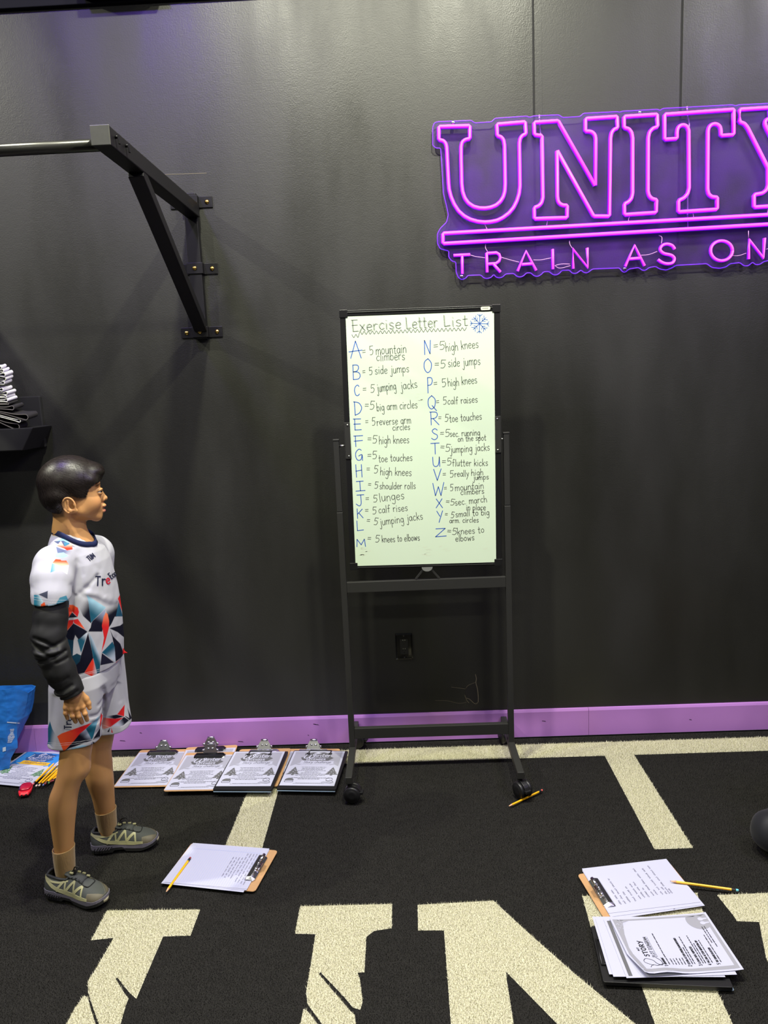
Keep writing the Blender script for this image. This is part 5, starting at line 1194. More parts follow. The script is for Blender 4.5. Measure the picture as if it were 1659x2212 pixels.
            q[~fl] = q[~fl][:, ::-1]; Q.append(q)
        Q = np.concatenate(Q); Q = Q[(Q >= 0).all(1)]
        for _ in range(smooth):
            S = np.zeros_like(V); n = np.zeros(N)
            for a, b in ((0, 1), (1, 2), (2, 3), (3, 0)):
                np.add.at(S, Q[:, a], V[Q[:, b]]); np.add.at(n, Q[:, a], 1); np.add.at(S, Q[:, b], V[Q[:, a]]); np.add.at(n, Q[:, b], 1)
            V = V*0.45+S/np.maximum(n, 1)[:, None]*0.55
        return V, Q
def quad_mesh(name, V, Q, m, cols=None):
    me = bpy.data.meshes.new(name); n = len(Q)
    me.vertices.add(len(V)); me.vertices.foreach_set('co', np.asarray(V, np.float32).ravel())
    me.loops.add(4*n); me.loops.foreach_set('vertex_index', Q.astype(np.int32).ravel())
    me.polygons.add(n); me.polygons.foreach_set('loop_start', np.arange(0, 4*n, 4, dtype=np.int32))
    me.polygons.foreach_set('use_smooth', np.ones(n, bool))
    me.update(calc_edges=True); me.validate()
    for mm in (m if isinstance(m, (list, tuple)) else [m]): me.materials.append(mm)
    if cols is not None:
        ca = me.color_attributes.new('print', 'FLOAT_COLOR', 'POINT')
        c = np.ones((len(me.vertices), 4), np.float32); c[:, :3] = cols; ca.data.foreach_set('color', c.ravel())
    return bpy.data.objects.new(name, me)
def finer(V, Q):
    """split every quad in four"""
    E = np.sort(np.concatenate([Q[:, [0, 1]], Q[:, [1, 2]], Q[:, [2, 3]], Q[:, [3, 0]]]), 1).astype(np.int64)
    key = E[:, 0]*len(V)+E[:, 1]; u, inv = np.unique(key, return_inverse=True); n = len(V); m = len(Q)
    Em = (V[u//n]+V[u % n])/2; Fm = V[Q].mean(1)
    e = inv.reshape(4, m)+n; c = np.arange(m)+n+len(u)
    Q2 = np.concatenate([np.stack([Q[:, 0], e[0], c, e[3]], 1), np.stack([e[0], Q[:, 1], e[1], c], 1), np.stack([c, e[1], Q[:, 2], e[2]], 1), np.stack([e[3], c, e[2], Q[:, 3]], 1)])
    return np.concatenate([V, Em, Fm]), Q2
def joinVQ(parts):
    V = []; Q = []; C = []; n = 0
    for p in parts:
        V.append(p[0]); Q.append(p[1]+n); n += len(p[0])
        if len(p) > 2: C.append(p[2])
    return np.concatenate(V), np.concatenate(Q), (np.concatenate(C) if C else None)
def vnoise(X, Y, Z, seed, sc):
    """cheap smooth noise from a few sines"""
    r = np.random.default_rng(seed); o = 0
    for _ in range(5):
        k = r.normal(size=3)*sc; o = o+np.sin(X*k[0]+Y*k[1]+Z*k[2]+r.uniform(0, 6.28))
    return o/5
def polyf(pts, X, Y):
    """signed distance to a 2D polygon (negative inside), arrays"""
    d = None; n = len(pts); ins = np.zeros(np.broadcast(X, Y).shape, bool)
    for i in range(n):
        (x0, y0), (x1, y1) = pts[i-1], pts[i]
        ex, ey = x1-x0, y1-y0; L = ex*ex+ey*ey+1e-12
        t = np.clip(((X-x0)*ex+(Y-y0)*ey)/L, 0, 1); q = (X-x0-t*ex)**2+(Y-y0-t*ey)**2
        d = q if d is None else np.minimum(d, q)
        if y0 != y1:
            ins ^= ((y0 > Y) != (y1 > Y)) & (X < ex*(Y-y0)/ey+x0)
    d = np.sqrt(d); return np.where(ins, -d, d)

# ------------------------------------------------------------------ the boy
BO = at_floor(205, 1885)                                   # he stands over this point
_h = BO-CAM; _h[2] = 0; BW = _h/np.linalg.norm(_h); BU = np.array([BW[1], -BW[0], 0])   # his frame: u to the right, w away, z up
def B3(px, py, w=0.0):
    d = (px-IW/2)*CR-(py-IH/2)*CU+FOC*CF
    p = CAM+d*(((BO-CAM) @ BW+w)/(d @ BW))-BO
    return np.array([p @ BU, p @ BW, p[2]])
def Bflo(px, py): p = at_floor(px, py)-BO; return np.array([p @ BU, p @ BW, 0.0])
def Bpix(V):
    P = BO+V[:, :1]*BU+V[:, 1:2]*BW+V[:, 2:3]*np.array([0, 0, 1.0])-CAM
    z = P @ CF; return P @ CR/z*FOC+IW/2, -(P @ CU)/z*FOC+IH/2
BMAT = Matrix(((BU[0], BW[0], 0, BO[0]), (BU[1], BW[1], 0, BO[1]), (0, 0, 1, 0), (0, 0, 0, 1)))
SP = 0.00145
TY = math.radians(-30); FD = np.array([math.cos(TY), math.sin(TY), 0]); LT_ = np.array([-math.sin(TY), math.cos(TY), 0])
def c4(p, w, r): q = B3(p[0], p[1], w); return (q[0], q[1], q[2], r)

SKIN = np.array(lin((196, 146, 94))[:3])
# --- head
HY = math.radians(7); HC, HS = math.cos(HY), math.sin(HY)
HO = B3(150, 1088, 0.0)
def hp(px, py, y=0.0):
    p = B3(px, py, 0.0)-HO; return np.array([(p[0]+y*HS)/HC, y, p[2]])
def head_to_boy(V): return np.stack([HO[0]+V[:, 0]*HC-V[:, 1]*HS, HO[1]+V[:, 0]*HS+V[:, 1]*HC, HO[2]+V[:, 2]], 1)
H = Field((-0.135, -0.105, -0.16), (0.150, 0.105, 0.175), 0.0016)
s = 0.00132; sx = 0.00128; sz = 0.00138
H.ell(hp(146, 1045), (66*sx, 0.071, 55*sz), 0.0)
H.ell(hp(148, 1064), (58*sx, 0.068, 44*sz), 0.015)
H.ell(hp(179, 1076), (37*sx, 0.056, 46*sz), 0.015)
for sg in (-1, 1):
    H.cone(hp(166, 1100)+(0, sg*0.046, 0), hp(206, 1114)+(0, sg*0.012, 0), 15*s, 11.5*s, 0.016)
    H.ell(hp(195, 1084)+(0, sg*0.030, 0), (20*sx, 0.026, 20*sz), 0.014)
    H.ell(hp(176, 1086)+(0, sg*0.042, 0), (28*sx, 0.020, 24*sz), 0.014)
H.ell(hp(209, 1114), (12.5*sx, 0.019, 11.5*sz), 0.012)
H.ell(hp(205, 1043), (10.5*sx, 0.046, 14*sz), 0.012)
H.ell(hp(209, 1097), (13*sx, 0.026, 15*sz), 0.014)           # mouth mound
for sg in (-1, 1): H.ell(hp(219, 1060)+(0, sg*0.028, 0), (4.5*sx, 0.013, 6.5*sz), 0.006, 's')   # sockets
H.cone(hp(212.5, 1054), hp(225.5, 1075.5), 4.8*s, 5.6*s, 0.006)
for sg in (-1, 1): H.ell(hp(213, 1071)+(0, sg*0.013, 0), (9*sx, 0.012, 12*sz), 0.008)
H.ell(hp(227.2, 1077.0), (6.2*sx, 0.0085, 5.4*sz), 0.004)
for sg in (-1, 1):
    H.ell(hp(220, 1079.5)+(0, sg*0.0095, 0), (6.4*sx, 0.0062, 5.0*sz), 0.004)
    H.ell(hp(222, 1085.5)+(0, sg*0.0055, 0), (3.0*sx, 0.003, 2.2*sz), 0.002, 's')
H.ell(hp(221.5, 1092.5), (9.0*sx, 0.019, 5.2*sz), 0.004)
H.ell(hp(221.0, 1103.8), (8.6*sx, 0.016, 4.8*sz), 0.004)
H.ell(hp(219.5, 1089.5), (6*sx, 0.013, 6*sz), 0.004)
H.cone(hp(231, 1098.2)+(0, -0.010, 0), hp(231, 1098.2)+(0, 0.010, 0), 0.0022, 0.0022, 0.002, 's')
H.cone(hp(223, 1102.5)+(0, -0.021, 0), hp(229, 1098.5)+(0, -0.008, 0), 0.0012, 0.0018, 0.002, 's')
H.cone(hp(223, 1102.5)+(0, 0.021, 0), hp(229, 1098.5)+(0, 0.008, 0), 0.0012, 0.0018, 0.002, 's')
EYE = [hp(208.5, 1060.5)+np.array([0, sg*0.0300, 0]) for sg in (-1, 1)]
for e in EYE:
    H.ell(e, (0.0134, 0.0138, 0.0134), 0.003)
    H.ell(e+np.array([0.0065, (-1 if e[1] < 0 else 1)*0.0075, -0.0004]), (0.0125, 0.0115, 0.0027), 0.0008, 's')
    H.ell(e+np.array([0.0076, 0.0, 0.0080]), (0.0060, 0.0125, 0.0020), 0.004)
# neck
H.cone(hp(146, 1086), hp(152, 1165), 0.044, 0.0455, 0.02)
H.cone(hp(150, 1150), hp(160, 1180), 0.046, 0.062, 0.02)
# ears
for sg in (-1, 1):
    c = hp(137.5, 1086, 0)+np.array([0.004, sg*0.072, 0]); a = math.radians(-14)*1
    Re = np.array([[math.cos(a), 0, math.sin(a)], [0, 1, 0], [-math.sin(a), 0, math.cos(a)]])
    b_ = math.radians(16)*sg; Rz = np.array([[math.cos(b_), -math.sin(b_), 0], [math.sin(b_), math.cos(b_), 0], [0, 0, 1]]); Re = Rz @ Re
    H.ell(c, (0.0195, 0.0060, 0.0265), 0.002, R=Re)
    H.ell(c+Re @ np.array([0.003, sg*0.007, -0.001]), (0.0125, 0.0062, 0.0180), 0.002, 's', R=Re)
    H.ell(c+Re @ np.array([0.0055, sg*0.004, -0.006]), (0.0065, 0.0070, 0.0080), 0.002, 's', R=Re)
    for t0, t1 in zip(range(-60, 232, 12), range(-48, 244, 12)):
        p0, p1 = [c+Re @ np.array([0.0168*math.cos(math.radians(t))*-1*-1, sg*0.0045, 0.0235*math.sin(math.radians(t))]) for t in (t0, t1)]
        H.cone(p0, p1, 0.0025, 0.0025, 0.0012)
    H.cone(c+Re @ np.array([0.002, sg*0.0045, 0.014]), c+Re @ np.array([-0.0075, sg*0.0045, -0.012]), 0.0022, 0.0026, 0.003)
    H.ell(c+Re @ np.array([0.011, sg*0.001, -0.021]), (0.0075, 0.0050, 0.0075), 0.004, R=Re)
    H.ell(c+Re @ np.array([0.0145, sg*0.003, -0.003]), (0.0035, 0.0040, 0.0055), 0.003, R=Re)
Vh, Qh = H.mesh(2)
# colouring of the skin: lips, brows, lash lines, close-cropped hair at the nape and temples
Ch = np.tile(SKIN, (len(Vh), 1))
def tint(C, m, col): m = np.clip(m, 0, 1)[:, None]; return C*(1-m)+np.array(lin(col)[:3])*m
def gau(V, c, r): return np.exp(-(((V-c)/np.array(r))**2).sum(1))
Ch = tint(Ch, 1.3*gau(Vh, hp(229, 1093.5), (0.012, 0.015, 0.0042))*(Vh[:, 2] < hp(229, 1090.5)[2]), (196, 112, 104))
Ch = tint(Ch, 1.5*gau(Vh, hp(228, 1103), (0.012, 0.014, 0.0050)), (204, 108, 108))
Ch = tint(Ch, 0.35*gau(Vh, hp(199, 1086)+(0, -0.035, 0), (0.03, 0.03, 0.02)), (214, 138, 100))
for sg, e in zip((-1, 1), EYE):
    br = [(203, 1047.5), (209, 1043.5), (216, 1042.5), (221, 1044.5)]
    for k in range(9):
        t = k/8; i = min(int(t*3), 2); f_ = t*3-i; p = (br[i][0]*(1-f_)+br[i+1][0]*f_, br[i][1]*(1-f_)+br[i+1][1]*f_)
        c = hp(*p)+np.array([0, sg*(0.040-0.026*t), 0]); Ch = tint(Ch, 0.8*np.exp(-((Vh[:, 0]-c[0])/0.0045)**2-((Vh[:, 2]-c[2])/0.0026)**2)*((Vh[:, 1]*sg > 0.006) & (Vh[:, 0] > 0.045)), (58, 40, 30))
    d = Vh-e; m = np.exp(-((d[:, 2]-0.0030)/0.0011)**2)*(np.abs(d[:, 1]) < 0.0135)*(d[:, 0] > 0.002)*(np.abs(d[:, 0]) < 0.016)
    Ch = tint(Ch, 0.95*m, (36, 24, 20))
fade = polyf([tuple(hp(*p)[[0, 2]]) for p in ((186, 1046), (178, 1074), (160, 1078), (130, 1076), (134, 1112), (112, 1118), (70, 1060), (110, 980))], Vh[:, 0], Vh[:, 2])
Ch = tint(Ch, 0.75*np.clip(0.5-fade/0.006, 0, 1)*(Vh[:, 2] > hp(130, 1120)[2])*(np.abs(Vh[:, 1]) < 0.0745), (52, 40, 32))
Vh = head_to_boy(Vh)
# --- right hand
hw = -0.205
Hd = Field(B3(120, 1570, hw)-np.array([0, 0.05, 0.01]), B3(205, 1478, hw)+np.array([0, 0.05, 0.01]), 0.00125)
def g(px, py, dw=0.0): return B3(px, py, hw+dw)
Hd.cone(g(150, 1480, .006), g(155, 1503, .004), 0.0195, 0.0185, 0.008)
kn = [(142.5, 1529, .006), (153.5, 1531.5, .000), (165.5, 1531, -.003), (177.5, 1527.5, -.001)]
for (x, y, d), rr in zip(kn, (0.0082, 0.0088, 0.0094, 0.0094)):
    Hd.cone(g(157+(x-158)*0.55, 1505, d+0.002), g(x, y, d), 0.0118, rr, 0.007)
fing = [[(142.5, 1529, .006, .0074), (142.0, 1540, .004, .0068), (146.0, 1551.5, .013, .0057)], [(153.5, 1531.5, .000, .0078), (156.5, 1546, -.004, .0072), (163.5, 1559, .007, .0060)],
        [(165.5, 1531, -.003, .0082), (170.0, 1547, -.007, .0076), (177.0, 1560.5, .004, .0062)], [(177.5, 1527.5, -.001, .0082), (183.5, 1541.5, -.005, .0074), (188.0, 1555, .004, .0062)]]
for F_ in fing:
    for p, q in zip(F_[:-1], F_[1:]): Hd.cone(g(*p[:3]), g(*q[:3]), p[3], q[3], 0.0015)
    Hd.ell(g(*F_[0][:3])+np.array([0, -0.004, 0.0015]), (0.0075, 0.007, 0.007), 0.004)
    Hd.ell(g(*F_[1][:3])+np.array([0, -0.0035, 0.0]), (0.0066, 0.0062, 0.0066), 0.003)
for p, q in (((172, 1500, .004, .0130), (185, 1510, .004, .0095)), ((185, 1510, .004, .0095), (190.5, 1519, .002, .0076)), ((190.5, 1519, .002, .0076), (193.5, 1529.5, .000, .0060))):
    Hd.cone(g(*p[:3]), g(*q[:3]), p[3], q[3], 0.005)
Vd, Qd = Hd.mesh(1); Cd = np.tile(SKIN*np.array([1.0, 0.97, 0.95]), (len(Vd), 1))
for F_ in fing: 
    k = np.exp(-(((Vd-g(*F_[0][:3])-np.array([0, -0.01, 0.002]))/0.007)**2).sum(1)); Cd = Cd*(1+0.10*k[:, None]*np.array([1, .85, .8]))
    k = np.exp(-(((Vd-g(*F_[2][:3])-np.array([0, -0.006, -0.002]))/np.array([.0042, .004, .005]))**2).sum(1)); Cd = tint(Cd, 0.55*k, (224, 170, 150))
# --- legs, torso and arms (mostly under clothes)
def torso_rows(rows, asp, wc=0.0, yaw=TY):
    zs, cs, As, Bs = [], [], [], []
    for y, l, r in rows:
        asp_ = asp(y) if callable(asp) else asp
        a, b = B3(l, y, wc), B3(r, y, wc); hw_ = (b[0]-a[0])/2; A = hw_/math.sqrt(math.cos(yaw)**2+(asp_*math.sin(yaw))**2)
        zs.append((a[2]+b[2])/2); cs.append(((a[0]+b[0])/2, wc)); As.append(A); Bs.append(asp_*A)
    return zs, cs, As, Bs
SASP = lambda y: float(np.interp(y, [1144, 1160, 1185, 1300, 1420, 1490], [0.95, 1.12, 1.36, 1.36, 1.45, 1.48]))
SHIRT_ROWS = [(1143, 117, 165), (1150, 112, 180), (1158, 108, 192), (1166, 105, 203), (1175, 102, 214), (1190, 100, 228), (1210, 98, 238.5), (1240, 97, 247), (1270, 97, 254), (1300, 98, 260), (1330, 99, 264.5), (1360, 100, 267.5), (1390, 100, 269.5), (1420, 101, 270), (1450, 102, 269), (1490, 103, 268)]
Bd = Field((-0.20, -0.32, 0.0), (0.30, 0.32, 1.20), 0.0032)
zs, cs, As, Bs = torso_rows([(y, l+9, r-9) for y, l, r in SHIRT_ROWS], SASP)
Bd.rings(zs, cs, np.array(As)*0.96, np.array(Bs)*0.96, TY, 0.01)
CH = B3(162, 1212, 0.0)                                       # centre of the chest
near = [((166, 1500), -.085, .060), ((166, 1580), -.088, .052), ((165, 1612), -.09, .0480), ((161.5, 1640), -.09, .0465), ((157.5, 1665), -.09, .0455), ((147.5, 1690), -.088, .0410), ((138.0, 1718), -.082, .0425), ((135.5, 1746), -.078, .0412), ((136.0, 1784), -.072, .0352), ((138, 1828), -.066, .0295), ((139, 1866), -.062, .0250)]
far = [((222, 1480), .085, .058), ((218, 1560), .088, .050), ((214, 1598), .09, .0465), ((209.5, 1634), .09, .0440), ((212.5, 1660), .09, .0450), ((216.0, 1684), .092, .0440), ((222.5, 1716), .105, .0370), ((226.5, 1744), .115, .0333), ((229.5, 1774), .124, .0285), ((231, 1808), .130, .0240)]
for leg in (near, far):
    q = [c4(p, w, r) for p, w, r in leg]
    lv = smooth_line(q[::-1], 6); Bd.rings([p[2] for p in lv], [(p[0], p[1]) for p in lv], [p[3] for p in lv], [p[3]*0.96 for p in lv], 0.0, 0.012)
Bd.ell(B3(178, 1655, -.09), (0.020, 0.028, 0.034), 0.02); Bd.ell(B3(224, 1640, .09), (0.020, 0.026, 0.032), 0.02)
ARM = [((116, 1222), -.122, .040), ((110, 1300), -.170, .038), ((104, 1380), -.195, .036), ((122, 1430), -.205, .032), ((152, 1490), -.206, .024)]
Bd.chain([c4(p, w, r) for p, w, r in ARM], 0.015)
LA = [CH+LT_*0.135+np.array([0, 0, .0]), CH+LT_*0.170-FD*0.030+np.array([0, 0, -0.25]), CH+LT_*0.150-FD*0.010+np.array([0, 0, -0.47])]
Bd.chain([tuple(LA[0])+(.047,), tuple(LA[1])+(.036,), tuple(LA[2])+(.024,)], 0.015)
for a, b in ((c4((139, 1864), -.064, .024), Bflo(190, 1930)), (c4((231, 1806), .128, .024), Bflo(300, 1822))):
    Bd.cone(a[:3], np.array([a[0], a[1], 0.042]), .020, .018, 0.004); Bd.cone((a[0], a[1], 0.042), (b[0], b[1]+0.015, 0.034), .020, .014, 0.008)
Vb_, Qb_ = Bd.mesh(2); Cb_ = np.tile(SKIN*np.array([0.93, 0.93, 0.92]), (len(Vb_), 1))
# the left hand is the right one mirrored, hanging behind the far hip
hc = g(155, 1503, .004); rel = Vd-hc; rl = rel-2*(rel @ LT_)[:, None]*LT_; Vl = rl+LA[2]+np.array([0, 0, -0.01])
V_, Q_, C_ = joinVQ([(Vb_, Qb_, Cb_), (Vh, Qh, Ch), (Vd, Qd, Cd), (Vl, Qd[:, ::-1], Cd)])
m_skin = vcol_mat('skin', 0.5, 0.35, bump=0.05, scale=500, sss=0.12)
boy = link(quad_mesh('person', V_, Q_, m_skin, C_)); boy.matrix_world = BMAT
tag(boy, 'boy in a white patterned football kit standing at left, looking at the whiteboard', 'person')
for e in EYE:
    pe = head_to_boy(e[None])[0]; b = MB()
    gz = np.array([math.cos(HY-0.30), math.sin(HY-0.30), -0.02]); gz = Vector(gz).normalized()
    Mx = Matrix.Translation(Vector(pe)) @ gz.to_track_quat('Z', 'Y').to_matrix().to_4x4()
    prof = [(0.0118*math.sin(math.radians(t)), 0.0118*math.cos(math.radians(t))) for t in range(178, 0, -6)]
    for (a0, a1, mi) in ((178, 48, 0), (48, 22, 1), (22, 1, 2)):
        b.mi = mi; b.lathe([(0.0118*math.sin(math.radians(t)), 0.0118*math.cos(math.radians(t))+(0.0003 if mi else 0)) for t in np.linspace(a0, a1, 14)], 24, Mx)
    b.obj('eyeball', [mat('eye_white', (186, 176, 170), 0.2), mat('iris', (44, 28, 20), 0.15), mat('pupil', (6, 6, 6), 0.1)], boy)

# --- hair
HF = Field((-0.135, -0.105, -0.06), (0.150, 0.105, 0.185), 0.0016)
HF.ell(hp(149.5, 1040), (71.5*sx, 0.0770, 57.5*sz), 0.0)
HF.ell(hp(193.5, 1019), (33.5*sx, 0.0540, 22*sz), 0.010)
HF.ell(hp(184, 1036), (33*sx, 0.0690, 26*sz), 0.008)
HF.ell(hp(128, 1068), (44*sx, 0.0735, 42*sz), 0.008)
HF.ell(hp(160, 1062), (40*sx, 0.0725, 40*sz), 0.008)
HF.ell(hp(135, 1092), (22*sx, 0.050, 26*sz), 0.010)
X, Y, Z = HF.grid()
cr = hp(112, 1003)
th = np.arctan2(Y-cr[1], X-cr[0]+0.35*(Z-cr[2])); rr = np.sqrt((X-cr[0])**2+(Y-cr[1])**2+(Z-cr[2])**2)
strand = np.sin(th*95+6*vnoise(X, Y, Z, 4, 45)+rr*60)*0.5+np.sin(th*61+7*vnoise(X, Y, Z, 9, 60)-rr*40)*0.5
top_ = np.clip((Z-hp(150, 1062)[2])/0.03, 0.15, 1)
HF.f += (0.0003*strand*top_+0.0016*vnoise(X, Y, Z, 12, 75)*top_).astype(np.float32)
line = [(227.5, 1028.5), (221, 1035), (214, 1034.5), (207, 1040), (201, 1038.5), (194, 1045), (188, 1047.5), (183, 1054), (180.5, 1064), (178.5, 1071.5), (170, 1070), (160, 1070.5), (148, 1068), (139, 1071), (132, 1077), (129.5, 1088), (128, 1106), (121, 1112), (60, 1090), (50, 960), (245, 955)]
d2 = polyf([tuple(hp(*p)[[0, 2]]) for p in line], X, Z)
d2 = d2+0.0030*np.sin(th*70+4*vnoise(X, Y, Z, 5, 40))*np.clip((X+0.01)/0.03, 0, 1)
HF.f = np.maximum(HF.f, d2.astype(np.float32))
Vr, Qr = HF.mesh(2)
def fval(F, P):
    q = (P-F.lo)/F.h; i = np.clip(np.floor(q).astype(int), 0, F.n-2); t = q-i; o = 0
    for a in (0, 1):
        for b in (0, 1):
            for c in (0, 1):
                o = o+F.f[i[:, 0]+a, i[:, 1]+b, i[:, 2]+c]*np.where(a, t[:, 0], 1-t[:, 0])*np.where(b, t[:, 1], 1-t[:, 1])*np.where(c, t[:, 2], 1-t[:, 2])
    return o
def fgrad(F, P, e=0.003):
    g_ = np.stack([fval(F, P+np.eye(3)[k]*e)-fval(F, P-np.eye(3)[k]*e) for k in range(3)], 1); return g_/(np.linalg.norm(g_, axis=1)[:, None]+1e-9)
HS_ = Field((-0.150, -0.120, -0.08), (0.165, 0.120, 0.20), 0.003)
for c_, r_, k_ in ((hp(149.5, 1040), (71.5*sx, 0.0770, 57.5*sz), 0.0), (hp(193.5, 1019), (33.5*sx, 0.0540, 22*sz), 0.010), (hp(184, 1036), (33*sx, 0.0690, 26*sz), 0.008), (hp(128, 1068), (44*sx, 0.0735, 42*sz), 0.008), (hp(160, 1062), (40*sx, 0.0725, 40*sz), 0.008), (hp(135, 1092), (22*sx, 0.050, 26*sz), 0.010)): HS_.ell(c_, r_, k_)
rh = np.random.default_rng(5); ok = polyf([tuple(hp(*p)[[0, 2]]) for p in line], Vr[:, 0], Vr[:, 2]) < -0.0035
R0 = Vr[ok]; R0 = R0[rh.integers(0, len(R0), 9000)]+rh.normal(0, 0.0006, (9000, 3))
ln = np.where(R0[:, 2] > hp(150, 1058)[2], rh.uniform(0.020, 0.042, 9000), rh.uniform(0.005, 0.012, 9000))*np.clip((R0[:, 2]-hp(130, 1112)[2])/0.06, 0.25, 1)
ln = np.where((R0[:, 0] > hp(196, 1040)[0]), np.minimum(ln, 0.026), ln)
edge = rh.uniform(-0.001, 0.0008, 9000); P = R0.copy(); path = [P]; lift = rh.uniform(0.0002, 0.0018, 9000); jit = rh.normal(0, 0.16, (9000, 3)); SEG = 6
for k in range(SEG):
    nn = fgrad(HS_, P); side = np.clip((hp(150, 1046)[2]-P[:, 2])/0.03, 0, 1)[:, None]
    t = (P-cr)/(np.linalg.norm(P-cr, axis=1)[:, None]+1e-6)+np.array([0.55, 0, -0.12])*(1-0.3*side)+jit
    t -= nn*(t*nn).sum(1)[:, None]; t /= np.linalg.norm(t, axis=1)[:, None]+1e-9
    P = P+t*(ln/SEG)[:, None]; out_ = polyf([tuple(hp(*p)[[0, 2]]) for p in line], P[:, 0], P[:, 2]) > edge; P = np.where(out_[:, None], path[-1], P); d = fval(HS_, P); P = P+fgrad(HS_, P)*(lift*(0.4+0.6*k/SEG)-d)[:, None]*0.8; path.append(P)
A = np.stack(path, 1); nn = fgrad(HS_, A.reshape(-1, 3)).reshape(A.shape); tt = np.gradient(A, axis=1); wv = np.cross(tt, nn); wv /= np.linalg.norm(wv, axis=2)[:, :, None]+1e-9
wd_ = (0.00075*np.array([0.8, 1, 1, .95, .8, .55, .12]))[None, :, None]; Ls = A-wv*wd_; Rs = A+wv*wd_
Vst = np.concatenate([Ls.reshape(-1, 3), Rs.reshape(-1, 3)]); N_ = 9000*(SEG+1); bi = (np.arange(9000)[:, None]*(SEG+1)+np.arange(SEG)[None]).ravel()
Qst = np.stack([bi, bi+1, N_+bi+1, N_+bi], 1)
Vr, Qr, _ = joinVQ([(Vr-np.array(fgrad(HS_, Vr))*0.0008, Qr), (Vst, Qst)]); Vr = head_to_boy(Vr)
m_hair = mat('dark_brown_hair', (32, 25, 21), 0.42, 0, 0.5)
link(quad_mesh('hair', Vr, Qr, m_hair), boy)

# --- printed pattern: shards of colour, worked out in the frame of the garment's side view
WH = np.array(lin((181, 181, 190))[:3])
NAVY = (15, 16, 34); TEAL = (26, 84, 108); LTEAL = (150, 190, 210); RED = (206, 34, 38); ORG = (236, 92, 46); WT = (181, 181, 190)
def paint(C, px, py, polys, base, sc):
    for pts, c0, *g_ in polys:
        P = [(base[0]+x/sc, base[1]+y/sc) for x, y in pts]
        m = np.clip(0.5-polyf(P, px, py)/0.9, 0, 1)[:, None]
        col = np.array(lin(c0)[:3])[None]
        if g_:
            c1, a, b = g_; a = np.array([base[0]+a[0]/sc, base[1]+a[1]/sc]); b = np.array([base[0]+b[0]/sc, base[1]+b[1]/sc]); d = b-a
            t = np.clip(((px-a[0])*d[0]+(py-a[1])*d[1])/(d @ d), 0, 1)[:, None]; t = t*t*(3-2*t)
            col = np.array(lin(c0)[:3])[None]*(1-t)+np.array(lin(c1)[:3])[None]*t
        C = C*(1-m)+col*m
    return C
TORSO_P = [
 ([(905,-108),(945,0),(990,340),(860,220),(790,60)], WT, NAVY, (800,60), (950,150)),
 ([(915,-108),(1220,90),(1010,300),(985,330),(945,0)], LTEAL, TEAL, (1150,20), (1010,210)),
 ([(1390,-30),(1425,0),(1385,230),(1265,400),(1240,200),(1205,100),(1300,20)], WT, NAVY, (1230,70), (1320,190)),
 ([(1010,300),(1215,110),(1190,300),(1160,465),(945,465),(990,340)], (150,160,190), NAVY, (1190,140), (1090,320)),
 ([(1215,165),(1245,190),(1267,300),(1264,412),(1200,650),(1148,785),(1187,560),(1155,370),(1180,240)], (230,128,92), RED, (1220,165), (1205,400)),
 ([(1420,0),(1482,228),(1372,230)], (26,76,104)),
 ([(1432,-105),(1475,-60),(1490,200),(1455,110),(1405,-50)], RED),
 ([(1355,232),(1500,230),(1500,300),(1430,360),(1275,408)], WT),
 ([(1275,410),(1440,370),(1530,300),(1530,580),(1400,475),(1285,420)], NAVY),
 ([(1280,430),(1330,540),(1440,650),(1480,760),(1500,830),(1370,935),(1360,780),(1320,560)], NAVY),
 ([(1290,425),(1400,475),(1530,580),(1500,750),(1440,650),(1340,540)], WT),
 ([(1320,620),(1355,700),(1365,935),(1155,790)], (20,82,108), (196,208,226), (1240,760), (1350,900)),
 ([(1155,800),(1345,945),(1130,990)], (26,26,48)),
 ([(1480,720),(1560,760),(1600,830),(1480,815)], RED), ([(1370,945),(1520,820),(1500,900),(1380,965)], RED),
 ([(700,840),(765,805),(830,835),(800,1000),(790,1100),(730,1130),(600,900),(540,545),(715,600)], (16,56,78)),
 ([(945,475),(1172,478),(1186,560),(1148,780),(1130,900),(1000,560)], WT),
 ([(945,480),(1010,570),(1135,880),(1115,1160),(1090,1150),(1020,880),(970,600)], TEAL, (190,206,226), (1020,780), (1110,740)),
 ([(940,490),(1000,760),(1020,880),(880,1110),(760,1150),(740,1000),(810,930),(830,830)], NAVY),
 ([(1015,880),(1050,1000),(1080,1120),(1050,1185),(880,1110)], (218,56,38), WT, (1000,1060), (1075,1070)),
 ([(870,1120),(1010,1170),(1000,1215),(780,1215),(770,1180)], WT),
 ([(935,480),(830,800),(775,600),(790,570),(900,500)], (206,216,232), (30,90,116), (925,500), (850,610)),
 ([(930,465),(790,590),(740,520),(715,600),(640,590),(540,545),(600,470),(710,335),(880,430)], (18,20,40)),
 ([(740,515),(780,650),(830,832),(765,800),(703,832),(720,650)], WT),
 ([(710,280),(780,265),(895,432),(720,332)], RED, ORG, (770,290), (880,420)),
 ([(640,285),(715,280),(705,340),(600,465),(540,540),(590,380)], RED, ORG, (690,300), (580,480)),
 ([(780,250),(990,345),(980,400),(940,460),(895,420)], WT), ([(636,270),(680,240),(770,250),(715,282)], WT), ([(685,160),(775,240),(630,252)], NAVY),
 ([(600,0),(640,40),(685,80),(690,160),(640,240),(600,200)], (196,60,40)), ([(640,48),(705,48),(780,92),(798,160),(775,238),(690,152)], ORG, RED, (690,60), (760,160))]
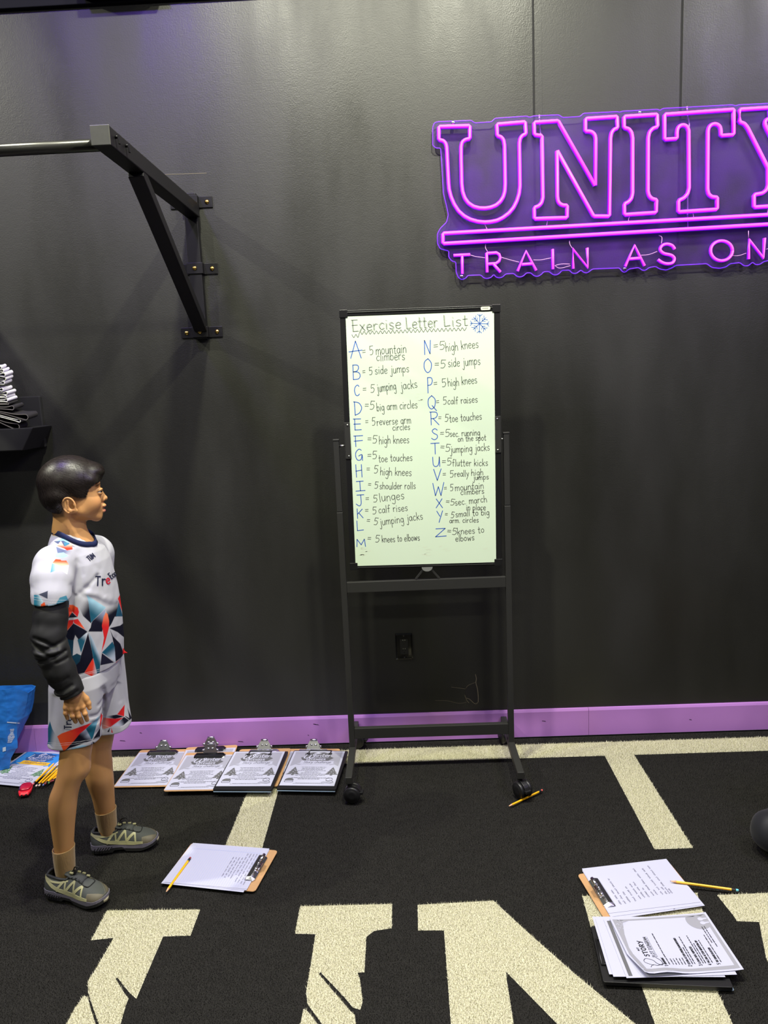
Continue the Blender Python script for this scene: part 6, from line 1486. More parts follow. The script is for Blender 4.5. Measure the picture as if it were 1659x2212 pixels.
SLEEVE_P = [
 ([(540,300),(620,288),(670,350),(580,384),(430,372)], (128,184,202)), ([(405,355),(560,345),(740,445),(640,420),(560,440),(460,392)], (74,84,116)),
 ([(560,372),(650,376),(640,420),(575,430)], (60,120,146)),
 ([(440,440),(570,490),(695,500),(670,575),(540,530),(470,570)], (96,106,140), WT, (560,490), (680,560)), ([(430,545),(560,528),(630,585),(550,612),(430,600)], (160,204,216)),
 ([(515,352),(572,440),(690,382),(698,482),(610,497),(570,468),(452,428)], (250,206,184), (228,60,34), (590,370), (585,470)),
 ([(435,632),(510,640),(525,656),(600,655),(640,717),(520,747),(383,690)], (224,78,38), (250,206,170), (520,650), (520,745)),
 ([(378,700),(520,747),(642,727),(615,872),(500,792),(353,842)], (92,152,172), (218,224,218), (360,800), (500,800)),
 ([(95,1190),(165,1190),(240,1290),(210,1370),(95,1370)], (46,128,154), (190,220,226), (120,1280), (240,1270)), ([(165,1185),(312,1128),(307,1252)], (64,68,84)),
 ([(440,1325),(500,1232),(600,1200),(640,1290),(640,1400),(470,1400)], (70,136,162)), ([(205,1337),(262,1303),(285,1390),(200,1390)], ORG), ([(285,1345),(450,1328),(450,1390),(285,1390)], (176,204,222)), ([(575,1310),(640,1280),(640,1400),(575,1400)], NAVY)]
SHORT_N = [
 ([(140,930),(180,1060),(260,1200),(350,1425),(200,1420),(80,1330),(80,1150)], (28,88,118), WT, (130,1200), (250,1220)),
 ([(85,1330),(120,1320),(200,1390),(340,1430),(80,1460)], WT),
 ([(265,1190),(340,1140),(860,955),(540,1280),(390,1440),(370,1440)], (230,84,42), (198,28,36), (300,1180), (680,1060)),
 ([(650,1145),(755,1062),(860,1240),(850,1265),(480,1390),(390,1440),(540,1280)], (156,164,190), NAVY, (750,1075), (660,1200)),
 ([(755,1060),(860,960),(985,835),(880,1200),(855,1248)], (130,170,196), (28,94,118), (920,900), (860,1040)), ([(985,835),(1003,820),(1003,1010),(870,1245)], WT),
 ([(1010,790),(1040,832),(1000,1045),(990,1000)], RED), ([(1003,1035),(995,1205),(868,1252)], NAVY),
 ([(868,1278),(978,1332),(880,1370)], NAVY), ([(832,1355),(862,1280),(852,1380)], (40,60,110)), ([(500,1420),(520,1385),(700,1335),(835,1360),(840,1400)], (150,190,216)),
 ([(100,190),(150,200),(245,270),(120,282),(100,282)], (34,96,120))]
SHORT_F = [
 ([(1417,648),(1407,848),(1288,816)], RED), ([(1045,855),(1280,820),(1405,852),(1250,892)], (190,196,216), NAVY, (1060,850), (1230,850)),
 ([(1040,870),(1250,890),(1397,868),(1170,1032),(1060,1066),(1005,1010)], (222,150,140), (200,30,38), (1030,980), (1190,930)),
 ([(1405,858),(1492,915),(1385,1010),(1200,1024),(1330,930)], (196,200,222), NAVY, (1290,990), (1410,930)), ([(1455,690),(1540,880),(1500,915),(1420,850),(1470,830)], NAVY), ([(1425,650),(1450,660),(1480,780),(1495,880),(1425,840)], WT),
 ([(1118,1112),(1168,1042),(1152,1120)], NAVY), ([(1186,1040),(1218,1130),(1190,1125)], RED), ([(1455,1100),(1508,1005),(1505,1075)], NAVY)]
def stitch(C, px, py, pts, base, sc, wd=0.55):
    P = np.array([(base[0]+x/sc, base[1]+y/sc) for x, y in pts])
    for a, b in zip(P[:-1], P[1:]):
        d = b-a; t = np.clip(((px-a[0])*d[0]+(py-a[1])*d[1])/(d @ d), 0, 1); q = np.hypot(px-a[0]-t*d[0], py-a[1]-t*d[1])
        m = np.clip(1.2-q/wd, 0, 1)[:, None]*0.6; C = C*(1-m)+np.array(lin((240, 240, 246))[:3])*m
    return C
def fold(F, pts, amp, sig, wl=None):
    """press a fold along a line seen in the side view (amp > 0 a furrow)"""
    X, Y, Z = F.grid()
    P = [B3(*p) for p in pts]
    acc = 0
    for a, b in zip(P[:-1], P[1:]):
        ex, ez = b[0]-a[0], b[2]-a[2]; L = ex*ex+ez*ez
        t = np.clip(((X-a[0])*ex+(Z-a[2])*ez)/L, 0, 1); q = (X-a[0]-t*ex)**2+(Z-a[2]-t*ez)**2
        acc = np.maximum(acc, np.exp(-q/(sig*sig)))
    F.f += ((0.55 if F is S else 1.0)*amp*acc*(Y < (wl if wl is not None else 0.05))).astype(np.float32)

# --- shirt: body of the shirt and both short sleeves
S = Field((-0.20, -0.30, 0.62), (0.30, 0.32, 1.20), 0.0024)
zs, cs, As, Bs = torso_rows(SHIRT_ROWS, SASP)
S.rings(zs, cs, As, Bs, TY, 0.0, p=2.15)
S.cone(B3(146, 1177, -0.045), B3(119, 1212, -0.112), 0.026, 0.044, 0.03)
S.cone(B3(160, 1168, 0.04), CH+LT_*0.125+np.array([0, 0, 0.005]), 0.034, 0.044, 0.025)
SL = Field((-0.20, -0.30, 0.62), (0.30, 0.32, 1.20), 0.0024)
SL.chain([c4((115, 1226), -.126, .0555), c4((112.5, 1252), -.150, .0560), c4((111.5, 1285), -.172, .0525), c4((112, 1335), -.187, .0520)], 0.012)
SL.chain([tuple(LA[0]-np.array([0, 0, .01]))+(.056,), tuple(LA[0]*0.55+LA[1]*0.45)+(.050,)], 0.012)
pe = B3(111, 1309.5, -.230); SL.plane(pe, (0.05, 0.10, -1), k=0.002, lo=(-0.20, -0.32, 0.6), hi=(0.30, 0.0, pe[2]+0.03))
zh = B3(165, 1468, -0.125)[2]
S.plane((0, 0, zh), (0.04, 0.02, -1), k=0.002)
_f, _d = S.f, SL.f; _k = 0.030; _h = np.clip(0.5+0.5*(_f-_d)/_k, 0, 1); S.f = _f+(_d-_f)*_h-_k*_h*(1-_h)
fold(S, [(181, 1252), (190, 1246), (206, 1232)], 0.0055, 0.007); fold(S, [(170, 1262), (186, 1254)], 0.006, 0.008); fold(S, [(177, 1268), (200, 1276), (226, 1294), (248, 1302)], 0.004, 0.009)
fold(S, [(176, 1262), (205, 1268), (236, 1284)], -0.003, 0.010); fold(S, [(206, 1232), (214, 1260), (220, 1272)], 0.003, 0.007); fold(S, [(238, 1245), (246, 1275), (252, 1305)], 0.003, 0.008)
fold(S, [(176, 1225), (171, 1205), (160, 1195)], 0.002, 0.006); fold(S, [(165, 1180), (190, 1200), (210, 1220)], 0.0022, 0.009); fold(S, [(70, 1240), (80, 1262), (92, 1290)], 0.0015, 0.006)
fold(S, [(150, 1262), (140, 1280), (128, 1290)], 0.0022, 0.007); fold(S, [(95, 1192), (86, 1215), (78, 1240)], 0.0018, 0.007); fold(S, [(147, 1235), (153, 1262), (150, 1300)], 0.003, 0.006)
fold(S, [(160, 1268), (152, 1300)], 0.006, 0.006); fold(S, [(200, 1400), (215, 1440)], 0.0025, 0.012); fold(S, [(246, 1370), (256, 1410)], 0.0025, 0.010)
X, Y, Z = S.grid(); S.f += (0.0008*vnoise(X, Y, Z, 31, 40)+0.0007*vnoise(X, Y, Z, 33, 110)).astype(np.float32)
S.cone(B3(264, 1408, 0.02), B3(275, 1410, 0.02), 0.0045, 0.0018, 0.008)       # flicked-up front hem
# neck opening, and the hollow inside the collar
na, nb = B3(150, 1090, 0.008), B3(162, 1166, 0.006); S.cone(na, nb, 0.058, 0.0600, 0.002, 's')
S.cone(B3(165, 1120, -0.002), B3(178, 1164, -0.004), 0.044, 0.0455, 0.002, 's')
Vs, Qs = finer(*S.mesh(2))
px, py = Bpix(Vs)
Cs = np.tile(WH, (len(Vs), 1))
seam = np.array([B3(*p) for p in ((150, 1262), (166, 1240), (176, 1225))])
slv = (px < 150+np.clip((1262-py)*0.3, 0, 30)) & (Vs[:, 1] < -0.07)
CT = paint(np.tile(WH, (len(Vs), 1)), px, py, TORSO_P, (60, 1300), 7.213)
CT = stitch(CT, px, py, [(745,1140),(870,1112),(1000,1085),(1115,1050)], (60, 1300), 7.213); CT = stitch(CT, px, py, [(760,1165),(880,1135),(1010,1105),(1115,1080)], (60, 1300), 7.213)
CS = paint(np.tile(WH, (len(Vs), 1)), px, py, SLEEVE_P, (60, 1120), 7.213)
for yy in (1225, 1262): CS = stitch(CS, px, py, [(95, yy), (350, yy+45), (620, yy+50)], (60, 1120), 7.213, 0.5)
low = (py > 1288) & (Vs[:, 1] < -0.095) & (px < 150)
sl_ = ((px < 163) & (py < 1262)) | ((px < 149.5) & (py < 1312)) | (py < 1212)
Cs = np.where(sl_[:, None], CS, CT)
m_kit = vcol_mat('sports_fabric', 0.7, 0.15, bump=0.04, scale=900)
shirt = link(quad_mesh('shirt', Vs, Qs, m_kit, Cs), boy); shirt['label'] = 'white short-sleeved shirt with navy, teal and red shards'
m_navy = mat('navy_rib', (30, 38, 78), 0.7, 0, 0.25, bump=0.1, scale=900)
# lettering on the chest, laid onto the cloth
from mathutils.bvhtree import BVHTree
def bvh_of(V, Q): return BVHTree.FromPolygons([Vector(v) for v in V], [tuple(q) for q in Q])
def eye_local(): p = CAM-BO; return np.array([p @ BU, p @ BW, p[2]])
EL = eye_local()
def cast(tree, px, py, off=0.0014):
    t = B3(px, py, 0.0)-EL; t = t/np.linalg.norm(t)
    h_ = tree.ray_cast(Vector(EL), Vector(t))
    if h_[0] is None: return B3(px, py, 0.0)
    return np.array(h_[0])+np.array(h_[1])*off
def lettering(tree, runs, base, sc, name, m, parent):
    b = MB()
    for text, p0, p1, hgt, wd, gap, slant in runs:
        t = MB(); write(t, text, p0, p1, hgt, wd, None, 0.0, gap=gap, slant=slant)
        # long edges are split so that the strokes hug the cloth
        n0 = len(b.v); b.add([cast(tree, base[0]+v[0]/sc, base[1]-v[1]/sc) for v in t.v], t.f)
    return b.obj(name, m, parent)
ts = bvh_of(Vs, Qs)
colp = [(113.5, 1153.5, 0, 1), (119, 1155.5, 0, 1), (126, 1158.5, 0, 1), (137, 1163.5, 0, 1), (152, 1171, 0, 1), (170, 1178, 0, 1), (186, 1181, 0, 1), (197, 1180.5, 0, 1), (204, 1180, 0, 1), (209.5, 1175, 0, 1), (205, 1160, 0.055, 0), (192, 1152, 0.066, 0), (172, 1147, 0.070, 0), (148, 1145, 0.058, 0), (126, 1147, 0.036, 0), (115, 1150, 0.016, 0)]
col = [cast(ts, x, y, 0.001) if on else B3(x, y, w_) for x, y, w_, on in colp]
cl = smooth_line(col, 6, True); n = len(cl); cc = np.mean(cl, 0); b = MB(); vs_ = []
for p in cl:
    o_ = p-cc; o_[2] = 0; o_ = o_/np.linalg.norm(o_)
    for du, dn in ((-0.0005, 0.0010), (0.0002, 0.0020), (0.0130, -0.0025), (0.0148, -0.0045), (0.0130, -0.0065), (-0.0005, -0.0060)): vs_.append(p+np.array([0, 0, du])+o_*dn)
b.add(vs_, [(i*6+j, i*6+(j+1) % 6, ((i+1) % n)*6+(j+1) % 6, ((i+1) % n)*6+j) for i in range(n) for j in range(6)], True)
b.obj('collar', m_navy, shirt)
lettering(ts, [('T', (1048, -1038), (1118, -1042), 138, 22, 0.9, 0), ('r', (1150, -1040), (1205, -1040), 176, 20, 0.9, 0), ('Eco', (1300, -946), (1388, -880), 100, 13, 0.6, 0), ('TUM', (958, -668), (1050, -596), 82, 11, 0.9, 0)], (60, 1120), 7.213, 'print', mat('navy_print', (24, 28, 58), 0.6), shirt)
lettering(ts, [('e', (1222, -1020), (1282, -1010), 150, 20, 0.9, 0)], (60, 1120), 7.213, 'red_print', mat('crimson_print', (190, 26, 52), 0.6), shirt)

# --- black long-sleeved undershirt (both arms)
U_ = Field((-0.20, -0.30, 0.54), (0.32, 0.34, 1.08), 0.0024)
U_.chain([c4((111, 1270), -.166, .042), c4((110.5, 1310), -.176, .0425), c4((110, 1332), -.182, .0460), c4((106, 1372), -.195, .0465), c4((112, 1410), -.203, .0455), c4((128, 1448), -.207, .0425), c4((147, 1482), -.207, .0360), c4((158, 1503), -.206, .0355)], 0.012)
e = B3(79, 1388, -.195); U_.ell(e+np.array([0.012, 0, 0]), (0.022, 0.022, 0.026), 0.014)
U_.chain([tuple(LA[0]*0.5+LA[1]*0.5)+(.044,), tuple(LA[1])+(.046,), tuple(LA[2])+(.033,)], 0.012)
X, Y, Z = U_.grid(); U_.f += (0.0020*vnoise(X, Y, Z, 41, 60)+0.0012*vnoise(X, Y, Z, 43, 130)).astype(np.float32)
for pts, a_, sg_ in (([(76, 1334), (95, 1338), (118, 1352)], .005, .006), ([(72, 1346), (92, 1360), (112, 1368)], .006, .006), ([(140, 1335), (118, 1344), (100, 1352)], .005, .006), ([(67, 1386), (86, 1380), (112, 1366), (134, 1358)], .0065, .006), ([(138, 1372), (118, 1378)], .004, .005),
                    ([(90, 1415), (112, 1420), (140, 1408)], .003, .006), ([(98, 1440), (120, 1440), (148, 1424)], .004, .006), ([(112, 1458), (136, 1450), (158, 1436)], .0045, .0055), ([(118, 1474), (144, 1466), (164, 1452)], .004, .005), ([(126, 1486), (148, 1482), (170, 1470)], .004, .005), ([(130, 1499), (152, 1496), (180, 1481)], .0030, .0035),
                    ([(80, 1340), (100, 1346), (128, 1356)], -.003, .005), ([(74, 1364), (98, 1362), (128, 1352)], -.004, .006), ([(104, 1448), (130, 1444), (154, 1430)], -.003, .006), ([(120, 1480), (146, 1474), (168, 1461)], -.003, .005)):
    fold(U_, pts, a_, sg_, -0.05)
d_ = B3(158, 1500, -.206)-B3(140, 1470, -.206); pc = B3(157, 1498.5, -.206)
U_.plane(pc, (0.30, 0, -1.0), k=0.002, lo=(-0.2, -0.32, 0.5), hi=(0.12, -0.12, pc[2]+0.08))
U_.plane(LA[2]+np.array([0, 0, 0.0]), (0, 0, -1), k=0.002, lo=(-0.05, 0.05, 0.5), hi=(0.32, 0.34, LA[2][2]+0.06))
Vu, Qu = U_.mesh(2); mu = mat('black_stretch_fabric', (30, 30, 31), 0.6, 0, 0.35, bump=0.04, scale=900)
for sd in (-1, 1):
    k_ = (Vu[Qu[:, 0], 1]*sd > 0); q_ = Qu[k_]; u_, inv_ = np.unique(q_, return_inverse=True)
    o = link(quad_mesh('undershirt_sleeve', Vu[u_], inv_.reshape(q_.shape), mu), boy)
    if sd < 0: o['label'] = 'black long sleeve pushed into folds at the elbow'

# --- shorts
P_ = Field((-0.20, -0.26, 0.38), (0.32, 0.30, 0.80), 0.0024)
yl = math.radians(-22)
zs, cs, As, Bs = torso_rows([(1436, 118, 200), (1455, 108, 218), (1480, 103.5, 226), (1520, 103, 225), (1560, 102.5, 223), (1600, 102, 219), (1640, 101.5, 216)], 0.84, -0.072, yl); P_.rings(zs, cs, As, Bs, yl, 0.0, p=2.3)
zs, cs, As, Bs = torso_rows([(1400, 190, 266), (1440, 168, 269), (1480, 170, 273), (1520, 172, 277), (1560, 173, 283.5), (1610, 174, 288)], 0.92, 0.088, yl); P_.rings(zs, cs, As, Bs, yl, 0.012, p=2.3)
zs, cs, As, Bs = torso_rows([(1400, 104, 267), (1440, 103, 268), (1490, 104, 262)], 1.25); P_.rings(zs, cs, np.array(As)*0.93, np.array(Bs)*0.93, TY, 0.02)
z1 = B3(160, 1621, -0.14)[2]; z2 = B3(250, 1584, 0.02)[2]
P_.plane(B3(160, 1620, -0.14), (0.05, 0.0, -1), k=0.003, lo=(-0.2, -0.26, 0.36), hi=(0.32, 0.006, z1+0.03)); P_.plane((0, 0, z2), (0, 0.05, -1), k=0.003, lo=(-0.2, 0.006, 0.36), hi=(0.32, 0.30, z2+0.03))
for pts, a_, sg_ in (([(216, 1462), (224, 1490), (220, 1510)], .003, .008), ([(224, 1500), (205, 1512), (190, 1512)], .003, .006), ([(223, 1516), (206, 1526), (195, 1526)], .003, .006), ([(224, 1484), (208, 1492)], .0025, .006), ([(222, 1540), (205, 1548)], .0025, .007), ([(118, 1480), (112, 1530), (108, 1580)], .003, .009), ([(218, 1468), (226, 1520), (222, 1580)], .0035, .007), ([(255, 1470), (262, 1520)], .0025, .009), ([(240, 1470), (238, 1510)], .0025, .009), ([(185, 1545), (170, 1560)], .002, .010)):
    fold(P_, pts, a_, sg_, 0.2)
X, Y, Z = P_.grid(); P_.f += (0.0018*vnoise(X, Y, Z, 51, 40)).astype(np.float32)
Vp, Qp = finer(*P_.mesh(2)); px, py = Bpix(Vp); Cp = np.tile(WH, (len(Vp), 1))
CN = paint(Cp.copy(), px, py, SHORT_N, (90, 1440), 7.9)
for yy in (1298, 1330): CN = stitch(CN, px, py, [(105, yy), (330, yy+14), (600, yy-12), (850, yy-50), (985, yy-100)], (90, 1440), 7.9, 0.45)
CFa = paint(Cp.copy(), px, py, SHORT_F, (90, 1440), 7.9); CFa = stitch(CFa, px, py, [(1010, 985), (1170, 1035), (1350, 1030), (1500, 950)], (90, 1440), 7.9, 0.45)
nr = (Vp[:, 1] < 0.006) & ~((px > 221.5) & (py > 1470) & (Vp[:, 1] > -0.02))
Cp = np.where(nr[:, None], CN, CFa)
shorts = link(quad_mesh('shorts', Vp, Qp, m_kit, Cp), boy); shorts['label'] = 'white shorts with red, navy and teal shards at the hems'
tp = bvh_of(Vp, Qp)
b = MB()
for text, x, y, hgt, wd in (('T', 508, 1056, 118, 19), ('r', 508, 992, 140, 19), ('e', 508, 925, 130, 18)):
    st, W_ = hand(text)
    for q in st: 
        t = MB(); t.ribbon([(x-pp[1]*hgt/9, -(y-pp[0]*(50 if text == 'T' else 60)/W_)) for pp in q], wd); b.add([cast(tp, 90+v[0]/7.9, 1440-v[1]/7.9) for v in t.v], t.f)
b.obj('print', mat('navy_print', (24, 28, 58), 0.6), shorts)

# --- socks
m_sock = mat('tan_sock', (158, 128, 84), 0.9, 0, 0.1, bump=0.5, scale=260, stretch=(1, 1, 0.25), sheen=0.2)
def sock(rows, lab=None):
    b = MB(); pts = [c4(p, w, r) for p, w, r in rows]
    tp_ = pts[0]
    inner = [(tp_[0], tp_[1], tp_[2]-0.006, tp_[3]-0.004)]+[(tp_[0], tp_[1], tp_[2], tp_[3]-0.0015)]
    al = inner+[(tp_[0], tp_[1], tp_[2]-0.0015, tp_[3]+0.0008), (tp_[0]*0.9+pts[1][0]*0.1, tp_[1]*0.9+pts[1][1]*0.1, tp_[2]*0.8+pts[1][2]*0.2, tp_[3]+0.0005)]+pts[1:]
    n = 40; vs = []
    for i, p in enumerate(al):
        for j in range(n):
            a = 2*math.pi*j/n; rr = p[3]+(0.0005*math.cos(j*math.pi) if i < 6 else 0)
            vs.append((p[0]+rr*math.cos(a), p[1]+rr*math.sin(a), p[2]+0.10*rr*math.cos(a)*(1 if i < 5 else 0)))
    b.add(vs, [(i*n+(j+1) % n, i*n+j, (i+1)*n+j, (i+1)*n+(j+1) % n) for i in range(len(al)-1) for j in range(n)]+[tuple((len(al)-1)*n+j for j in range(n))], True)
    return b.obj('sock', m_sock, boy, subsurf=1)
sock([((137.2, 1829), -.066, .0335), ((137.8, 1840), -.066, .0328), ((138.5, 1853), -.063, .0325), ((140, 1868), -.059, .0315), ((141.5, 1884), -.057, .0300), ((142, 1896), -.057, .0260)])
sock([((228.2, 1747), .116, .0350), ((229, 1757), .119, .0340), ((230.5, 1770), .125, .0330), ((232, 1783), .130, .0320), ((234, 1796), .132, .0305), ((236, 1808), .132, .0260)])

# --- trail shoes
m_up = mat('grey_mesh_upper', (64, 67, 65), 0.7, 0, 0.3, bump=0.3, scale=700); m_sole = mat('violet_grey_midsole', (112, 108, 122), 0.55, bump=0.1, scale=120); m_out = mat('black_outsole', (26, 26, 26), 0.7)
m_ovl = mat('khaki_overlay', (152, 150, 112), 0.45); m_toe = mat('olive_toe_rand', (86, 80, 64), 0.6, bump=0.1, scale=300); m_lace = mat('black_cord', (18, 18, 18), 0.6); m_tip = mat('pale_toe_bumper', (184, 178, 150), 0.5, bump=0.2, scale=160)
st_x = [-.110, -.104, -.092, -.070, -.045, -.020, .010, .040, .065, .085, .100, .109, .113]
st_w = [.006, .024, .032, .0350, .0345, .0340, .0350, .0390, .0400, .0370, .0295, .0180, .005]
st_t = [.060, .072, .074, .070, .067, .070, .072, .062, .054, .048, .042, .036, .030]
st_b = [.026, .024, .023, .022, .021, .021, .020, .020, .021, .022, .023, .024, .025]
st_y = [0, 0, 0, .001, .002, .003, .003, .001, -.001, -.003, -.004, -.005, -.005]
def shoe_pt(x, t, off=0.0):
    """t: 0 lateral foot of the side .. 1 top .. 2 medial foot"""
    w_ = np.interp(x, st_x, st_w); tp_ = np.interp(x, st_x, st_t); bt = np.interp(x, st_x, st_b); y0 = np.interp(x, st_x, st_y)
    a = math.pi*(1-t/2); e = 0.72
    cy = math.copysign(abs(math.cos(a))**e, math.cos(a)); sz = abs(math.sin(a))**0.85
    nar = 1-0.25*sz**2*(1 if x < 0.05 else 0.6)
    return np.array([x, y0+cy*(w_+off)*nar, bt+sz*(tp_-bt+off)])
def shoe(at, ang, label):
    sh = bpy.data.objects.new('shoe', None); COL.objects.link(sh); sh.parent = boy; sh.location = at; sh.rotation_euler = (0, 0, ang); sh['label'] = label
    xs_ = np.concatenate([np.linspace(-.110, -.095, 5), np.linspace(-.088, .085, 26), np.linspace(.089, .113, 9)]); b = MB(); n = 25; vs = []
    for x in xs_:
        for j in range(n): vs.append(shoe_pt(x, 2*j/(n-1)))
    k = len(xs_)
    op = lambda i, j: -0.098 < xs_[i] < -0.022 and 8 <= j <= 15
    fs = [(i*n+j, (i+1)*n+j, (i+1)*n+j+1, i*n+j+1) for i in range(k-1) for j in range(n-1) if not op(i, j)]
    b.add(vs, fs+[tuple(range(n)), tuple(range((k-1)*n+n-1, (k-1)*n-1, -1))], True)
    up = b.obj('upper', m_up, sh)
    md = up.modifiers.new('sol', 'SOLIDIFY'); md.thickness = 0.004; md.offset = -0.6
    rim = [shoe_pt(-.096, 0.66+0.68*t_, 0.001) for t_ in np.linspace(0, 1, 7)]+[shoe_pt(x, 1.34, 0.001) for x in np.linspace(-.085, -.024, 8)]+[shoe_pt(-.02, 1.3-0.6*t_, 0.002) for t_ in np.linspace(0.1, .9, 6)]+[shoe_pt(x, 0.66, 0.001) for x in np.linspace(-.024, -.085, 8)]
    MB().tube(smooth_line(rim, 2, True), 0.0042, 8, closed=True).obj('collar', mat('dark_padded_collar', (44, 46, 46), 0.8), sh)
    # sole: midsole with a step under the arch, lugs below
    for nm, m_, z0f, z1f, gr, x0, x1 in (('midsole', m_sole, lambda x: 0.011+(0.005 if -0.035 < x < 0.005 else 0)+max(0, (x-.07))*0.30, lambda x: 0.0255+(0.004 if x < -0.05 else 0)+max(0, x-.09)*0.3, 0.0016, -.112, .115),
                                      ('outsole', m_out, lambda x: 0.0+(0.007 if -0.035 < x < 0.005 else 0)+max(0, (x-.06))*0.26+max(0, -.095-x)*0.4, lambda x: 0.0115+(0.005 if -0.035 < x < 0.005 else 0)+max(0, (x-.07))*0.30, 0.0014, -.113, .112)):
        b = MB(); X_ = np.linspace(x0, x1, 30); L = []; R_ = []
        for x in X_:
            w_ = np.interp(np.clip(x*0.985, -.1095, .1128), st_x, st_w)+gr; y0 = np.interp(x, st_x, st_y); L.append((x, y0-w_)); R_.append((x, y0+w_))
        out_ = L+R_[::-1]; n2 = len(out_)
        b.add([(x, y, z0f(x)) for x, y in out_]+[(x, y, z1f(x)) for x, y in out_], [(i, (i+1) % n2, n2+(i+1) % n2, n2+i) for i in range(n2)])
        kk = len(X_)
        b.add([(x, y, z0f(x)) for x, y in out_]+[(x, y, z1f(x)) for x, y in out_], [(i, n2-1-i, n2-2-i, i+1) for i in range(kk-1)]+[(n2+i, n2+i+1, n2+n2-2-i, n2+n2-1-i) for i in range(kk-1)])
        if nm == 'outsole':
            for i, x in enumerate(np.linspace(-.098, -.045, 7)):
                for sg in (-1, 1):
                    w_ = np.interp(x, st_x, st_w)+0.004; b.beam((x, sg*w_, 0.009), (x+0.012, sg*(w_+0.0008), 0.024), 0.003, 0.0022, up=(0, sg, 0))
        b.obj(nm, m_, sh)
    # overlays on both flanks: long swoosh from the heel and three lattice struts
    b = MB()
    def strip(pts, wd):
        for side in (0, 1):
            q = smooth_line(pts, 5) if len(pts) > 2 else [np.array(pts[0])+(np.array(pts[1])-np.array(pts[0]))*t_ for t_ in np.linspace(0, 1, 8)]
            Lp, Rp = [], []
            for i in range(len(q)):
                d = q[min(i+1, len(q)-1)]-q[max(i-1, 0)]; d = np.array([d[0], d[1]*0.055]); d /= np.linalg.norm(d)+1e-9; nn = np.array([-d[1], d[0]])*wd/2
                for A_, sg in ((Lp, 1), (Rp, -1)):
                    x = q[i][0]+nn[0]*sg; t_ = q[i][1]+nn[1]*sg/0.055
                    A_.append(shoe_pt(x, t_ if side == 0 else 2-t_, 0.0014))
            n_ = len(q); b.add(Lp+Rp, [(i, i+1, n_+i+1, n_+i) for i in range(n_-1)])
    strip([(-.106, .62), (-.085, .40), (-.055, .22), (-.015, .12), (.03, .10), (.07, .14)], 0.0075)
    strip([(-.095, .52), (-.07, .46), (-.04, .50), (-.015, .60)], 0.0050)
    for x in (-.040, -.006, .026):
        strip([(x-.012, .14), (x+.016, .66)], 0.0072); strip([(x+.016, .66), (x+.020, .12)], 0.0054)
    ov = b.obj('overlay', m_ovl, sh); md = ov.modifiers.new('sol', 'SOLIDIFY'); md.thickness = 0.0016; md.offset = 0
    b = MB(); vs = []; X_ = np.linspace(.066, .112, 14); n = 19
    for x in X_:
        lim = 0.50+0.42*((x-.066)/.046)
        for j in range(n):
            t_ = lim*2*j/(n-1)
            vs.append(shoe_pt(x, min(t_ if t_ < lim else 2-2*lim+t_, 2), 0.0012))
    b.add(vs, [(i*n+j, (i+1)*n+j, (i+1)*n+j+1, i*n+j+1) for i in range(len(X_)-1) for j in range(n-1) if j != 9], True)
    b.obj('toe_rand', m_toe, sh)
    b = MB(); vs = []; A_ = np.linspace(-1, 1, 15)
    for a_ in A_:
        x = .1135-0.020*a_*a_; y = -.0045+a_*.026
        for z_ in (.014, .022, .030, .035): vs.append((x+(.003 if z_ < .03 else -.003), y, z_))
    b.add(vs, [(i*4+j, (i+1)*4+j, (i+1)*4+j+1, i*4+j+1) for i in range(len(A_)-1) for j in range(3)], True)
    bp_ = b.obj('toe_bumper', m_tip, sh); md = bp_.modifiers.new('sol', 'SOLIDIFY'); md.thickness = 0.004
    # tongue, quick-lace cord and eyelet tabs
    b = MB(); vs = []
    for i, x in enumerate(np.linspace(-.030, .035, 8)):
        for j, t_ in enumerate((.72, .86, 1.0, 1.14, 1.28)): vs.append(shoe_pt(x, t_, 0.004)+np.array([0, 0, 0.012*max(0, 1-i/2.5)]))
    b.add(vs, [(i*5+j, (i+1)*5+j, (i+1)*5+j+1, i*5+j+1) for i in range(7) for j in range(4)], True)
    tg = b.obj('tongue', m_up, sh); md = tg.modifiers.new('sol', 'SOLIDIFY'); md.thickness = 0.004
    b = MB(); zig = []
    for i, x in enumerate((-.016, -.004, .010, .024, .038)): zig.append(shoe_pt(x, .70 if i % 2 else 1.30, 0.007))
    zig2 = [shoe_pt(x, 1.30 if i % 2 else .70, 0.007) for i, x in enumerate((-.016, -.004, .010, .024, .038))]
    b.tube(zig, 0.0013, 6); b.tube(zig2, 0.0013, 6)
    b.tube(smooth_line([shoe_pt(.038, .7, .005), shoe_pt(.058, .78, .003), shoe_pt(.062, 1.0, .003), shoe_pt(.058, 1.22, .003), shoe_pt(.038, 1.3, .005)], 4), 0.0012, 6)
    b.tube(smooth_line([shoe_pt(-.008, 1.0, .012), shoe_pt(-.008, 1.0, .022)+(0, 0.004, 0), shoe_pt(.002, 1.0, .030), shoe_pt(.016, 1.0, .032)], 4), 0.0022, 6)
    b.box(tuple(shoe_pt(-.008, 1.0, .010)-0.005), tuple(shoe_pt(-.008, 1.0, .010)+0.006)); b.obj('lace', m_lace, sh)
    b = MB()
    for x in (.0, .018, .034):
        p = shoe_pt(x, 1.22, .006); b.box(tuple(p-np.array([.0055, .003, .002])), tuple(p+np.array([.0055, .003, .003])))
    p = shoe_pt(-.010, .98, .012); b.box(tuple(p-np.array([.006, .008, .002])), tuple(p+np.array([.006, .008, .003])))
    b.obj('eyelet_tab', m_ovl, sh, bevel=0.001)
    return sh
a_, b_ = Bflo(114, 1928), Bflo(222, 1951); d_ = b_-a_; m_ = (a_+b_)/2
shoe((m_[0]+0.002, m_[1]+0.004, 0.0), math.atan2(d_[1], d_[0]), 'grey and khaki trail shoe on the nearer foot')
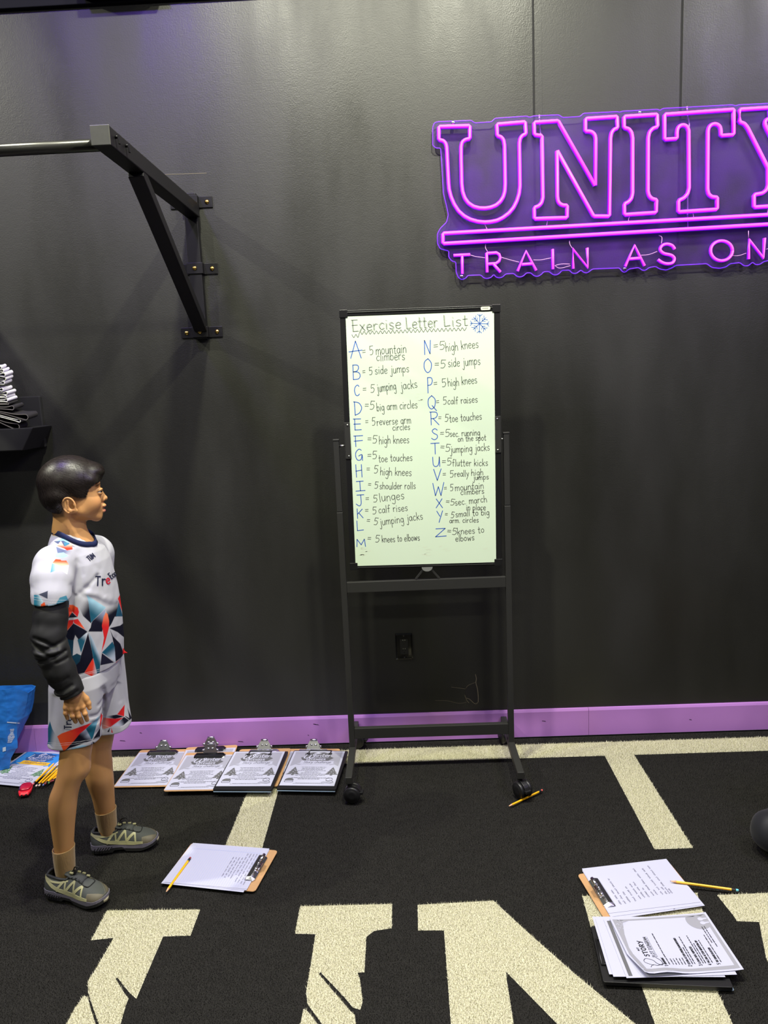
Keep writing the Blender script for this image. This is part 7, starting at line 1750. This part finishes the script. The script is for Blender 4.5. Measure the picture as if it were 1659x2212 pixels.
a_, b_ = Bflo(196, 1838), Bflo(351, 1822); d_ = b_-a_; m_ = (a_+b_)/2
shoe((m_[0]-0.004, m_[1]+0.012, 0.0), math.atan2(d_[1], d_[0]), 'grey and khaki trail shoe on the farther foot')
# ------------------------------------------------------------------ a second person, sitting cross-legged at the right edge (one knee in view)
K = at_floor(1668, 1838); K = np.array([K[0], K[1], 0.072])
PM = Matrix.Translation(Vector((K[0], K[1], 0.0)))
def k3(*q): return np.array(q, float)
k0 = k3(0, 0, .068); hipA = k3(.34, .10, .115); hipB = k3(.36, -.12, .115); kB = k3(.03, -.42, .075)
T = Field((-0.10, -0.55, -0.01), (0.62, 0.32, 0.34), 0.005)
T.cone(k0, hipA, .066, .090, 0.02); T.cone(k0+(.01, -.01, 0), k3(.27, -.20, .055), .058, .040, 0.02)
T.cone(kB, hipB, .066, .090, 0.02); T.cone(kB, k3(.16, -.10, .055), .055, .040, 0.02)
T.cone(hipA+(.06, -.02, 0), hipB+(.06, .02, 0), .11, .11, 0.03)
X, Y, Z = T.grid(); T.f += (0.004*vnoise(X, Y, Z, 61, 34)).astype(np.float32)
for y0, z0 in ((-.02, .050), (-.035, .032)):
    q = (X-0.045-(Y-y0)*0.0)**2*0.12+(Z-z0-0.15*X)**2; T.f += (0.004*np.exp(-q/0.00005)*(Y < 0.02)*(X < 0.25)).astype(np.float32)
T.plane((0, 0, 0.003), (0, 0, -1), k=0.004)
V, Q = T.mesh(2)
body = Field((-0.02, -0.50, -0.01), (0.66, 0.32, 0.96), 0.006)
body.cone(k3(.40, -.01, .16), k3(.40, -.01, .46), .100, .115, 0.03); body.cone(k3(.40, .15, .52), k3(.40, -.17, .52), .05, .05, 0.04)
body.cone(k3(.40, -.01, .54), k3(.39, -.01, .66), .048, .044, 0.02); body.ell(k3(.375, -.01, .755), (.088, .068, .108), 0.02); body.ell(k3(.335, -.01, .715), (.045, .048, .055), 0.02); body.cone(k3(.292, -.01, .75), k3(.272, -.01, .725), .009, .013, .008)
for sg in (-1, 1):
    body.ell(k3(.385, -.01+sg*.070, .745), (.016, .007, .026), 0.004)
    el = k3(.34, -.01+sg*.22, .33); ha = k3(.16, -.01+sg*.10, .21); body.cone(k3(.40, -.01+sg*.17, .51), el, .045, .036, .02); body.cone(el, ha, .034, .024, .02)
    body.ell(ha+(-.04, 0, 0), (.042, .034, .018), .012)
    for f_ in range(4): body.cone(ha+(-.07, sg*(.026-.016*f_), .002), ha+(-.125+.008*abs(f_-1), sg*(.028-.016*f_), -.02), .0085, .0065, .003)
    body.cone(ha+(-.02, -sg*.028, .006), ha+(-.07, -sg*.048, .004), .011, .008, .006)
    an = k3(.27, -.20, .05) if sg > 0 else k3(.16, -.10, .05); body.cone(an, an+k3(.06, .01*sg, -.012), .032, .028, .01); body.cone(an+k3(.05, 0, -.012), an+k3(.15, -.02*sg, -.02), .026, .02, .01)
body.cone(hipA, hipB, .09, .09, .02)
Vb2, Qb2 = body.mesh(2)
p2 = link(quad_mesh('person', Vb2, Qb2, mat('tan_skin', (190, 142, 108), 0.55))); p2.matrix_world = PM
tag(p2, 'person in black trousers sitting at the right edge, only a knee in view', 'person')
link(quad_mesh('trousers', V, Q, mat('blue_black_trousers', (19, 20, 26), 0.6, 0, 0.3, sheen=0.1)), p2)
t = Field((0.10, -0.30, 0.08), (0.62, 0.30, 0.64), 0.006)
t.cone(k3(.41, -.01, .17), k3(.40, -.01, .46), .125, .130, 0.03); t.cone(k3(.40, .16, .52), k3(.40, -.18, .52), .060, .060, 0.04)
for sg in (-1, 1): t.cone(k3(.40, -.01+sg*.17, .51), k3(.36, -.01+sg*.215, .38), .056, .052, .02)
t.cone(k3(.39, -.01, .55), k3(.385, -.01, .66), .055, .058, .004, 's')
V, Q = t.mesh(2); link(quad_mesh('shirt', V, Q, mat('black_cotton', (22, 22, 24), 0.8)), p2)
t = Field((0.24, -0.12, 0.62), (0.52, 0.11, 0.90), 0.005)
t.ell(k3(.388, -.01, .775), (.096, .078, .106), 0); t.plane(k3(.33, 0, .775), (-.8, 0, -.6), k=0.01); t.plane(k3(.4, 0, .70), (0, 0, -1), k=0.01)
V, Q = t.mesh(2); link(quad_mesh('hair', V, Q, m_hair), p2)
